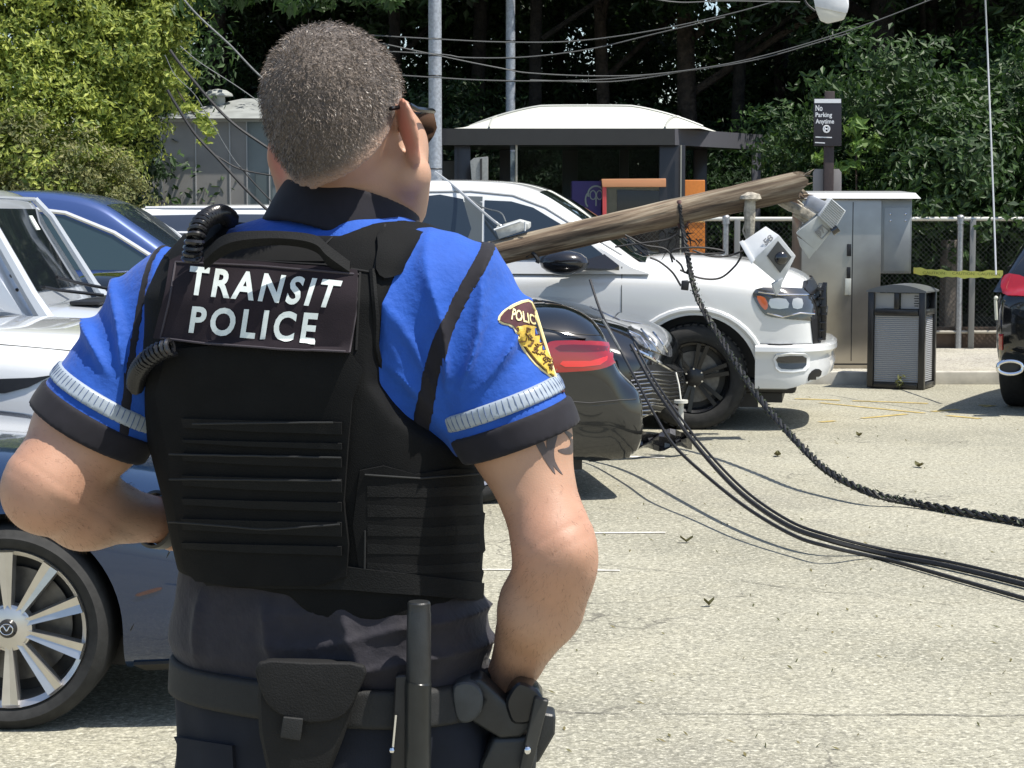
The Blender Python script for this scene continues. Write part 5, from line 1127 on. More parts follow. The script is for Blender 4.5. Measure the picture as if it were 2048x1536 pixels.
# floodlight housings
WHB = mat('white_housing', (.60, .62, .63), .5, noise=.10, nscale=12); LBL = mat('grey_marks', (.22, .22, .22), .6); DKB = mat('lens_black', (.01, .01, .012), .12, coat=1.)
ly = PY - .35
t2 = thing('floodlight', P(1540, 500, ly), 'white box floodlight with dark round lens hanging in front of the pickup', 'floodlight', 'white lights torn from the fallen pole')
def qbox(name, c, sz, Mr, m_, par, bev=.008): m = MB(); m.box(c, sz, Mr, bev); return m.build(name, m_, par, True, 30)
def frame3(xd, yd):
    x = Vector(xd).normalized(); z = x.cross(Vector(yd)).normalized(); y = z.cross(x); return Matrix((x, y, z)).transposed()
# box 1: visible faces from the photo outline: long lower-left face, upper-left face, right end with the lens
def prism(front, back, m_, name, par, bev=.006):
    bm = bmesh.new(); a = [bm.verts.new(p) for p in front]; b = [bm.verts.new(p) for p in back]; n = len(a); bm.faces.new(a); bm.faces.new(b[::-1])
    for i in range(n): bm.faces.new((a[i], b[i], b[(i + 1) % n], a[(i + 1) % n]))
    bmesh.ops.recalc_face_normals(bm, faces=bm.faces); bmesh.ops.bevel(bm, geom=bm.edges[:], offset=bev, segments=2, affect='EDGES', profile=.5); bm.verts.index_update()
    v = [tuple(x.co) for x in bm.verts]; f = [tuple(x.index for x in y.verts) for y in bm.faces]; bm.free(); return mk(name, v, f, m_, par, True, 30)
fr = [P(1521, 512, ly - .12), P(1556, 472, ly - .12), P(1590, 514, ly - .07), P(1562, 568, ly - .07)]
bk = [P(1478, 487, ly + .02), P(1530, 451, ly + .04), P(1562, 488, ly + .12), P(1530, 548, ly + .08)]
h1 = prism([P(1503, 523, ly - .10), P(1558, 470, ly - .12), P(1592, 512, ly - .05), P(1562, 572, ly - .05)], [P(1480, 486, ly + .02), P(1531, 452, ly + .04), P(1566, 490, ly + .14), P(1532, 540, ly + .10)], WHB, 'housing', t2)
prism([P(1478, 484, ly - .01), P(1486, 480, ly - .01), P(1510, 520, ly - .12), P(1503, 528, ly - .12)], [P(1478, 484, ly + .06), P(1486, 480, ly + .06), P(1510, 520, ly - .04), P(1503, 528, ly - .04)], WHB, 'rim_flange', t2, .002)
hb = bvh_of(h1)
decal('recess', [(1534, 512), (1556, 482), (1583, 514), (1560, 546)], pxray, hb, mat('recess_grey', (.07, .075, .08), .3), h1, .003, 6)
hx = hb.ray_cast(*pxray(1562, 516))
m = MB(); c0 = hx[0] if hx[0] else P(1562, 516, ly - .1); m.sphere(c0, .052, 18, (1, .7, 1)); m.build('lens', DKB, h1)
text_on('casing_number', '58', [(1532, 492), (1548, 478), (1541, 468), (1525, 482)], pxray, hb, LBL, h1, .003, .03)
m = MB(); 
w_ = [P(1545, 568, ly - .07), P(1566, 556, ly - .07), P(1562, 580, ly - .05), P(1553, 592, ly - .04)]; w2_ = [p + Vector((0, .10, 0)) for p in w_]
prism(w_, w2_, WHB, 'lower_tip', t2, .003)
t3 = thing('floodlight', P(1640, 450, ly), 'white finned floodlight tilted at the tip of the fallen pole, before the steel cabinet', 'floodlight', 'white lights torn from the fallen pole')
h2 = prism([P(1591, 466, ly - .05), P(1636, 432, ly - .06), P(1667, 458, ly - .02), P(1632, 502, ly - .02)], [P(1596, 460, ly + .12), P(1636, 424, ly + .12), P(1668, 452, ly + .14), P(1634, 494, ly + .14)], mat('grey_housing', (.42, .44, .43), .5, noise=.1, nscale=12), 'housing', t3)
prism([P(1594, 472, ly - .04), P(1632, 500, ly - .02), P(1618, 518, ly - .0), P(1600, 492, ly)], [P(1594, 472, ly + .1), P(1632, 500, ly + .1), P(1618, 518, ly + .08), P(1600, 492, ly + .1)], MATS['grey_housing'], 'lower_wedge', t3, .003)
h3 = prism([P(1636, 432, ly - .09), P(1662, 396, ly - .09), P(1692, 422, ly - .05), P(1668, 462, ly - .05)], [P(1632, 424, ly + .1), P(1655, 396, ly + .1), P(1684, 420, ly + .14), P(1664, 454, ly + .14)], WHB, 'fin_block', t3)
m = MB()
for k in range(11):
    s = (k + .5) / 11; a = P(1636, 432, ly - .093).lerp(P(1662, 396, ly - .093), s); b = P(1668, 462, ly - .053).lerp(P(1692, 422, ly - .053), s); d = (b - a) * .06; m.tube([a + d, b - d], .0055, 5)
m.build('cooling_fin', mat('fin_shadow', (.30, .32, .33), .5), h3)
hb3 = bvh_of(h2)
text_on('casing_number', '97', [(1640, 474), (1652, 462), (1644, 452), (1632, 464)], pxray, hb3, LBL, h2, .003, .03)
seams('label_frame', [[(1630, 464), (1644, 450), (1658, 462), (1644, 478), (1630, 464)]], pxray, hb3, .003, LBL, h2, .002, 5)
m = MB(); m.cyl(P(1664, 464, ly - .04), P(1676, 456, ly - .05), .03, 12); m.build('sensor', DKB, t3)
m = MB(); m.box(P(1632, 410, ly + .02), (.16, .12, .10), Matrix.Rotation(R(25), 3, 'Y'), .02); m.build('ballast_box', mat('ballast_grey', (.30, .32, .36), .45, noise=.3, nscale=12), t3)
# junction box on the bonnet side of the pole
t4 = thing('junction_box', P(1028, 455, PY - .02), 'small white junction box lying on the upper side of the fallen pole', 'box')
prism([P(990, 458, PY - .1), P(1040, 442, PY - .1), P(1056, 448, PY - .1), P(1058, 458, PY - .1), P(998, 478, PY - .1)], [P(994, 452, PY + .08), P(1040, 438, PY + .08), P(1062, 444, PY + .08), P(1062, 454, PY + .08), P(998, 470, PY + .08)], mat('box_white', (.52, .53, .50), .5, noise=.3, nscale=20), 'casing', t4, .004)
m = MB(); m.tube([P(988, 460, PY - .12), P(1040, 443, PY - .12)], .010, 6); m.tube([P(1050, 444, PY - .12), P(1050, 462, PY - .12)], .008, 6); m.build('lid_edge', mat('edge_pale', (.68, .69, .68), .4), t4)
# cables ---------------------------------------------------------
CB = mat('black_cable', (.014, .014, .015), .55, noise=.4, nscale=50); CG_ = mat('grey_cable', (.16, .17, .17), .5, noise=.4, nscale=60); CW = mat('bright_cable', (.45, .46, .46), .4, .3)
# insulator hook and clutter
t5 = thing('insulator_hook', P(1368, 420, PY - .16), 'rusty hooked insulator hanging under the middle of the fallen pole', 'hook')
m = MB(); yi = PY - .16; m.sphere(P(1359, 408, yi), .032, 12); m.tube(catmull([P(1362, 404, yi), P(1374, 402, yi), P(1383, 418, yi), P(1382, 436, yi), P(1372, 452, yi)], 6), .009, 6); m.sphere(P(1373, 428, yi + .02), .05, 12, (1, 1, 1.3)); m.tube([P(1358, 412, yi), P(1354, 440, yi), P(1360, 456, yi)], .012, 6); m.build('hook', mat('rusty_iron', (.14, .07, .06), .7, .3, noise=.5, nscale=40), t5)
m = MB(); m.sphere(P(1357, 432, yi - .02), .022, 10, (1, 1, 1.6)); m.build('insulator', mat('porcelain', (.45, .33, .33), .4), t5)
# ivy-wrapped hanging rope, reaching the ground at right
Yr = lambda py: G(1024, py).y
gp_ = [(1940, 1025), (2060, 1047), (2200, 1075)]
rp = [P(1360, 410, PY - .2), P(1365, 455, PY - .2), P(1376, 510, PY - .25), P(1385, 560, PY - .35), P(1402, 610, PY - .5), P(1450, 690, PY - .9), P(1500, 770, PY - 1.5), P(1555, 840, 13.5), P(1610, 900, 12.8), P(1660, 945, 12.4), P(1740, 985, 12.0)] + [G(1830, 1006, .03), G(1940, 1026, .025), G(2060, 1047, .025), G(2200, 1076, .025)]
c = catmull(rp, 14)
t6 = thing('hanging_cable', c[0], 'thick twisted dark cable tangled with ivy, drooping from the fallen pole to the tarmac', 'cable')
m = MB(); rq = random.Random(9)
for s in range(3):
    pp = []
    for i, p in enumerate(c): a = i * .9 + s * 2.09; rd_ = .014 if i > 20 else .008; pp.append(p + Vector((math.cos(a) * rd_, math.sin(a) * rd_ * .5, math.sin(a) * rd_)))
    m.tube(pp, .011, 6)
m.build('strand', CB, t6)
cc_ = np.array([tuple(p) for p in c[34:]]); 
def along(n, rs): j = rs.choice(len(cc_) - 1, n); t_ = rs.rand(n, 1); p = cc_[j] * (1 - t_) + cc_[j + 1] * t_; d = rs.normal(size=(n, 3)); return p + d * .013, d
leaves('ivy_leaf', 1500, along, .028, leafmat('ivy', (.05, .075, .03), (.015, .02, .012), .2), t6, 3); bpy.data.objects['ivy_leaf']['kind'] = 'stuff'
cl_ = cc_[:70]
# pair of black cables down the middle
k1 = [P(1262, 690, 14.2), P(1300, 760, 13.8), P(1340, 820, 13.2), P(1400, 900, 12.2), P(1480, 985, 11.2), P(1570, 1048, 10.5), P(1650, 1078, 10.2)] + [G(1760, 1106, .02), G(1900, 1133, .02), G(2060, 1172, .02), G(2200, 1210, .02)]
k0 = [P(1180, 560, 14.9), P(1200, 620, 14.6), P(1222, 664, 14.3), P(1262, 740, 13.9), P(1310, 830, 12.9), P(1350, 893, 12.1), P(1420, 958, 11.4), P(1500, 1020, 10.7), P(1590, 1072, 10.2), P(1660, 1094, 9.95)] + [G(1740, 1112, .015), G(1800, 1126, .015), G(1920, 1160, .015), G(2060, 1200, .015), G(2200, 1240, .015)]
wire('loose_cable', k1, .0135, CB, 'thicker of two black cables falling from the black car nose to the lower right', 'cable', 'cables trailing over the tarmac')
wire('loose_cable', [Vector(p) + Vector((.02, .0, .018)) for p in k1], .008, CB, 'thin black cable running tight alongside the thicker fallen one', 'cable', 'cables trailing over the tarmac')
wire('loose_cable', k0, .010, CB, 'lowest black cable, left of the thicker pair, reaching the right edge', 'cable', 'cables trailing over the tarmac')
wire('loose_wire', [P(1205, 640, 12.6), P(1222, 668, 12.55), P(1240, 700, 12.5)], .008, CG_, 'short pale wire end lying against the red tail light', 'wire')
# thin loops around the truck bonnet
lp = [([(1300, 515), (1320, 524), (1345, 545), (1362, 572)], 'thin black wire looping down to a small black clamp'), ([(1360, 540), (1400, 556), (1440, 556), (1470, 532), (1485, 508)], 'thin black wire loop sagging over the pickup bonnet to the lens floodlight'), ([(1385, 500), (1420, 512), (1455, 512), (1486, 502)], 'short black wire running level to the lens floodlight'),
      ([(1345, 525), (1342, 505), (1360, 497), (1400, 495), (1440, 500), (1445, 506), (1400, 508), (1370, 505)], 'tangled flat coil of wire on the pickup bonnet'), ([(1352, 520), (1362, 530), (1370, 545), (1382, 535), (1374, 515)], 'small knotted wire loop hanging under the insulator'), ([(1250, 470), (1290, 490), (1330, 498), (1350, 520)], 'black wire running from the pickup windshield to the insulator'), ([(1230, 494), (1270, 488), (1330, 480), (1352, 470)], 'black wire stretched low across the pickup windshield')]
for q, lb in lp: wire('loose_wire', [P(x, y, PY - .28) for x, y in q], .0085, CB, lb, 'wire', 'loose wires around the fallen pole')
t7 = thing('wire_clamp', P(1369, 571, PY - .35), 'small square black clamp hanging over the pickup fender', 'clamp'); m = MB(); m.box(P(1370, 571, PY - .35), (.055, .05, .07), Matrix.Rotation(.1, 3, 'Y'), .006); m.build('block', BLK, t7); m = MB(); m.tube([P(1364, 563, PY - .35), P(1376, 562, PY - .35)], .009, 6); m.build('jaw', CG_, t7)
# scrappy hanging bits under the pole
m = MB(); rq = random.Random(21)
for k in range(60):
    x = rq.choice([rq.uniform(1320, 1400), rq.uniform(1335, 1375), rq.uniform(930, 985)]); y = 430 + rq.uniform(0, 50) if x > 1000 else 510 + rq.uniform(0, 40); p = P(x, y, PY - .05); d = Vector((rq.uniform(-.10, .10), rq.uniform(-.05, .05), rq.uniform(-.16, .03)))
    m.tube([p, p + d * .5 + Vector((.02, 0, .01)), p + d], 1, 4, rs=[.006, .005, .002])
tag(m.build('torn_fibres', mat('fibre_dark', (.05, .045, .04), .8, noise=.5, nscale=40), None), 'tangle of torn dark fibres hanging below the fallen pole', 'debris')
tB = wire('loose_wire', [P(1052, 512, PY - .1), P(1064, 505, PY - .12), P(1076, 519, PY - .14), P(1074, 526, PY - .14)], .016, CB, 'stubby black cable end under the pole by the pickup door', 'wire', 'loose wires around the fallen pole')
# overhead wires right of the poles
ov = [([(640, 64), (872, 78), (1010, 84), (1150, 82), (1300, 62), (1450, 30), (1560, 0), (1640, -24)], 24.0, 'uppermost of the wires sagging between the two tall poles and the lamp'), ([(1250, -14), (1350, 4), (1450, 2), (1600, 4)], 24.0, 'wire just under the top edge left of the lamp head'),
      ([(640, 96), (872, 108), (930, 115), (1050, 114), (1180, 98), (1300, 70), (1450, 34)], 24.1, 'second wire from the top crossing both poles'), ([(640, 60), (900, 116), (1000, 136), (1060, 146), (1200, 152), (1330, 146), (1500, 118), (1700, 60), (1860, 0), (1960, -40)], 24.0, 'long wire sagging lowest in the middle then climbing right above the sign'),
      ([(640, 140), (872, 155), (960, 160), (1060, 162), (1180, 160), (1300, 150), (1500, 122), (1700, 66)], 24.1, 'lowest wire crossing both poles above the shelter roof'), ([(1060, 160), (1200, 164), (1290, 156), (1380, 140)], 24.2, 'short dark wire twisted against the lowest one')]
for q, Y, lb in ov: wire('overhead_wire', [P(x, y, Y) for x, y in q], .0075, mat('weathered_wire', (.07, .075, .075), .5, .2), lb, 'wire', 'overhead wires')
wire('overhead_wire', [P(1968, -60, 19), P(1975, 100, 19), P(1981, 250, 18.5), P(1988, 430, 18), P(1992, 550, 17.6)], .008, CW, 'single pale wire hanging almost straight down at the right', 'wire', 'overhead wires')
lw = [([(352, -20), (395, 30), (460, 90), (516, 148), (600, 220)], .010, CG_, 'pale thick wire slanting from the top left to the officer\'s head', 14), ([(340, 100), (362, 130), (420, 200), (470, 250), (545, 302)], .014, CB, 'black wire running from the bright bush down to the officer\'s left ear', 13), ([(330, 110), (350, 150), (390, 190), (420, 240), (470, 322), (500, 350)], .004, CG_, 'thin pale wire crossing in front of the shed', 13.5),
      ([(335, 180), (350, 206), (390, 268), (440, 322), (495, 382), (540, 425)], .014, CB, 'lower black wire slanting over the shed to the white car roof', 13), ([(430, 310), (480, 338), (548, 352)], .008, CB, 'short black wire branching across the shed\'s glazed part', 13.2), ([(360, 92), (400, 125), (470, 170), (520, 205)], .005, CG_, 'thin grey wire left of the head against the dark trees', 14), ([(480, 334), (510, 368), (545, 405)], .007, CB, 'short black wire behind the officer\'s collar', 13.2)]
for q, r, m_, lb, Y in lw: wire('overhead_wire', [P(x, y, Y) for x, y in q], r * .72, m_, lb, 'wire', 'overhead wires')
wire('overhead_wire', [P(870, 344, 17.2), P(905, 370, 16.9), P(950, 410, 16.5), P(985, 440, PY), P(1002, 452, PY - .05)], .011, CW, 'pale twisted wire from the pickup roof to the white junction box', 'wire', 'overhead wires')
wire('overhead_wire', [P(905, 370, 16.9), P(960, 412, 16.5), P(1000, 425, 16), P(1012, 444, PY - .05)], .006, CG_, 'thin grey wire curling beside the pale twisted one', 'wire', 'overhead wires')
wire('loose_wire', [P(925, 492, 15.4), P(950, 520, 15.3), P(975, 560, 15.2), P(990, 590, 15.1)], .008, CW, 'pale wire end by the officer\'s right shoulder', 'wire', 'loose wires around the fallen pole')
# street lamp head
lY = 17.0; t8 = thing('street_lamp', P(1640, -60, lY), 'white street lamp head with a milky bowl at the top edge', 'street lamp')
prism([P(1624, -14, lY), P(1690, -14, lY), P(1698, 12, lY), P(1694, 28, lY), P(1630, 14, lY)], [P(1640, -26, lY + .35), P(1692, -24, lY + .35), P(1698, 2, lY + .35), P(1694, 14, lY + .35), P(1636, 4, lY + .35)], mat('lamp_white', (.66, .67, .68), .4, noise=.08), 'hood', t8, .012)
prism([P(1628, 12, lY + .01), P(1694, 26, lY + .01), P(1688, 40, lY + .02), P(1655, 48, lY + .02), P(1640, 42, lY + .02)], [P(1636, 4, lY + .33), P(1692, 14, lY + .33), P(1688, 30, lY + .33), P(1658, 40, lY + .33), P(1642, 34, lY + .33)], mat('milky_bowl', (.62, .60, .52), .35, coat=.4), 'bowl', t8, .012)
m = MB(); m.tube([P(1618, -14, lY + .1), P(1560, -90, lY + .2), P(1480, -170, lY + .4)], .03, 10); m.build('arm', STEEL, t8)
wire('loose_wire', [P(1600, -30, lY + .05), P(1612, 5, lY), P(1630, 22, lY - .02)], .009, CB, 'black wire curling against the street lamp head', 'wire')
# caution tape
def tape():
    a, b = P(1827, 541, 21.5), P(2006, 548, 18.4); vs = []; fs = []; n = 44; p0 = P(1770, 543, 21.1)
    for i in range(n + 1):
        s = i / n; p = a.lerp(b, s); sag = -.02 * math.sin(math.pi * s); h = .033 * (1 + .15 * math.sin(s * 23)); tw = .12 * math.sin(s * 9)
        for k in range(4): v_ = k / 3 - .5; vs.append(p + Vector((0, math.sin(tw) * v_ * h * 2 + .004 * math.sin(k * 2 + s * 30), sag + v_ * 2 * h * math.cos(tw) + .004 * math.sin(s * 50 + k))))
    for i in range(n):
        for k in range(3): fs.append((i * 4 + k, i * 4 + 4 + k, i * 4 + 5 + k, i * 4 + k + 1))
    return vs, fs
m = MB(); m.add(*tape()); tp = m.build('caution_tape', mat('yellow_tape', (.86, .84, .16), .4, noise=.1, nscale=30, trans=0), None); tag(tp, 'yellow caution tape stretched from the steel cabinet to the dark car at right', 'tape')
tpB = bvh_of(tp); m = MB()
for i, x in enumerate((1846, 1905, 1956)): text_on('tape_lettering', 'CAUTION', [(x, 548 + i), (x + 44, 549 + i * 1.2), (x + 44, 544 + i * 1.2), (x, 543 + i)], pxray, tpB, LBL, tp, .003, 0, m=m)
if m.v: m.build('tape_lettering', mat('faded_ink', (.33, .34, .06), .6), tp, False)
m = MB(); m.tube([P(1991, 600, 17.6), P(1993, 640, 17.6)], .014, 8); t9 = thing('tape_knot', P(1992, 620, 17.6), 'pale loose end hanging in front of the fence beside the black vehicle\'s tail', 'tag'); m.build('strip', mat('pale_strip', (.6, .6, .5), .5), t9); m = MB(); m.sphere(P(1992, 596, 17.6), .02, 8); m.build('knot', mat('pale_strip', (.6, .6, .5)), t9)
# ================================================================ the officer
PSI = R(25); U = np.array([math.cos(PSI), -math.sin(PSI), 0]); VV = np.array([math.sin(PSI), math.cos(PSI), 0])
TY = 2.62
def npv(v): return np.array(tuple(v))
def smooth_knots(kn, zs=None):
    kn = np.array(sorted(kn)); z = np.linspace(kn[0, 0], kn[-1, 0], 400); out = [z]
    ker = np.exp(-np.linspace(-2, 2, 17) ** 2); ker /= ker.sum()
    for c in range(1, kn.shape[1]):
        y = np.interp(z, kn[:, 0], kn[:, c]); out.append(np.convolve(np.pad(y, 8, mode='edge'), ker, 'valid'))
    return out
def loft(p, K, off=0., e=2.5):
    z, cx, a, b = K; pz = p[:, 2]; c = np.interp(pz, z, cx); A = np.interp(pz, z, a) + off; B = np.interp(pz, z, b) + off
    q = p - np.array([0, TY, 0]); x = q[:, 0] - c
    u = x * U[0] + q[:, 1] * U[1]; v = x * VV[0] + q[:, 1] * VV[1]
    k = (np.abs(u / A) ** e + np.abs(v / B) ** e) ** (1 / e)
    d = (k - 1) * np.minimum(A, B)
    return np.maximum(d, np.maximum(pz - z[-1], z[0] - pz))
def uv(p, K):
    c = np.interp(p[:, 2], K[0], K[1]); x = p[:, 0] - c; y = p[:, 1] - TY
    return x * U[0] + y * U[1], x * VV[0] + y * VV[1]
SH = smooth_knots([(1.05, -.232, .222, .155), (1.12, -.235, .218, .15), (1.17, -.238, .214, .147), (1.22, -.238, .205, .140), (1.30, -.242, .186, .126), (1.42, -.254, .198, .131),
                   (1.53, -.262, .208, .138), (1.60, -.262, .205, .128), (1.645, -.255, .190, .108), (1.672, -.245, .160, .09), (1.69, -.235, .12, .075), (1.70, -.225, .08, .065)])
VE = smooth_knots([(1.18, -.236, .198, .142), (1.25, -.236, .199, .142), (1.32, -.243, .207, .146), (1.42, -.256, .219, .153), (1.53, -.265, .226, .158), (1.60, -.264, .220, .150),
                   (1.65, -.255, .200, .126), (1.678, -.248, .17, .108), (1.692, -.24, .135, .09), (1.702, -.235, .10, .08)])
HP = smooth_knots([(.80, -.225, .225, .15), (.90, -.222, .228, .158), (1.0, -.222, .222, .155), (1.08, -.230, .214, .15), (1.15, -.235, .205, .142)])
ARM = {'r': ([npv(P(892, 622, 2.545)), npv(P(1035, 865, 2.50)), npv(P(1108, 1085, 2.445)), npv(P(1112, 1120, 2.445)), npv(P(1080, 1215, 2.48)), npv(P(1014, 1372, 2.585))],
             [.068, .058, .042, .040, .045, .028]),
       'l': ([npv(P(345, 625, 2.69)), npv(P(178, 858, 2.645)), npv(P(98, 965, 2.60)), npv(P(88, 985, 2.60)), npv(P(170, 1022, 2.665)), npv(P(322, 1040, 2.775))],
             [.068, .066, .048, .045, .046, .030])}
HS = 1.03
HO = npv(P(704, 296, 2.60))
ph = R(24); h0 = Matrix(((math.cos(ph), math.sin(ph), 0), (-math.sin(ph), math.cos(ph), 0), (0, 0, 1)))   # columns right, forward, up
HM3 = Matrix.Rotation(R(-15), 3, 'Y') @ Matrix.Rotation(R(0), 3, 'X') @ h0
HM = np.array(HM3)
def hl(p): return (p - HO) @ HM / HS
def hw(q): return HO + HM @ (np.array(q, float) * HS)
def rotm(cols): return np.array(cols, float).T
def skull(q):
    d = ell(q, (0, -.014, .060), (.076, .094, .088))
    d = smin(d, ell(q, (0, -.038, .016), (.062, .062, .056)), .02)
    d = smin(d, ell(q, (0, .042, -.02), (.060, .062, .080)), .02)
    return d
def head_sdf(p):
    q = hl(p); d = skull(q)
    for s in (-1, 1):
        d = smin(d, cone(q, (s * .058, .016, -.050), (s * .018, .070, -.090), .027, .022), .02)
        d = smin(d, ell(q, (s * .046, .050, -.006), (.026, .030, .034)), .03)
    d = smin(d, ell(q, (0, .078, .036), (.052, .020, .014)), .012)
    d = smin(d, cone(q, (0, .094, .022), (0, .116, -.018), .008, .012), .008)
    for s in (-1, 1): d = smin(d, ell(q, (s * .012, .104, -.022), (.008, .012, .008)), .005)
    for s in (-1, 1):
        d = smax(d, -ell(q, (s * .032, .108, .014), (.017, .016, .012)), .008)
        d = np.minimum(d, ell(q, (s * .032, .089, .014), (.0125, .0125, .0125)))
    d = smin(d, ell(q, (0, .096, -.047), (.024, .011, .006)), .004); d = smin(d, ell(q, (0, .095, -.058), (.021, .011, .007)), .004)
    d = smin(d, ell(q, (0, .086, -.085), (.022, .020, .018)), .012)
    for s in (-1, 1):
        t = R(50); M = rotm([(math.cos(t) * s, math.sin(t), 0), (-s * math.sin(t), math.cos(t), 0.12), (0, -.15, 1)])
        e = ell(q, (s * .087, -.012, .004), (.0065, .024, .037), M)
        e = smin(e, ell(q, (s * .082, -.008, -.032), (.0065, .011, .013), M), .006)
        e = smax(e, -ell(q, (s * .096, .004, .008), (.014, .014, .024), M), .004)
        d = smin(d, e, .006)
    return d * HS
NB, NT = npv(P(690, 540, 2.67)), npv(P(692, 330, 2.625))
def hand(p, wr, fd, pn, side, curl=.6):
    """wrist, direction of the fingers, palm normal, thumb side"""
    fd = fd / np.linalg.norm(fd); pn = pn - fd * (pn @ fd); pn /= np.linalg.norm(pn); sd = np.cross(fd, pn) * side
    M = rotm([fd, sd, pn]); c = wr + fd * .052
    d = rbox(p, c, (.048, .040, .014), .013, M)
    for i, (o, L) in enumerate(((.031, .068), (.011, .078), (-.010, .073), (-.030, .058))):
        a = wr + fd * .095 + sd * o; dr = fd; q = a; r = .0095 - .0006 * i
        for k in range(3):
            ang = curl * (k + .5) * .6; dr = fd * math.cos(ang) - pn * -math.sin(ang); n = q + dr * L * (.45, .32, .25)[k]
            d = smin(d, cone(p, q, n, r, r * .93), .004); q = n; r *= .93
    t0 = wr + fd * .025 + sd * .03; t1 = t0 + fd * .03 + sd * .026 + pn * .012; t2 = t1 + fd * .032 + sd * .006 + pn * .012
    d = smin(d, cone(p, t0, t1, .015, .011), .01); d = smin(d, cone(p, t1, t2, .011, .0085), .004)
    return d
def arm_sdf(p, s):
    pts, rs = ARM[s]; d = chain(p, pts, rs, .03); el = pts[2]; up_ = (pts[0] - pts[1]) / np.linalg.norm(pts[0] - pts[1]); fo = (pts[5] - pts[3]) / np.linalg.norm(pts[5] - pts[3])
    out = np.array([0, -1., 0]) * .8 + (U if s == 'r' else -U) * .5
    d = smin(d, cone(p, pts[2] + out * .026 - up_ * .012, pts[3] + out * .020 + fo * .03, .017, .012), .02)        # point of the elbow
    tri = pts[1] + out * .018 + up_ * .03; d = smin(d, cone(p, tri + up_ * .05, tri - up_ * .035, .042, .032), .04)   # triceps
    d = smin(d, cone(p, pts[3] + fo * .04 + (U if s == 'r' else -U) * .014 + np.array([0, 0, .008]), pts[3] + fo * .13, .036, .026), .03)
    cr = np.exp(-(((p - (pts[2] * .5 + pts[3] * .5)) @ up_ - .012) / .0022) ** 2) + .7 * np.exp(-(((p - (pts[2] * .5 + pts[3] * .5)) @ up_ + .008) / .002) ** 2)
    return d + .0012 * cr - .0007 * cheap_noise(p, 70, 11)
HAND = {'r': (ARM['r'][0][-1], VV * .75 + np.array([0.0, 0, -.55]) - U * .15, -U * 1.0, 1), 'l': (ARM['l'][0][-1], VV * .55 + U * .75 + np.array([0, 0, -.15]), VV * -1. + U * .6, -1)}
def body_sdf(p):
    d = loft(p, SH, -.012) + np.clip((1.3 - p[:, 2]) * .25, 0, .03)
    nk = cone(p, NB, NT, .088, .076); d = smin(d, nk, .03)
    d = smin(d, head_sdf(p), .022)
    for s in 'rl':
        a = arm_sdf(p, s); wv = ARM[s][0][-1]
        near = np.linalg.norm(p - wv, axis=1) < .32
        if near.any():
            hnd = np.full(len(p), 1.); hnd[near] = hand(p[near], *HAND[s]); a = smin(a, hnd, .018)
        d = np.minimum(d, a) if s == 'x' else smin(d, a, .012)
    return d
gr = G(660, 1536); OFF = thing('person', (-.24, 2.62, 0), 'police officer seen from behind in blue polo shirt and black tactical vest, hands on hips', 'person')
SKIN = mat('skin', (.46, .27, .175), .5, noise=.10, nscale=22, bump=.16, bscale=520, subs=.05, sheen=.0)
_n = SKIN.node_tree; _b = _n.nodes['Principled BSDF']; _src = _b.inputs['Base Color'].links[0].from_socket; _at = _n.nodes.new('ShaderNodeAttribute'); _at.attribute_name = 'flush'
_mx = _n.nodes.new('ShaderNodeMix'); _mx.data_type = 'RGBA'; _n.links.new(_at.outputs['Fac'], _mx.inputs[0]); _n.links.new(_src, _mx.inputs[6]); _mx.inputs[7].default_value = (.56, .16, .11, 1); _n.links.new(_mx.outputs[2], _b.inputs['Base Color'])
V_, Q_ = nets(body_sdf, (-.72, 2.34, 1.02), (.16, 3.06, 1.97), .0038)
V_ = relax(V_, Q_, 1)
body = mk('body', V_, Q_, SKIN, OFF)
fl_ = np.zeros(len(V_)); q_ = hl(V_)
for s in (-1, 1): fl_ = np.maximum(fl_, .75 * np.exp(-(np.linalg.norm((q_ - np.array([s * .088, -.012, .004])) / np.array([.016, .028, .04]), axis=1)) ** 4))
for s in 'rl': fl_ = np.maximum(fl_, .30 * np.exp(-(np.linalg.norm(V_ - ARM[s][0][2], axis=1) / .055) ** 2)); fl_ = np.maximum(fl_, .16 * np.exp(-(np.linalg.norm(V_ - ARM[s][0][5], axis=1) / .06) ** 2))
fl_ = np.maximum(fl_, .22 * np.exp(-(np.linalg.norm(V_ - NB, axis=1) / .10) ** 2)); fl_ = np.clip(fl_ + .03 * cheap_noise(V_, 45, 15), 0, 1)
at_ = body.data.attributes.new('flush', 'FLOAT', 'POINT'); at_.data.foreach_set('value', fl_.astype(np.float32))
bodyB = BVHTree.FromPolygons(V_.tolist(), Q_.tolist())
# fine hairs on the forearms
rs2 = np.random.RandomState(8); fn = np.empty(len(body.data.vertices) * 3, np.float32); body.data.vertices.foreach_get('normal', fn); fn = fn.reshape(-1, 3); armh = []
for s in 'rl':
    a3, b3 = ARM[s][0][2], ARM[s][0][5]; d_ = b3 - a3; tt_ = ((V_ - a3) @ d_) / (d_ @ d_); di = np.linalg.norm(V_ - a3 - np.clip(tt_, 0, 1)[:, None] * d_, axis=1); ix = np.where((di < .075) & (tt_ > -.6) & (tt_ < .95))[0]
    pk = rs2.choice(ix, 2600); b0 = V_[pk]; n0 = fn[pk]; dr = n0 * .5 + d_ / np.linalg.norm(d_) * .7 + rs2.normal(0, .3, (2600, 3)); dr /= np.linalg.norm(dr, axis=1)[:, None]; sd = np.cross(dr, rs2.normal(size=(2600, 3))); sd /= np.linalg.norm(sd, axis=1)[:, None]
    L_ = rs2.uniform(.004, .009, (2600, 1)); armh.append(np.stack([b0 - sd * .00013, b0 + sd * .00013, b0 + dr * L_], 1).reshape(-1, 3))
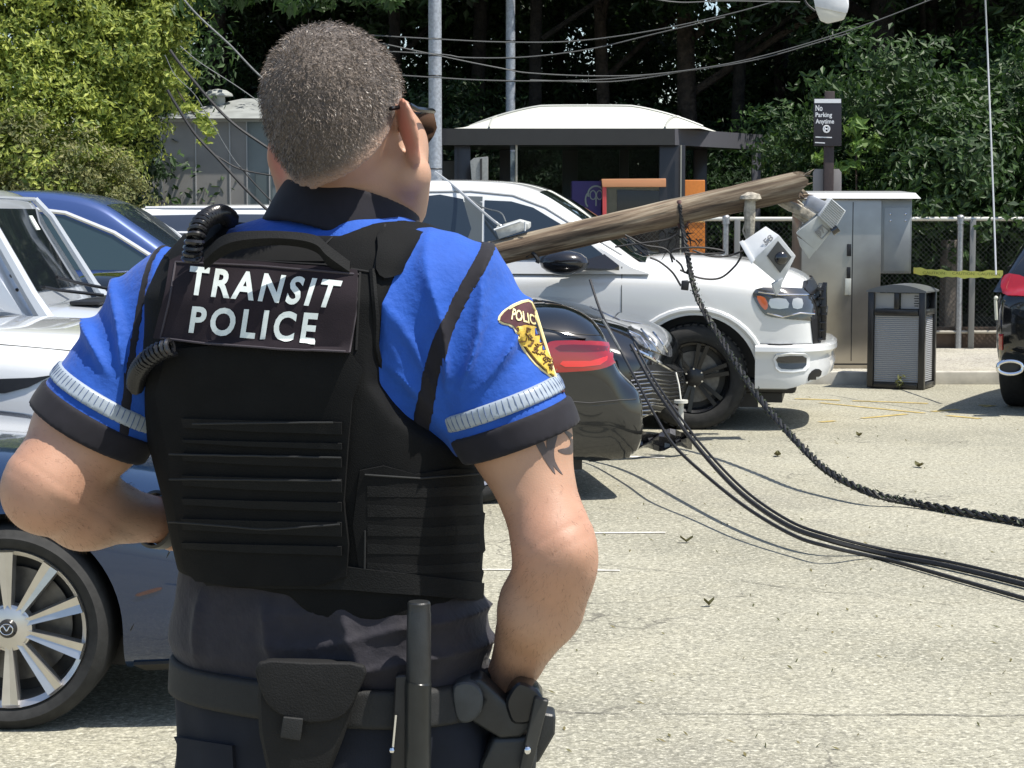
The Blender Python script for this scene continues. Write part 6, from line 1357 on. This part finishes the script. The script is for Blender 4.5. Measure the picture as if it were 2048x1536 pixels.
av = np.concatenate(armh); tag(mk('arm_hair', av, np.arange(len(av)).reshape(-1, 3), mat('arm_hair_brown', (.16, .10, .06), .5), body), kind='stuff')
# ---- shirt
NAVY = mat('navy_knit', (.012, .011, .016), .85, noise=.25, nscale=60, bump=.15, bscale=900, spec=.35, sheen=.05)
BLUE = mat('blue_knit', (.014, .085, .42), .75, noise=.15, nscale=25, bump=.22, bscale=95, sheen=.12, spec=.3)
APR, APL = npv(P(905, 840, 2.52)), npv(P(285, 800, 2.66))
def folds(p, ap, n, ph, r0=.05, r1=.36):
    x = p[:, 0] - ap[0]; z = p[:, 2] - ap[2]; r = np.hypot(x, z); a = np.arctan2(z, x)
    f = 1 - np.abs(np.sin(a * n / 2 + ph + 7 * r + .8 * np.sin(r * 22))) ; f = f ** 1.6
    return f * np.clip((r - .02) / r0, 0, 1) * np.clip((r1 - r) / (r1 * .6), 0, 1)
def sleeve(p, s, off=0.):
    pts, rs = ARM[s]; a, b = pts[0], pts[1]; d = b - a; b2 = b + d * .35
    r = (.094, .060) if s == 'r' else (.076, .068)
    return smin(cone(p, a, b2, r[0] + off, r[1] + off), arm_sdf(p, s) - .006 - off, .012)
CUFF = {'r': (npv(P(1045, 868, 2.50)), ARM['r'][0][1] - ARM['r'][0][0]), 'l': (npv(P(180, 853, 2.645)), ARM['l'][0][1] - ARM['l'][0][0])}
CUFF['r'] = (CUFF['r'][0], CUFF['r'][1] / np.linalg.norm(CUFF['r'][1])); CUFF['l'] = (CUFF['l'][0], CUFF['l'][1] / np.linalg.norm(CUFF['l'][1]))
CUFF['r'] = (CUFF['r'][0], np.array([.35, 0., -.937])); CUFF['l'] = (CUFF['l'][0], np.array([-.50, 0., -.86]))
def shirt_raw(p, off=0., fold=True):
    d = smax(loft(p, SH, off), p[:, 2] - 1.70, .004)
    for s, ap, n, ph_, am in (('r', APR, 17, .4, .015), ('l', APL, 15, 1.1, .015)):
        c, nn = CUFF[s]; t = (p - c) @ nn; e = sleeve(p, s, off)
        if fold: e = e - am * folds(p, ap, n, ph_) * np.clip((-t - .066) / .035, 0, 1) * (loft(p, SH, 0.) > -.01)
        d = smin(d, np.maximum(e, t), .035)
    if fold:
        d = d - .0018 * cheap_noise(p * np.array([1, 1, .5]), 34, 3)
        d = d - .009 * (1 - np.abs(np.sin(p[:, 0] * 42 + p[:, 2] * 9 + 1.6 * np.sin(p[:, 2] * 13)))) * np.clip((p[:, 2] - 1.40) / .08, 0, 1) * np.clip((p[:, 0] + .22) / .04, 0, 1) * np.clip((.03 - loft(p, SH)) / .02, 0, 1)
    for s in 'rl':
        c, nn = CUFF[s]; t = (p - c) @ nn; d = np.where((sleeve(p, s) < .03) & (loft(p, SH) > .0), np.maximum(d, t), d)
    return d
def shirt_sdf(p): return np.maximum(shirt_raw(p), 1.27 - p[:, 2])
V_, Q_ = nets(shirt_sdf, (-.72, 2.34, 1.24), (.16, 2.96, 1.73), .0036); V_ = relax(V_, Q_, 3)
shirt = mk('polo_shirt', V_, Q_, BLUE, OFF); shirtB = BVHTree.FromPolygons(V_.tolist(), Q_.tolist())
def slab(f, lo, hi, h, name, m, par, it=1):
    v, q = nets(f, lo, hi, h); v = relax(v, q, it); return mk(name, v, q, m, par)
REFL = mat('reflective_tape', (.34, .39, .44), .35, noise=.1, nscale=50)
for s, lo, hi in (('r', (-.12, 2.36, 1.28), (.14, 2.66, 1.56)), ('l', (-.68, 2.5, 1.28), (-.36, 2.8, 1.56))):
    c, nn = CUFF[s]
    def band(p, t0, t1, off):
        t = (p - c) @ nn; return smax(sleeve(p, s, off), np.maximum(t - t1, t0 - t), .003)
    slab(lambda p: band(p, -.025, .010, .0045), lo, hi, .0035, 'cuff', NAVY, shirt)
    o = slab(lambda p: band(p, -.055, -.034, .0042), lo, hi, .003, 'reflective_band', REFL, shirt)
    # thin dark stitches across the band
    m = MB(); ax_ = nn; ub = np.cross(ax_, [0, 1, 0]); ub /= np.linalg.norm(ub); vb = np.cross(ax_, ub)
    bt = bvh_of(o)
    for k in range(60):
        th = 2 * math.pi * k / 60; dr = ub * math.cos(th) + vb * math.sin(th); ps = []
        for t in (-.0535, -.0445, -.0355):
            b0 = c + ax_ * t; h = bt.ray_cast(Vector(b0 + dr * .3), Vector(-dr))
            if h[0]: ps.append(h[0] + Vector(dr) * .0004)
        if len(ps) == 3: m.tube(ps, .0007, 4)
    m.build('stitching', mat('band_thread', (.10, .14, .24), .8), o)
# dark piping from armpit over the shoulder, and the piping under the left sleeve
def strip(p):
    t = (p - npv(P(925, 640, 2.5))) @ np.array([.91, .12, -.38]) + .02 * np.sin((p[:, 2] - 1.45) * 14)
    return np.maximum(shirt_raw(p, 0.0) - .0014, np.abs(t + .0 ) - .0105)
def strip2(p): return np.maximum(strip(p), np.maximum(-(p[:, 0] + .16), np.maximum(1.43 - p[:, 2], p[:, 1] - 2.64)))
slab(strip2, (-.2, 2.36, 1.36), (.12, 2.7, 1.74), .003, 'side_piping', NAVY, shirt, 4)
def stripl(p):
    t = (p - npv(P(283, 640, 2.62))) @ np.array([-.93, .1, .1])
    return np.maximum(np.maximum(shirt_raw(p, 0.0) - .0014, np.abs(t) - .006), np.maximum(1.42 - p[:, 2], np.maximum(p[:, 0] + .40, p[:, 1] - 2.8)))
slab(stripl, (-.62, 2.45, 1.38), (-.38, 2.8, 1.70), .003, 'side_piping', NAVY, shirt, 4)
# collar
CC = npv(P(697, 424, 2.635)); cn = np.array([.0, 0, 1.]) + VV * .26 + U * .20; cn /= np.linalg.norm(cn)
def collar(p):
    q = p - CC; t = q @ cn; r = np.linalg.norm(q - t[:, None] * cn, axis=1); rr = .0905 - t * .22
    return smax(np.abs(r - rr) - .0035, np.abs(t + .013) - .032 - .003 * np.sin(p[:, 0] * 30), .004)
slab(collar, (-.38, 2.5, 1.6), (-.05, 2.78, 1.8), .003, 'collar', NAVY, shirt)
# lower part of the shirt, dark and bloused over the belt
def hem(p):
    u, v = uv(p, SH); z = p[:, 2]
    f = .011 * np.clip((.2 - np.abs(u)) / .05, .2, 1) * (1 - np.abs(np.sin(u * 34 + (z - 1.24) * 20 * np.clip(u * 6 + .5, -1, 1) + .6 + .5 * np.sin(u * 55)))) ** 1.4 * np.clip((z - 1.12) / .06, 0, 1)
    f = f + .006 * (1 - np.abs(np.sin((z - .25 * u * np.abs(np.sin(u * 9))) * 75 + u * 6))) ** 2 * np.clip((u + .05) / .1, 0, 1) + .002 * cheap_noise(p, 40, 8)
    tuck = .009 * np.clip((1.150 - z) / .03, 0, 1)
    d = loft(p, SH, -.002) - f * np.clip((1.235 - z) / .03, 0, 1) + tuck
    zb = 1.118 + .006 * np.sin(u * 20 + 1)
    return smax(d, np.maximum(z - 1.27, zb - z), .012)
slab(hem, (-.52, 2.38, 1.10), (.04, 2.88, 1.29), .0042, 'shirt_hem', mat('dark_polo_knit', (.024, .022, .029), .8, noise=.2, nscale=40, bump=.2, bscale=110, spec=.35, sheen=.08), OFF, 1)
# ---- vest
VEST = mat('black_cordura', (.0042, .0046, .0048), .85, noise=.3, nscale=30, bump=.45, bscale=700, spec=.22)
WEB = mat('black_webbing', (.0060, .0064, .0064), .8, noise=.25, nscale=60, bump=.5, bscale=500, spec=.25)
def vest_sdf(p):
    d = loft(p, VE, 0., 2.6); u, v = uv(p, VE); z = p[:, 2]
    ue = np.interp(z, [1.36, 1.395, 1.43, 1.46, 1.50, 1.60, 1.70], [.30, .25, .208, .180, .160, .172, .176])
    d = smax(d, (np.abs(u) - ue) * .85, .006)
    zb = np.interp(u, [-.25, .02, .06, .25], [1.246, 1.236, 1.210, 1.205])
    d = smax(d, zb - z, .006)
    nc = np.interp(v, [-.2, -.06, .2], [1.688, 1.672, 1.60])
    d = np.where(np.abs(u) < .09, smax(d, z - nc, .006), smax(d, z - nc - (np.abs(u) - .09) * 1.2, .006))
    return d - .0018 * cheap_noise(p, 26, 5) - .0012 * cheap_noise(p, 60, 6)
V_, Q_ = nets(vest_sdf, (-.54, 2.38, 1.17), (.06, 2.88, 1.73), .0042); V_ = relax(V_, Q_, 1)
vest = mk('tactical_vest', V_, Q_, VEST, OFF); vestB = BVHTree.FromPolygons(V_.tolist(), Q_.tolist())
pan = decal('back_panel', smoothpoly([(345, 700), (700, 705), (705, 800), (690, 1000), (696, 1150), (560, 1168), (402, 1158), (374, 1090), (345, 900)], 2), pxray, vestB, VEST, vest, .009, 16)
panB = bvh_of(pan, vest)
for y0, y1 in ((836, 862), (878, 892), (906, 928), (950, 978), (996, 1016), (1036, 1066), (1084, 1104)):
    decal('webbing_strap', [(366, y0), (500, y0 + 4), (684, y0 + 8), (684, y1 + 6), (500, y1), (370, y1 - 8)], pxray, panB, WEB, vest, .0035, 16)
for y0, y1 in ((968, 990), (1006, 1030), (1046, 1068), (1084, 1104), (1122, 1142)):
    decal('webbing_strap', [(735, y0 + 2), (850, y0 + 8), (955, y0 + 2), (955, y1), (850, y1 + 4), (735, y1 + 2)], pxray, vestB, WEB, vest, .004, 16)
decal('bottom_strap', [(398, 1128), (540, 1136), (700, 1132), (960, 1165), (958, 1200), (700, 1178), (540, 1174), (402, 1164)], pxray, vestB, WEB, vest, .006, 16)
seams('seam', [[(395, 845), (670, 842)], [(350, 905), (685, 912)], [(350, 955), (685, 958)], [(350, 1040), (540, 1056), (684, 1045)]], pxray, panB, .0013, mat('vest_thread', (.013, .0138, .0138), .8), vest, .0095, 12)
for i_, (ya, yb2) in enumerate(((838, 866), (905, 932), (952, 982), (1038, 1070))):
    0 and seams('stitch', [[q_ for k_, x_ in enumerate(range(400 + 7 * (i_ % 2), 670, 46)) for q_ in (((x_, ya), (x_, yb2)) if k_ % 2 == 0 else ((x_, yb2), (x_, ya)))]], pxray, panB, .0010, MATS['vest_thread'], vest, .0126, 8)
decal('cummerbund', smoothpoly([(720, 940), (830, 948), (958, 940), (962, 1060), (958, 1166), (840, 1170), (722, 1160)], 2), pxray, vestB, VEST, vest, .0035, 16)
seams('seam', [[(730, 948), (840, 956), (952, 948)], [(730, 1060), (730, 1150)]], pxray, vestB, .0013, MATS['vest_thread'], vest, .004, 12)
# edge binding round the armhole and the yoke seam
seams('edge_binding', [catmull([(745, 540, 0), (752, 640, 0), (752, 700, 0), (775, 755, 0), (835, 800, 0), (905, 832, 0)], 6)], pxray, vestB, .0042, WEB, vest, .001, 8)
seams('seam', [[(330, 512), (480, 520), (650, 530), (745, 545)], [(720, 545), (712, 700)], [(690, 450), (640, 500)], [(770, 450), (748, 540)], [(800, 470), (860, 500)]], pxray, vestB, .0016, mat('vest_thread2', (.004, .004, .004), .8), vest, .0005, 8)
# id patch
PAT = mat('patch_felt', (.020, .0135, .018), .9, noise=.35, nscale=22, bump=.2, bscale=700, spec=.3)
pq = [(372, 520), (520, 530), (640, 540), (716, 548), (712, 620), (698, 706), (560, 700), (420, 690), (320, 678), (340, 600), (352, 530)]
idp = decal('id_patch', pq, pxray, panB, PAT, vest, .0115, 14, back=.002)
idB = bvh_of(idp)
LET = mat('white_lettering', (.74, .80, .76), .6, noise=.12, nscale=70)
idm = MB()
text_on('lettering', 'TRANSIT', [(374, 590), (666, 617), (686, 562), (382, 532)], pxray, idB, LET, idp, .0012, .030, 1.28, m=idm)
text_on('lettering', 'POLICE', [(378, 666), (628, 690), (638, 626), (386, 612)], pxray, idB, LET, idp, .0012, .030, 1.30, m=idm)
idm.build('lettering', LET, idp, False)
seams('patch_border', [[(352, 524), (520, 532), (716, 549), (712, 620), (698, 704), (560, 698), (420, 688), (322, 676), (340, 600), (352, 524)]], pxray, idB, .0015, mat('patch_thread', (.05, .042, .05), .8), idp, .0005, 10)
# drag handle over a dark gap
m = MB(); hp = [Vector(q) for q in lay([(415, 497), (455, 492), (520, 500), (610, 512), (665, 520), (690, 524)], pxray, vestB, 0, 30)]
hl_ = catmull([P(408, 505, 2.475), P(440, 474, 2.463), P(480, 463, 2.455), P(560, 462, 2.448), P(628, 470, 2.446), P(655, 490, 2.446), P(700, 524, 2.45)], 8)
vs = []; fs = []
for i, p in enumerate(hl_):
    t = i / (len(hl_) - 1); wd = .021 + .004 * math.sin(t * 9); sag = .012 * math.sin(math.pi * t)
    vs += [p + Vector((0, .002, 0)), p + Vector((0, -.007, -wd * .5)), p + Vector((0, .003 + sag * .3, -wd)), p + Vector((0, .008, -wd)), p + Vector((0, .008, 0))]
for i in range(len(hl_) - 1):
    for k in range(5): fs.append((i * 5 + k, i * 5 + (k + 1) % 5, i * 5 + 5 + (k + 1) % 5, i * 5 + 5 + k))
m.add(vs, fs); m.build('drag_handle', WEB, vest)
decal('handle_gap_shade', smoothpoly([(410, 515), (440, 485), (520, 478), (620, 488), (672, 520), (560, 522)], 3), pxray, vestB, mat('deep_black', (.002, .002, .002), .95), vest, .0015, 12)  # flat black patch on the vest, painting in the shade under the handle
# shoulder strap pads and buckle tabs
decal('strap_pad', smoothpoly([(760, 462), (830, 468), (900, 490), (895, 512), (840, 520), (792, 548), (768, 560), (752, 540), (756, 500)], 2), pxray, vestB, VEST, vest, .006, 14)
decal('strap_pad', smoothpoly([(352, 500), (400, 452), (440, 446), (430, 480), (392, 505), (345, 525)], 2), pxray, vestB, VEST, vest, .006, 14)
# coiled radio cord: up over the shoulder and out under the patch
def coil(pts, name, R_=.0095, r=.0032, pitch=.0072):
    c = catmull(pts, 24); L = [0]
    for i in range(1, len(c)): L.append(L[-1] + (c[i] - c[i - 1]).length)
    n = int(L[-1] / pitch * 10); out = []
    for i in range(n):
        s = L[-1] * i / n; j = max(0, int(np.searchsorted(L, s)) - 1); j = min(j, len(c) - 2); t = (c[j + 1] - c[j]).normalized(); q = c[j] + t * (s - L[j])
        a = t.cross(Vector((0, 1, .3))).normalized(); b = t.cross(a); th = 2 * math.pi * i / 10; out.append(q + (a * math.cos(th) + b * math.sin(th)) * R_)
    mb = MB(); mb.tube(out, r, 6); return mb.build(name, mat('glossy_cord', (.02, .02, .022), .25, noise=.2), vest)
coil([P(382, 520, 2.49), P(390, 478, 2.485), P(402, 448, 2.50), P(422, 432, 2.53), P(444, 428, 2.57), P(462, 440, 2.61)], 'radio_cord')
coil([P(345, 694, 2.492), P(318, 703, 2.502), P(292, 722, 2.52), P(275, 748, 2.56), P(268, 790, 2.62)], 'radio_cord')
# ---- hair: short fur cap with individual strands
def hairmask(q):
    """negative above the hairline; q in head coordinates"""
    y = q[:, 1]; z = q[:, 2]
    line = np.interp(y, [-.2, -.10, -.05, -.02, .0, .02, .035, .06, .075, .12], [-.050, -.044, -.012, .004, .022, .034, .024, .052, .085, .12])
    return line - z + .003 * cheap_noise(q, 160, 2)
def hair_sdf(p):
    q = hl(p); d = smin(skull(q), cone(q, (0, -.03, -.03), (0, -.04, -.12), .062, .065), .022)
    mk_ = hairmask(q); thick = .0032 * np.clip(-mk_ / .035, 0, 1) ** .7 + .0008
    return smax(d - thick - .0008 * cheap_noise(q, 220, 4), mk_, .004) * HS
V_, Q_ = nets(hair_sdf, tuple(HO - .2), tuple(HO + .2), .0036); V_ = relax(V_, Q_, 1)
HAIR = mat('greying_brown_hair', (.125, .095, .072), .6, col2=(.055, .042, .034), nscale=11, sheen=.2, bump=.9, bscale=260)
_n = HAIR.node_tree; _b = _n.nodes['Principled BSDF']; _src = _b.inputs['Base Color'].links[0].from_socket; _at = _n.nodes.new('ShaderNodeAttribute'); _at.attribute_name = 'fade'
_mx = _n.nodes.new('ShaderNodeMix'); _mx.data_type = 'RGBA'; _n.links.new(_at.outputs['Fac'], _mx.inputs[0]); _n.links.new(_src, _mx.inputs[6]); _mx.inputs[7].default_value = (.44, .26, .17, 1); _n.links.new(_mx.outputs[2], _b.inputs['Base Color'])
hair = mk('hair', V_, Q_, HAIR, OFF)
fd_ = np.clip(1 + hairmask(hl(V_)) / .028, 0, 1) ** 1.5 * .85; at_ = hair.data.attributes.new('fade', 'FLOAT', 'POINT'); at_.data.foreach_set('value', fd_.astype(np.float32))
me = hair.data; me.calc_loop_triangles()
rs_ = np.random.RandomState(5); nor = np.empty(len(me.vertices) * 3, np.float32); me.vertices.foreach_get('normal', nor); nor = nor.reshape(-1, 3)
ql = hl(V_); ok = (hairmask(ql) < -.003) & (nor @ (V_.mean(0) - 0) != 99)
idx = np.where(ok)[0]; wt_ = np.clip(-hairmask(ql[idx]) / .03, .12, 1); pick = rs_.choice(idx, 26000, p=wt_ / wt_.sum())
base = V_[pick] + rs_.normal(size=(26000, 3)) * .002; nn_ = nor[pick]
bx, by = HM[:, 0], HM[:, 1]; up = HM[:, 2]
cw_ = base - hw((-.012, -.075, .115)); dd_ = np.linalg.norm(cw_, axis=1)[:, None]; tz_ = np.cross(nn_, cw_ / dd_); swirl = -up * .45 * np.clip(dd_ / .08, .1, 1) + (cw_ / dd_ * .5 + tz_ * .6) * np.exp(-dd_ / .05) + by * rs_.normal(0, .2, (26000, 1)) + bx * rs_.normal(0, .25, (26000, 1))
fade = np.clip(-hairmask(ql[pick]) / .05, .12, 1)
dr = nn_ * .26 + swirl + rs_.normal(0, .17, (26000, 3)); dr /= np.linalg.norm(dr, axis=1)[:, None]
ln = rs_.uniform(.0035, .0078, (26000, 1)) * fade[:, None]; sd_ = np.cross(dr, rs_.normal(size=(26000, 3))); sd_ /= np.linalg.norm(sd_, axis=1)[:, None]
sd_ = sd_ * .00034; tip = base + dr * ln; mid = base + dr * ln * .55 + nn_ * ln * .12
hv = np.stack([base - sd_, base + sd_, mid + sd_ * .8, mid - sd_ * .8, tip + sd_ * .25, tip - sd_ * .25], 1).reshape(-1, 3); kk = np.arange(26000)[:, None] * 6
hf = np.concatenate([kk + np.array([0, 1, 2, 3]), kk + np.array([3, 2, 4, 5])], 0)
STR = mat('hair_strands', (.27, .21, .16), .4, col2=(.04, .028, .02), island=True, sheen=.3)
tag(mk('short_strands', hv, hf, STR, hair), kind='stuff')
# ---- sunglasses
m = MB()
for s in (-1, 1):
    m.tube([Vector(hw((s * .0885, .004, .030))), Vector(hw((s * .0885, .02, .024))), Vector(hw((s * .084, .070, .020))), Vector(hw((s * .076, .091, .020)))], .0036, 6)
    m.tube([Vector(hw((s * .0885, .004, .030))), Vector(hw((s * .080, -.030, .030)))], .0030, 6)
m.tube(catmull([hw((-.076, .090, .020)), hw((-.05, .107, .024)), hw((0, .115, .024)), hw((.05, .107, .024)), hw((.076, .090, .020))], 6), .0034, 6)
sg = m.build('sunglasses', mat('gloss_black', (.01, .01, .011), .15), OFF)
for s in (-1, 1):
    vs = []; fs = []
    for i in range(7):
        for j in range(5):
            u_ = i / 6; v_ = j / 4; x = s * (.006 + .074 * u_); y = .114 - .030 * u_ ** 2 - .003 * v_; z = .022 - .040 * v_ * (1 - .35 * (2 * u_ - .9) ** 2)
            vs.append(hw((x, y, z)))
    for i in range(6):
        for j in range(4): fs.append((i * 5 + j, i * 5 + j + 1, i * 5 + j + 6, i * 5 + j + 5))
    mk('lens', vs, fs, GLS, sg)
# ---- tattoo and shoulder badge
TAT = mat('tattoo_ink', (.085, .065, .06), .5, noise=.25, nscale=60)
for pl in ([(1083, 858), (1098, 860), (1112, 890), (1124, 925), (1104, 898)], [(1112, 858), (1128, 857), (1122, 885), (1124, 905), (1136, 926), (1118, 908), (1110, 884)],
           [(1138, 856), (1150, 860), (1160, 882), (1160, 890), (1140, 893), (1128, 886), (1146, 881), (1148, 870)]):
    pl = [((x_ - 1122) * 1.22 + 1108, (y_ - 890) * 1.25 + 905) for x_, y_ in pl]
    decal('tattoo', smoothpoly(pl, 3), pxray, bodyB, TAT, body, .0006, 4, back=.001)
bp = smoothpoly([(998, 642), (1016, 618), (1056, 602), (1070, 622), (1094, 660), (1114, 710), (1130, 745), (1140, 772), (1126, 786), (1108, 776), (1102, 755), (1070, 728), (1042, 690), (1029, 655)], 3)
BDG = mat('badge_cloth', (.075, .022, .028), .85, noise=.3, nscale=60, bump=.2, bscale=600)
GLD = mat('gold_thread', (.66, .45, .06), .5, noise=.35, nscale=130, bump=.4, bscale=500)
PAL = mat('pale_gold_thread', (.80, .68, .34), .6)
bdg = decal('shoulder_badge', bp, pxray, shirtB, BDG, shirt, .003, 8)
bB = bvh_of(bdg)
seams('badge_border', [[tuple(p) for p in bp] + [tuple(bp[0])]], pxray, bB, .0022, PAL, bdg, 0, 6)
decal('seal', smoothpoly([(1024, 662), (1050, 650), (1080, 662), (1100, 706), (1118, 746), (1106, 752), (1074, 724), (1050, 694), (1034, 676)], 2), pxray, bB, GLD, bdg, .0022, 5, back=.001)
bm2 = MB(); text_on('badge_lettering', 'POLICE', [(1022, 640), (1080, 652), (1074, 632), (1025, 617)], pxray, bB, PAL, bdg, .0012, .02, m=bm2)
if bm2.v: bm2.build('badge_lettering', PAL, bdg, False)
sl_ = []
rq = random.Random(4)
for k in range(34):
    x = rq.uniform(1046, 1112); y = 655 + (x - 1046) * 1.1 + rq.uniform(0, 28); a = rq.uniform(0, 6.28); sl_.append([(x, y), (x + 6 * math.cos(a), y + 6 * math.sin(a)), (x + 9 * math.cos(a + .8), y + 9 * math.sin(a + .8))])
seams('seal_embroidery', sl_, pxray, bB, .0009, mat('brown_thread', (.10, .045, .01), .8), bdg, .0028, 4, 4)
# ---- trousers, belt and its pouches
TRO = mat('navy_twill', (.010, .013, .022), .85, noise=.3, nscale=18, bump=.2, bscale=900, spec=.35)
def legs(p):
    d = smax(loft(p, HP), p[:, 2] - 1.13, .004)
    for s in (-1, 1):
        hip = np.array([-.222, TY, .88]) + U * s * .105; kn = np.array([-.222, TY, .50]) + U * s * .14 + VV * .02; an = np.array([-.222, TY, .10]) + U * s * .17
        c = smin(cone(p, hip, kn, .112, .075), cone(p, kn, an, .075, .062), .03); d = smin(d, c, .03)
    return np.maximum(d, .07 - p[:, 2]) - .0045 * cheap_noise(p, 24, 9)
V_, Q_ = nets(legs, (-.56, 2.3, .05), (.12, 2.95, 1.16), .008); V_ = relax(V_, Q_, 1)
trs = mk('trousers', V_, Q_, TRO, OFF); trB = BVHTree.FromPolygons(V_.tolist(), Q_.tolist())
decal('cargo_pocket', [(328, 1468), (470, 1490), (474, 1560), (330, 1560)], pxray, trB, TRO, trs, .006, 14)
for s in (-1, 1):
    m = MB(); a = Vector(np.array([-.222, TY, .0]) + U * s * .17); q = Matrix.Rotation(-PSI, 3, 'Z')
    m.sphere(a + Vector(VV * .09) + Vector((0, 0, .045)), 1, 16, (.05, .10, .05), q); m.sphere(a + Vector(VV * -.03) + Vector((0, 0, .05)), 1, 16, (.045, .07, .055), q)
    m.cyl(a + Vector((0, 0, .05)), a + Vector((0, 0, .2)), .055, 20, .06); m.box(a + Vector(VV * .05) + Vector((0, 0, .012)), (.095, .29, .024), q, .008); m.build('boot', BLK, OFF)
BELT = mat('belt_nylon', (.011, .0115, .0112), .7, noise=.25, nscale=90, bump=.4, bscale=600)
def belt_f(p):
    u, v = uv(p, HP); z = p[:, 2] - (1.106 - .012 * (u + .1)); return smax(loft(p, HP, .008), np.abs(z) - .0235, .004)
V_, Q_ = nets(belt_f, (-.52, 2.38, 1.05), (.05, 2.86, 1.17), .004); belt = mk('duty_belt', V_, Q_, BELT, OFF)
beltB = BVHTree.FromPolygons(V_.tolist(), Q_.tolist())
hipB = bvh_of(belt, trs)
# flap pouch at the back: a tapering bag with a rounded flap and a tab
PCH = mat('pouch_nylon', (.0085, .0085, .0085), .75, noise=.35, nscale=35, bump=.4, bscale=450, spec=.35)
def yb(px, py):
    h = hipB.ray_cast(*pxray(px, py)); return h[0].y if h[0] else 2.5
yp = yb(620, 1385)
m = MB(); m.add(*slabpoly([(518, 1330), (718, 1334), (712, 1400), (686, 1480), (655, 1560), (535, 1560), (516, 1470), (512, 1400)], yp - .042, .05, .012)); pouch = m.build('pouch', PCH, belt)
m = MB(); m.add(*slabpoly(smoothpoly([(516, 1326), (620, 1326), (728, 1332), (716, 1385), (690, 1430), (640, 1446), (585, 1440), (545, 1420), (522, 1385)], 3), yp - .050, .012, .004)); m.build('flap', PCH, pouch)
m = MB(); m.add(*slabpoly([(566, 1434), (606, 1438), (600, 1482), (560, 1476)], yp - .054, .008, .002)); m.build('tab', BELT, pouch)
# baton: grip, ring and shaft upright in a holder
BAT = mat('baton_rubber', (.022, .024, .025), .42, noise=.3, nscale=60, bump=.15, bscale=400)
m = MB(); yt = yb(838, 1380) - .028
def pt(px, py, y=0): return P(px, py, yt + y)
m.tube([pt(838, 1203), pt(838, 1206), pt(838, 1224), pt(838, 1227), pt(837, 1360), pt(837, 1363)], 1, 24, rs=[.0125, .0138, .0138, .0145, .0150, .0150]); m.build('baton_grip', BAT, belt)
m = MB(); m.tube([pt(837, 1363), pt(837, 1364), pt(836, 1368), pt(835, 1620)], 1, 24, rs=[.015, .0162, .0162, .0158]); m.build('baton_holder', mat('holder_plastic', (.017, .019, .019), .35, noise=.25, nscale=50), belt)
m = MB(); m.add(*slabpoly([(790, 1352), (815, 1350), (815, 1560), (780, 1560)], yt - .002, .02, .004)); m.build('magazine_pouch', BLK, belt)
m = MB(); m.tube([P(792, 1430, yt - .01), P(786, 1495, yt - .012)], .0012, 5); m.sphere(P(784, 1500, yt - .013), .004, 8); m.build('key_clip', CHR, belt)
# holster with the pistol's grip: rounded flashlight end, frame, strap
m = MB(); hy = 2.50
m.add(*slabpoly(smoothpoly([(905, 1376), (930, 1364), (955, 1372), (966, 1395), (962, 1425), (944, 1444), (920, 1446), (908, 1425)], 3), hy - .03, .05, .006)); pistol = m.build('light_end', mat('dull_polymer', (.050, .056, .060), .5, noise=.3, nscale=50), belt)
m = MB(); m.add(*slabpoly([(935, 1360), (962, 1356), (1040, 1430), (1080, 1420), (1072, 1450), (1040, 1475), (1000, 1478), (940, 1442), (966, 1400)], hy - .015, .05, .006)); m.build('holster_frame', BAT, belt)
m = MB(); m.add(*slabpoly(smoothpoly([(1012, 1400), (1030, 1370), (1050, 1366), (1085, 1392), (1078, 1440), (1030, 1450), (1014, 1425)], 3), hy - .02, .055, .008)); m.build('pistol_grip', mat('satin_black', (.012, .013, .015), .22), belt)
m = MB(); m.add(*slabpoly([(985, 1475), (1060, 1472), (1075, 1500), (1064, 1640), (950, 1640), (960, 1530)], hy - .012, .05, .008)); m.add(*slabpoly([(1080, 1425), (1112, 1430), (1110, 1470), (1075, 1530), (1060, 1520)], hy + .0, .045, .006)); m.build('holster', BAT, belt)
m = MB(); m.add(*slabpoly([(1070, 1395), (1098, 1402), (1062, 1545), (1038, 1540)], hy - .03, .014, .003)); m.build('retention_strap', mat('strap_polymer', (.034, .034, .03), .55, noise=.2), belt)
m = MB(); m.sphere(P(1054, 1500, hy - .034), .0055, 10); m.build('rivet', CHR, belt)
m = MB(); m.add(*slabpoly([(866, 1385), (902, 1380), (896, 1560), (860, 1560)], hy - .02, .03, .006)); m.build('holster_mount', BLK, belt)
# wrist strap of a watch on the left arm
wl = ARM['l'][0][-1]; dl = ARM['l'][0][-1] - ARM['l'][0][-2]; dl /= np.linalg.norm(dl); A = Vector(dl).to_track_quat('Z', 'Y').to_matrix().to_4x4(); A.translation = Vector(wl - dl * .004)
m = MB(); m.lathe([(.036, -.011), (.040, -.009), (.040, .009), (.036, .011)], 32, A); m.build('watch_strap', BLK, OFF)
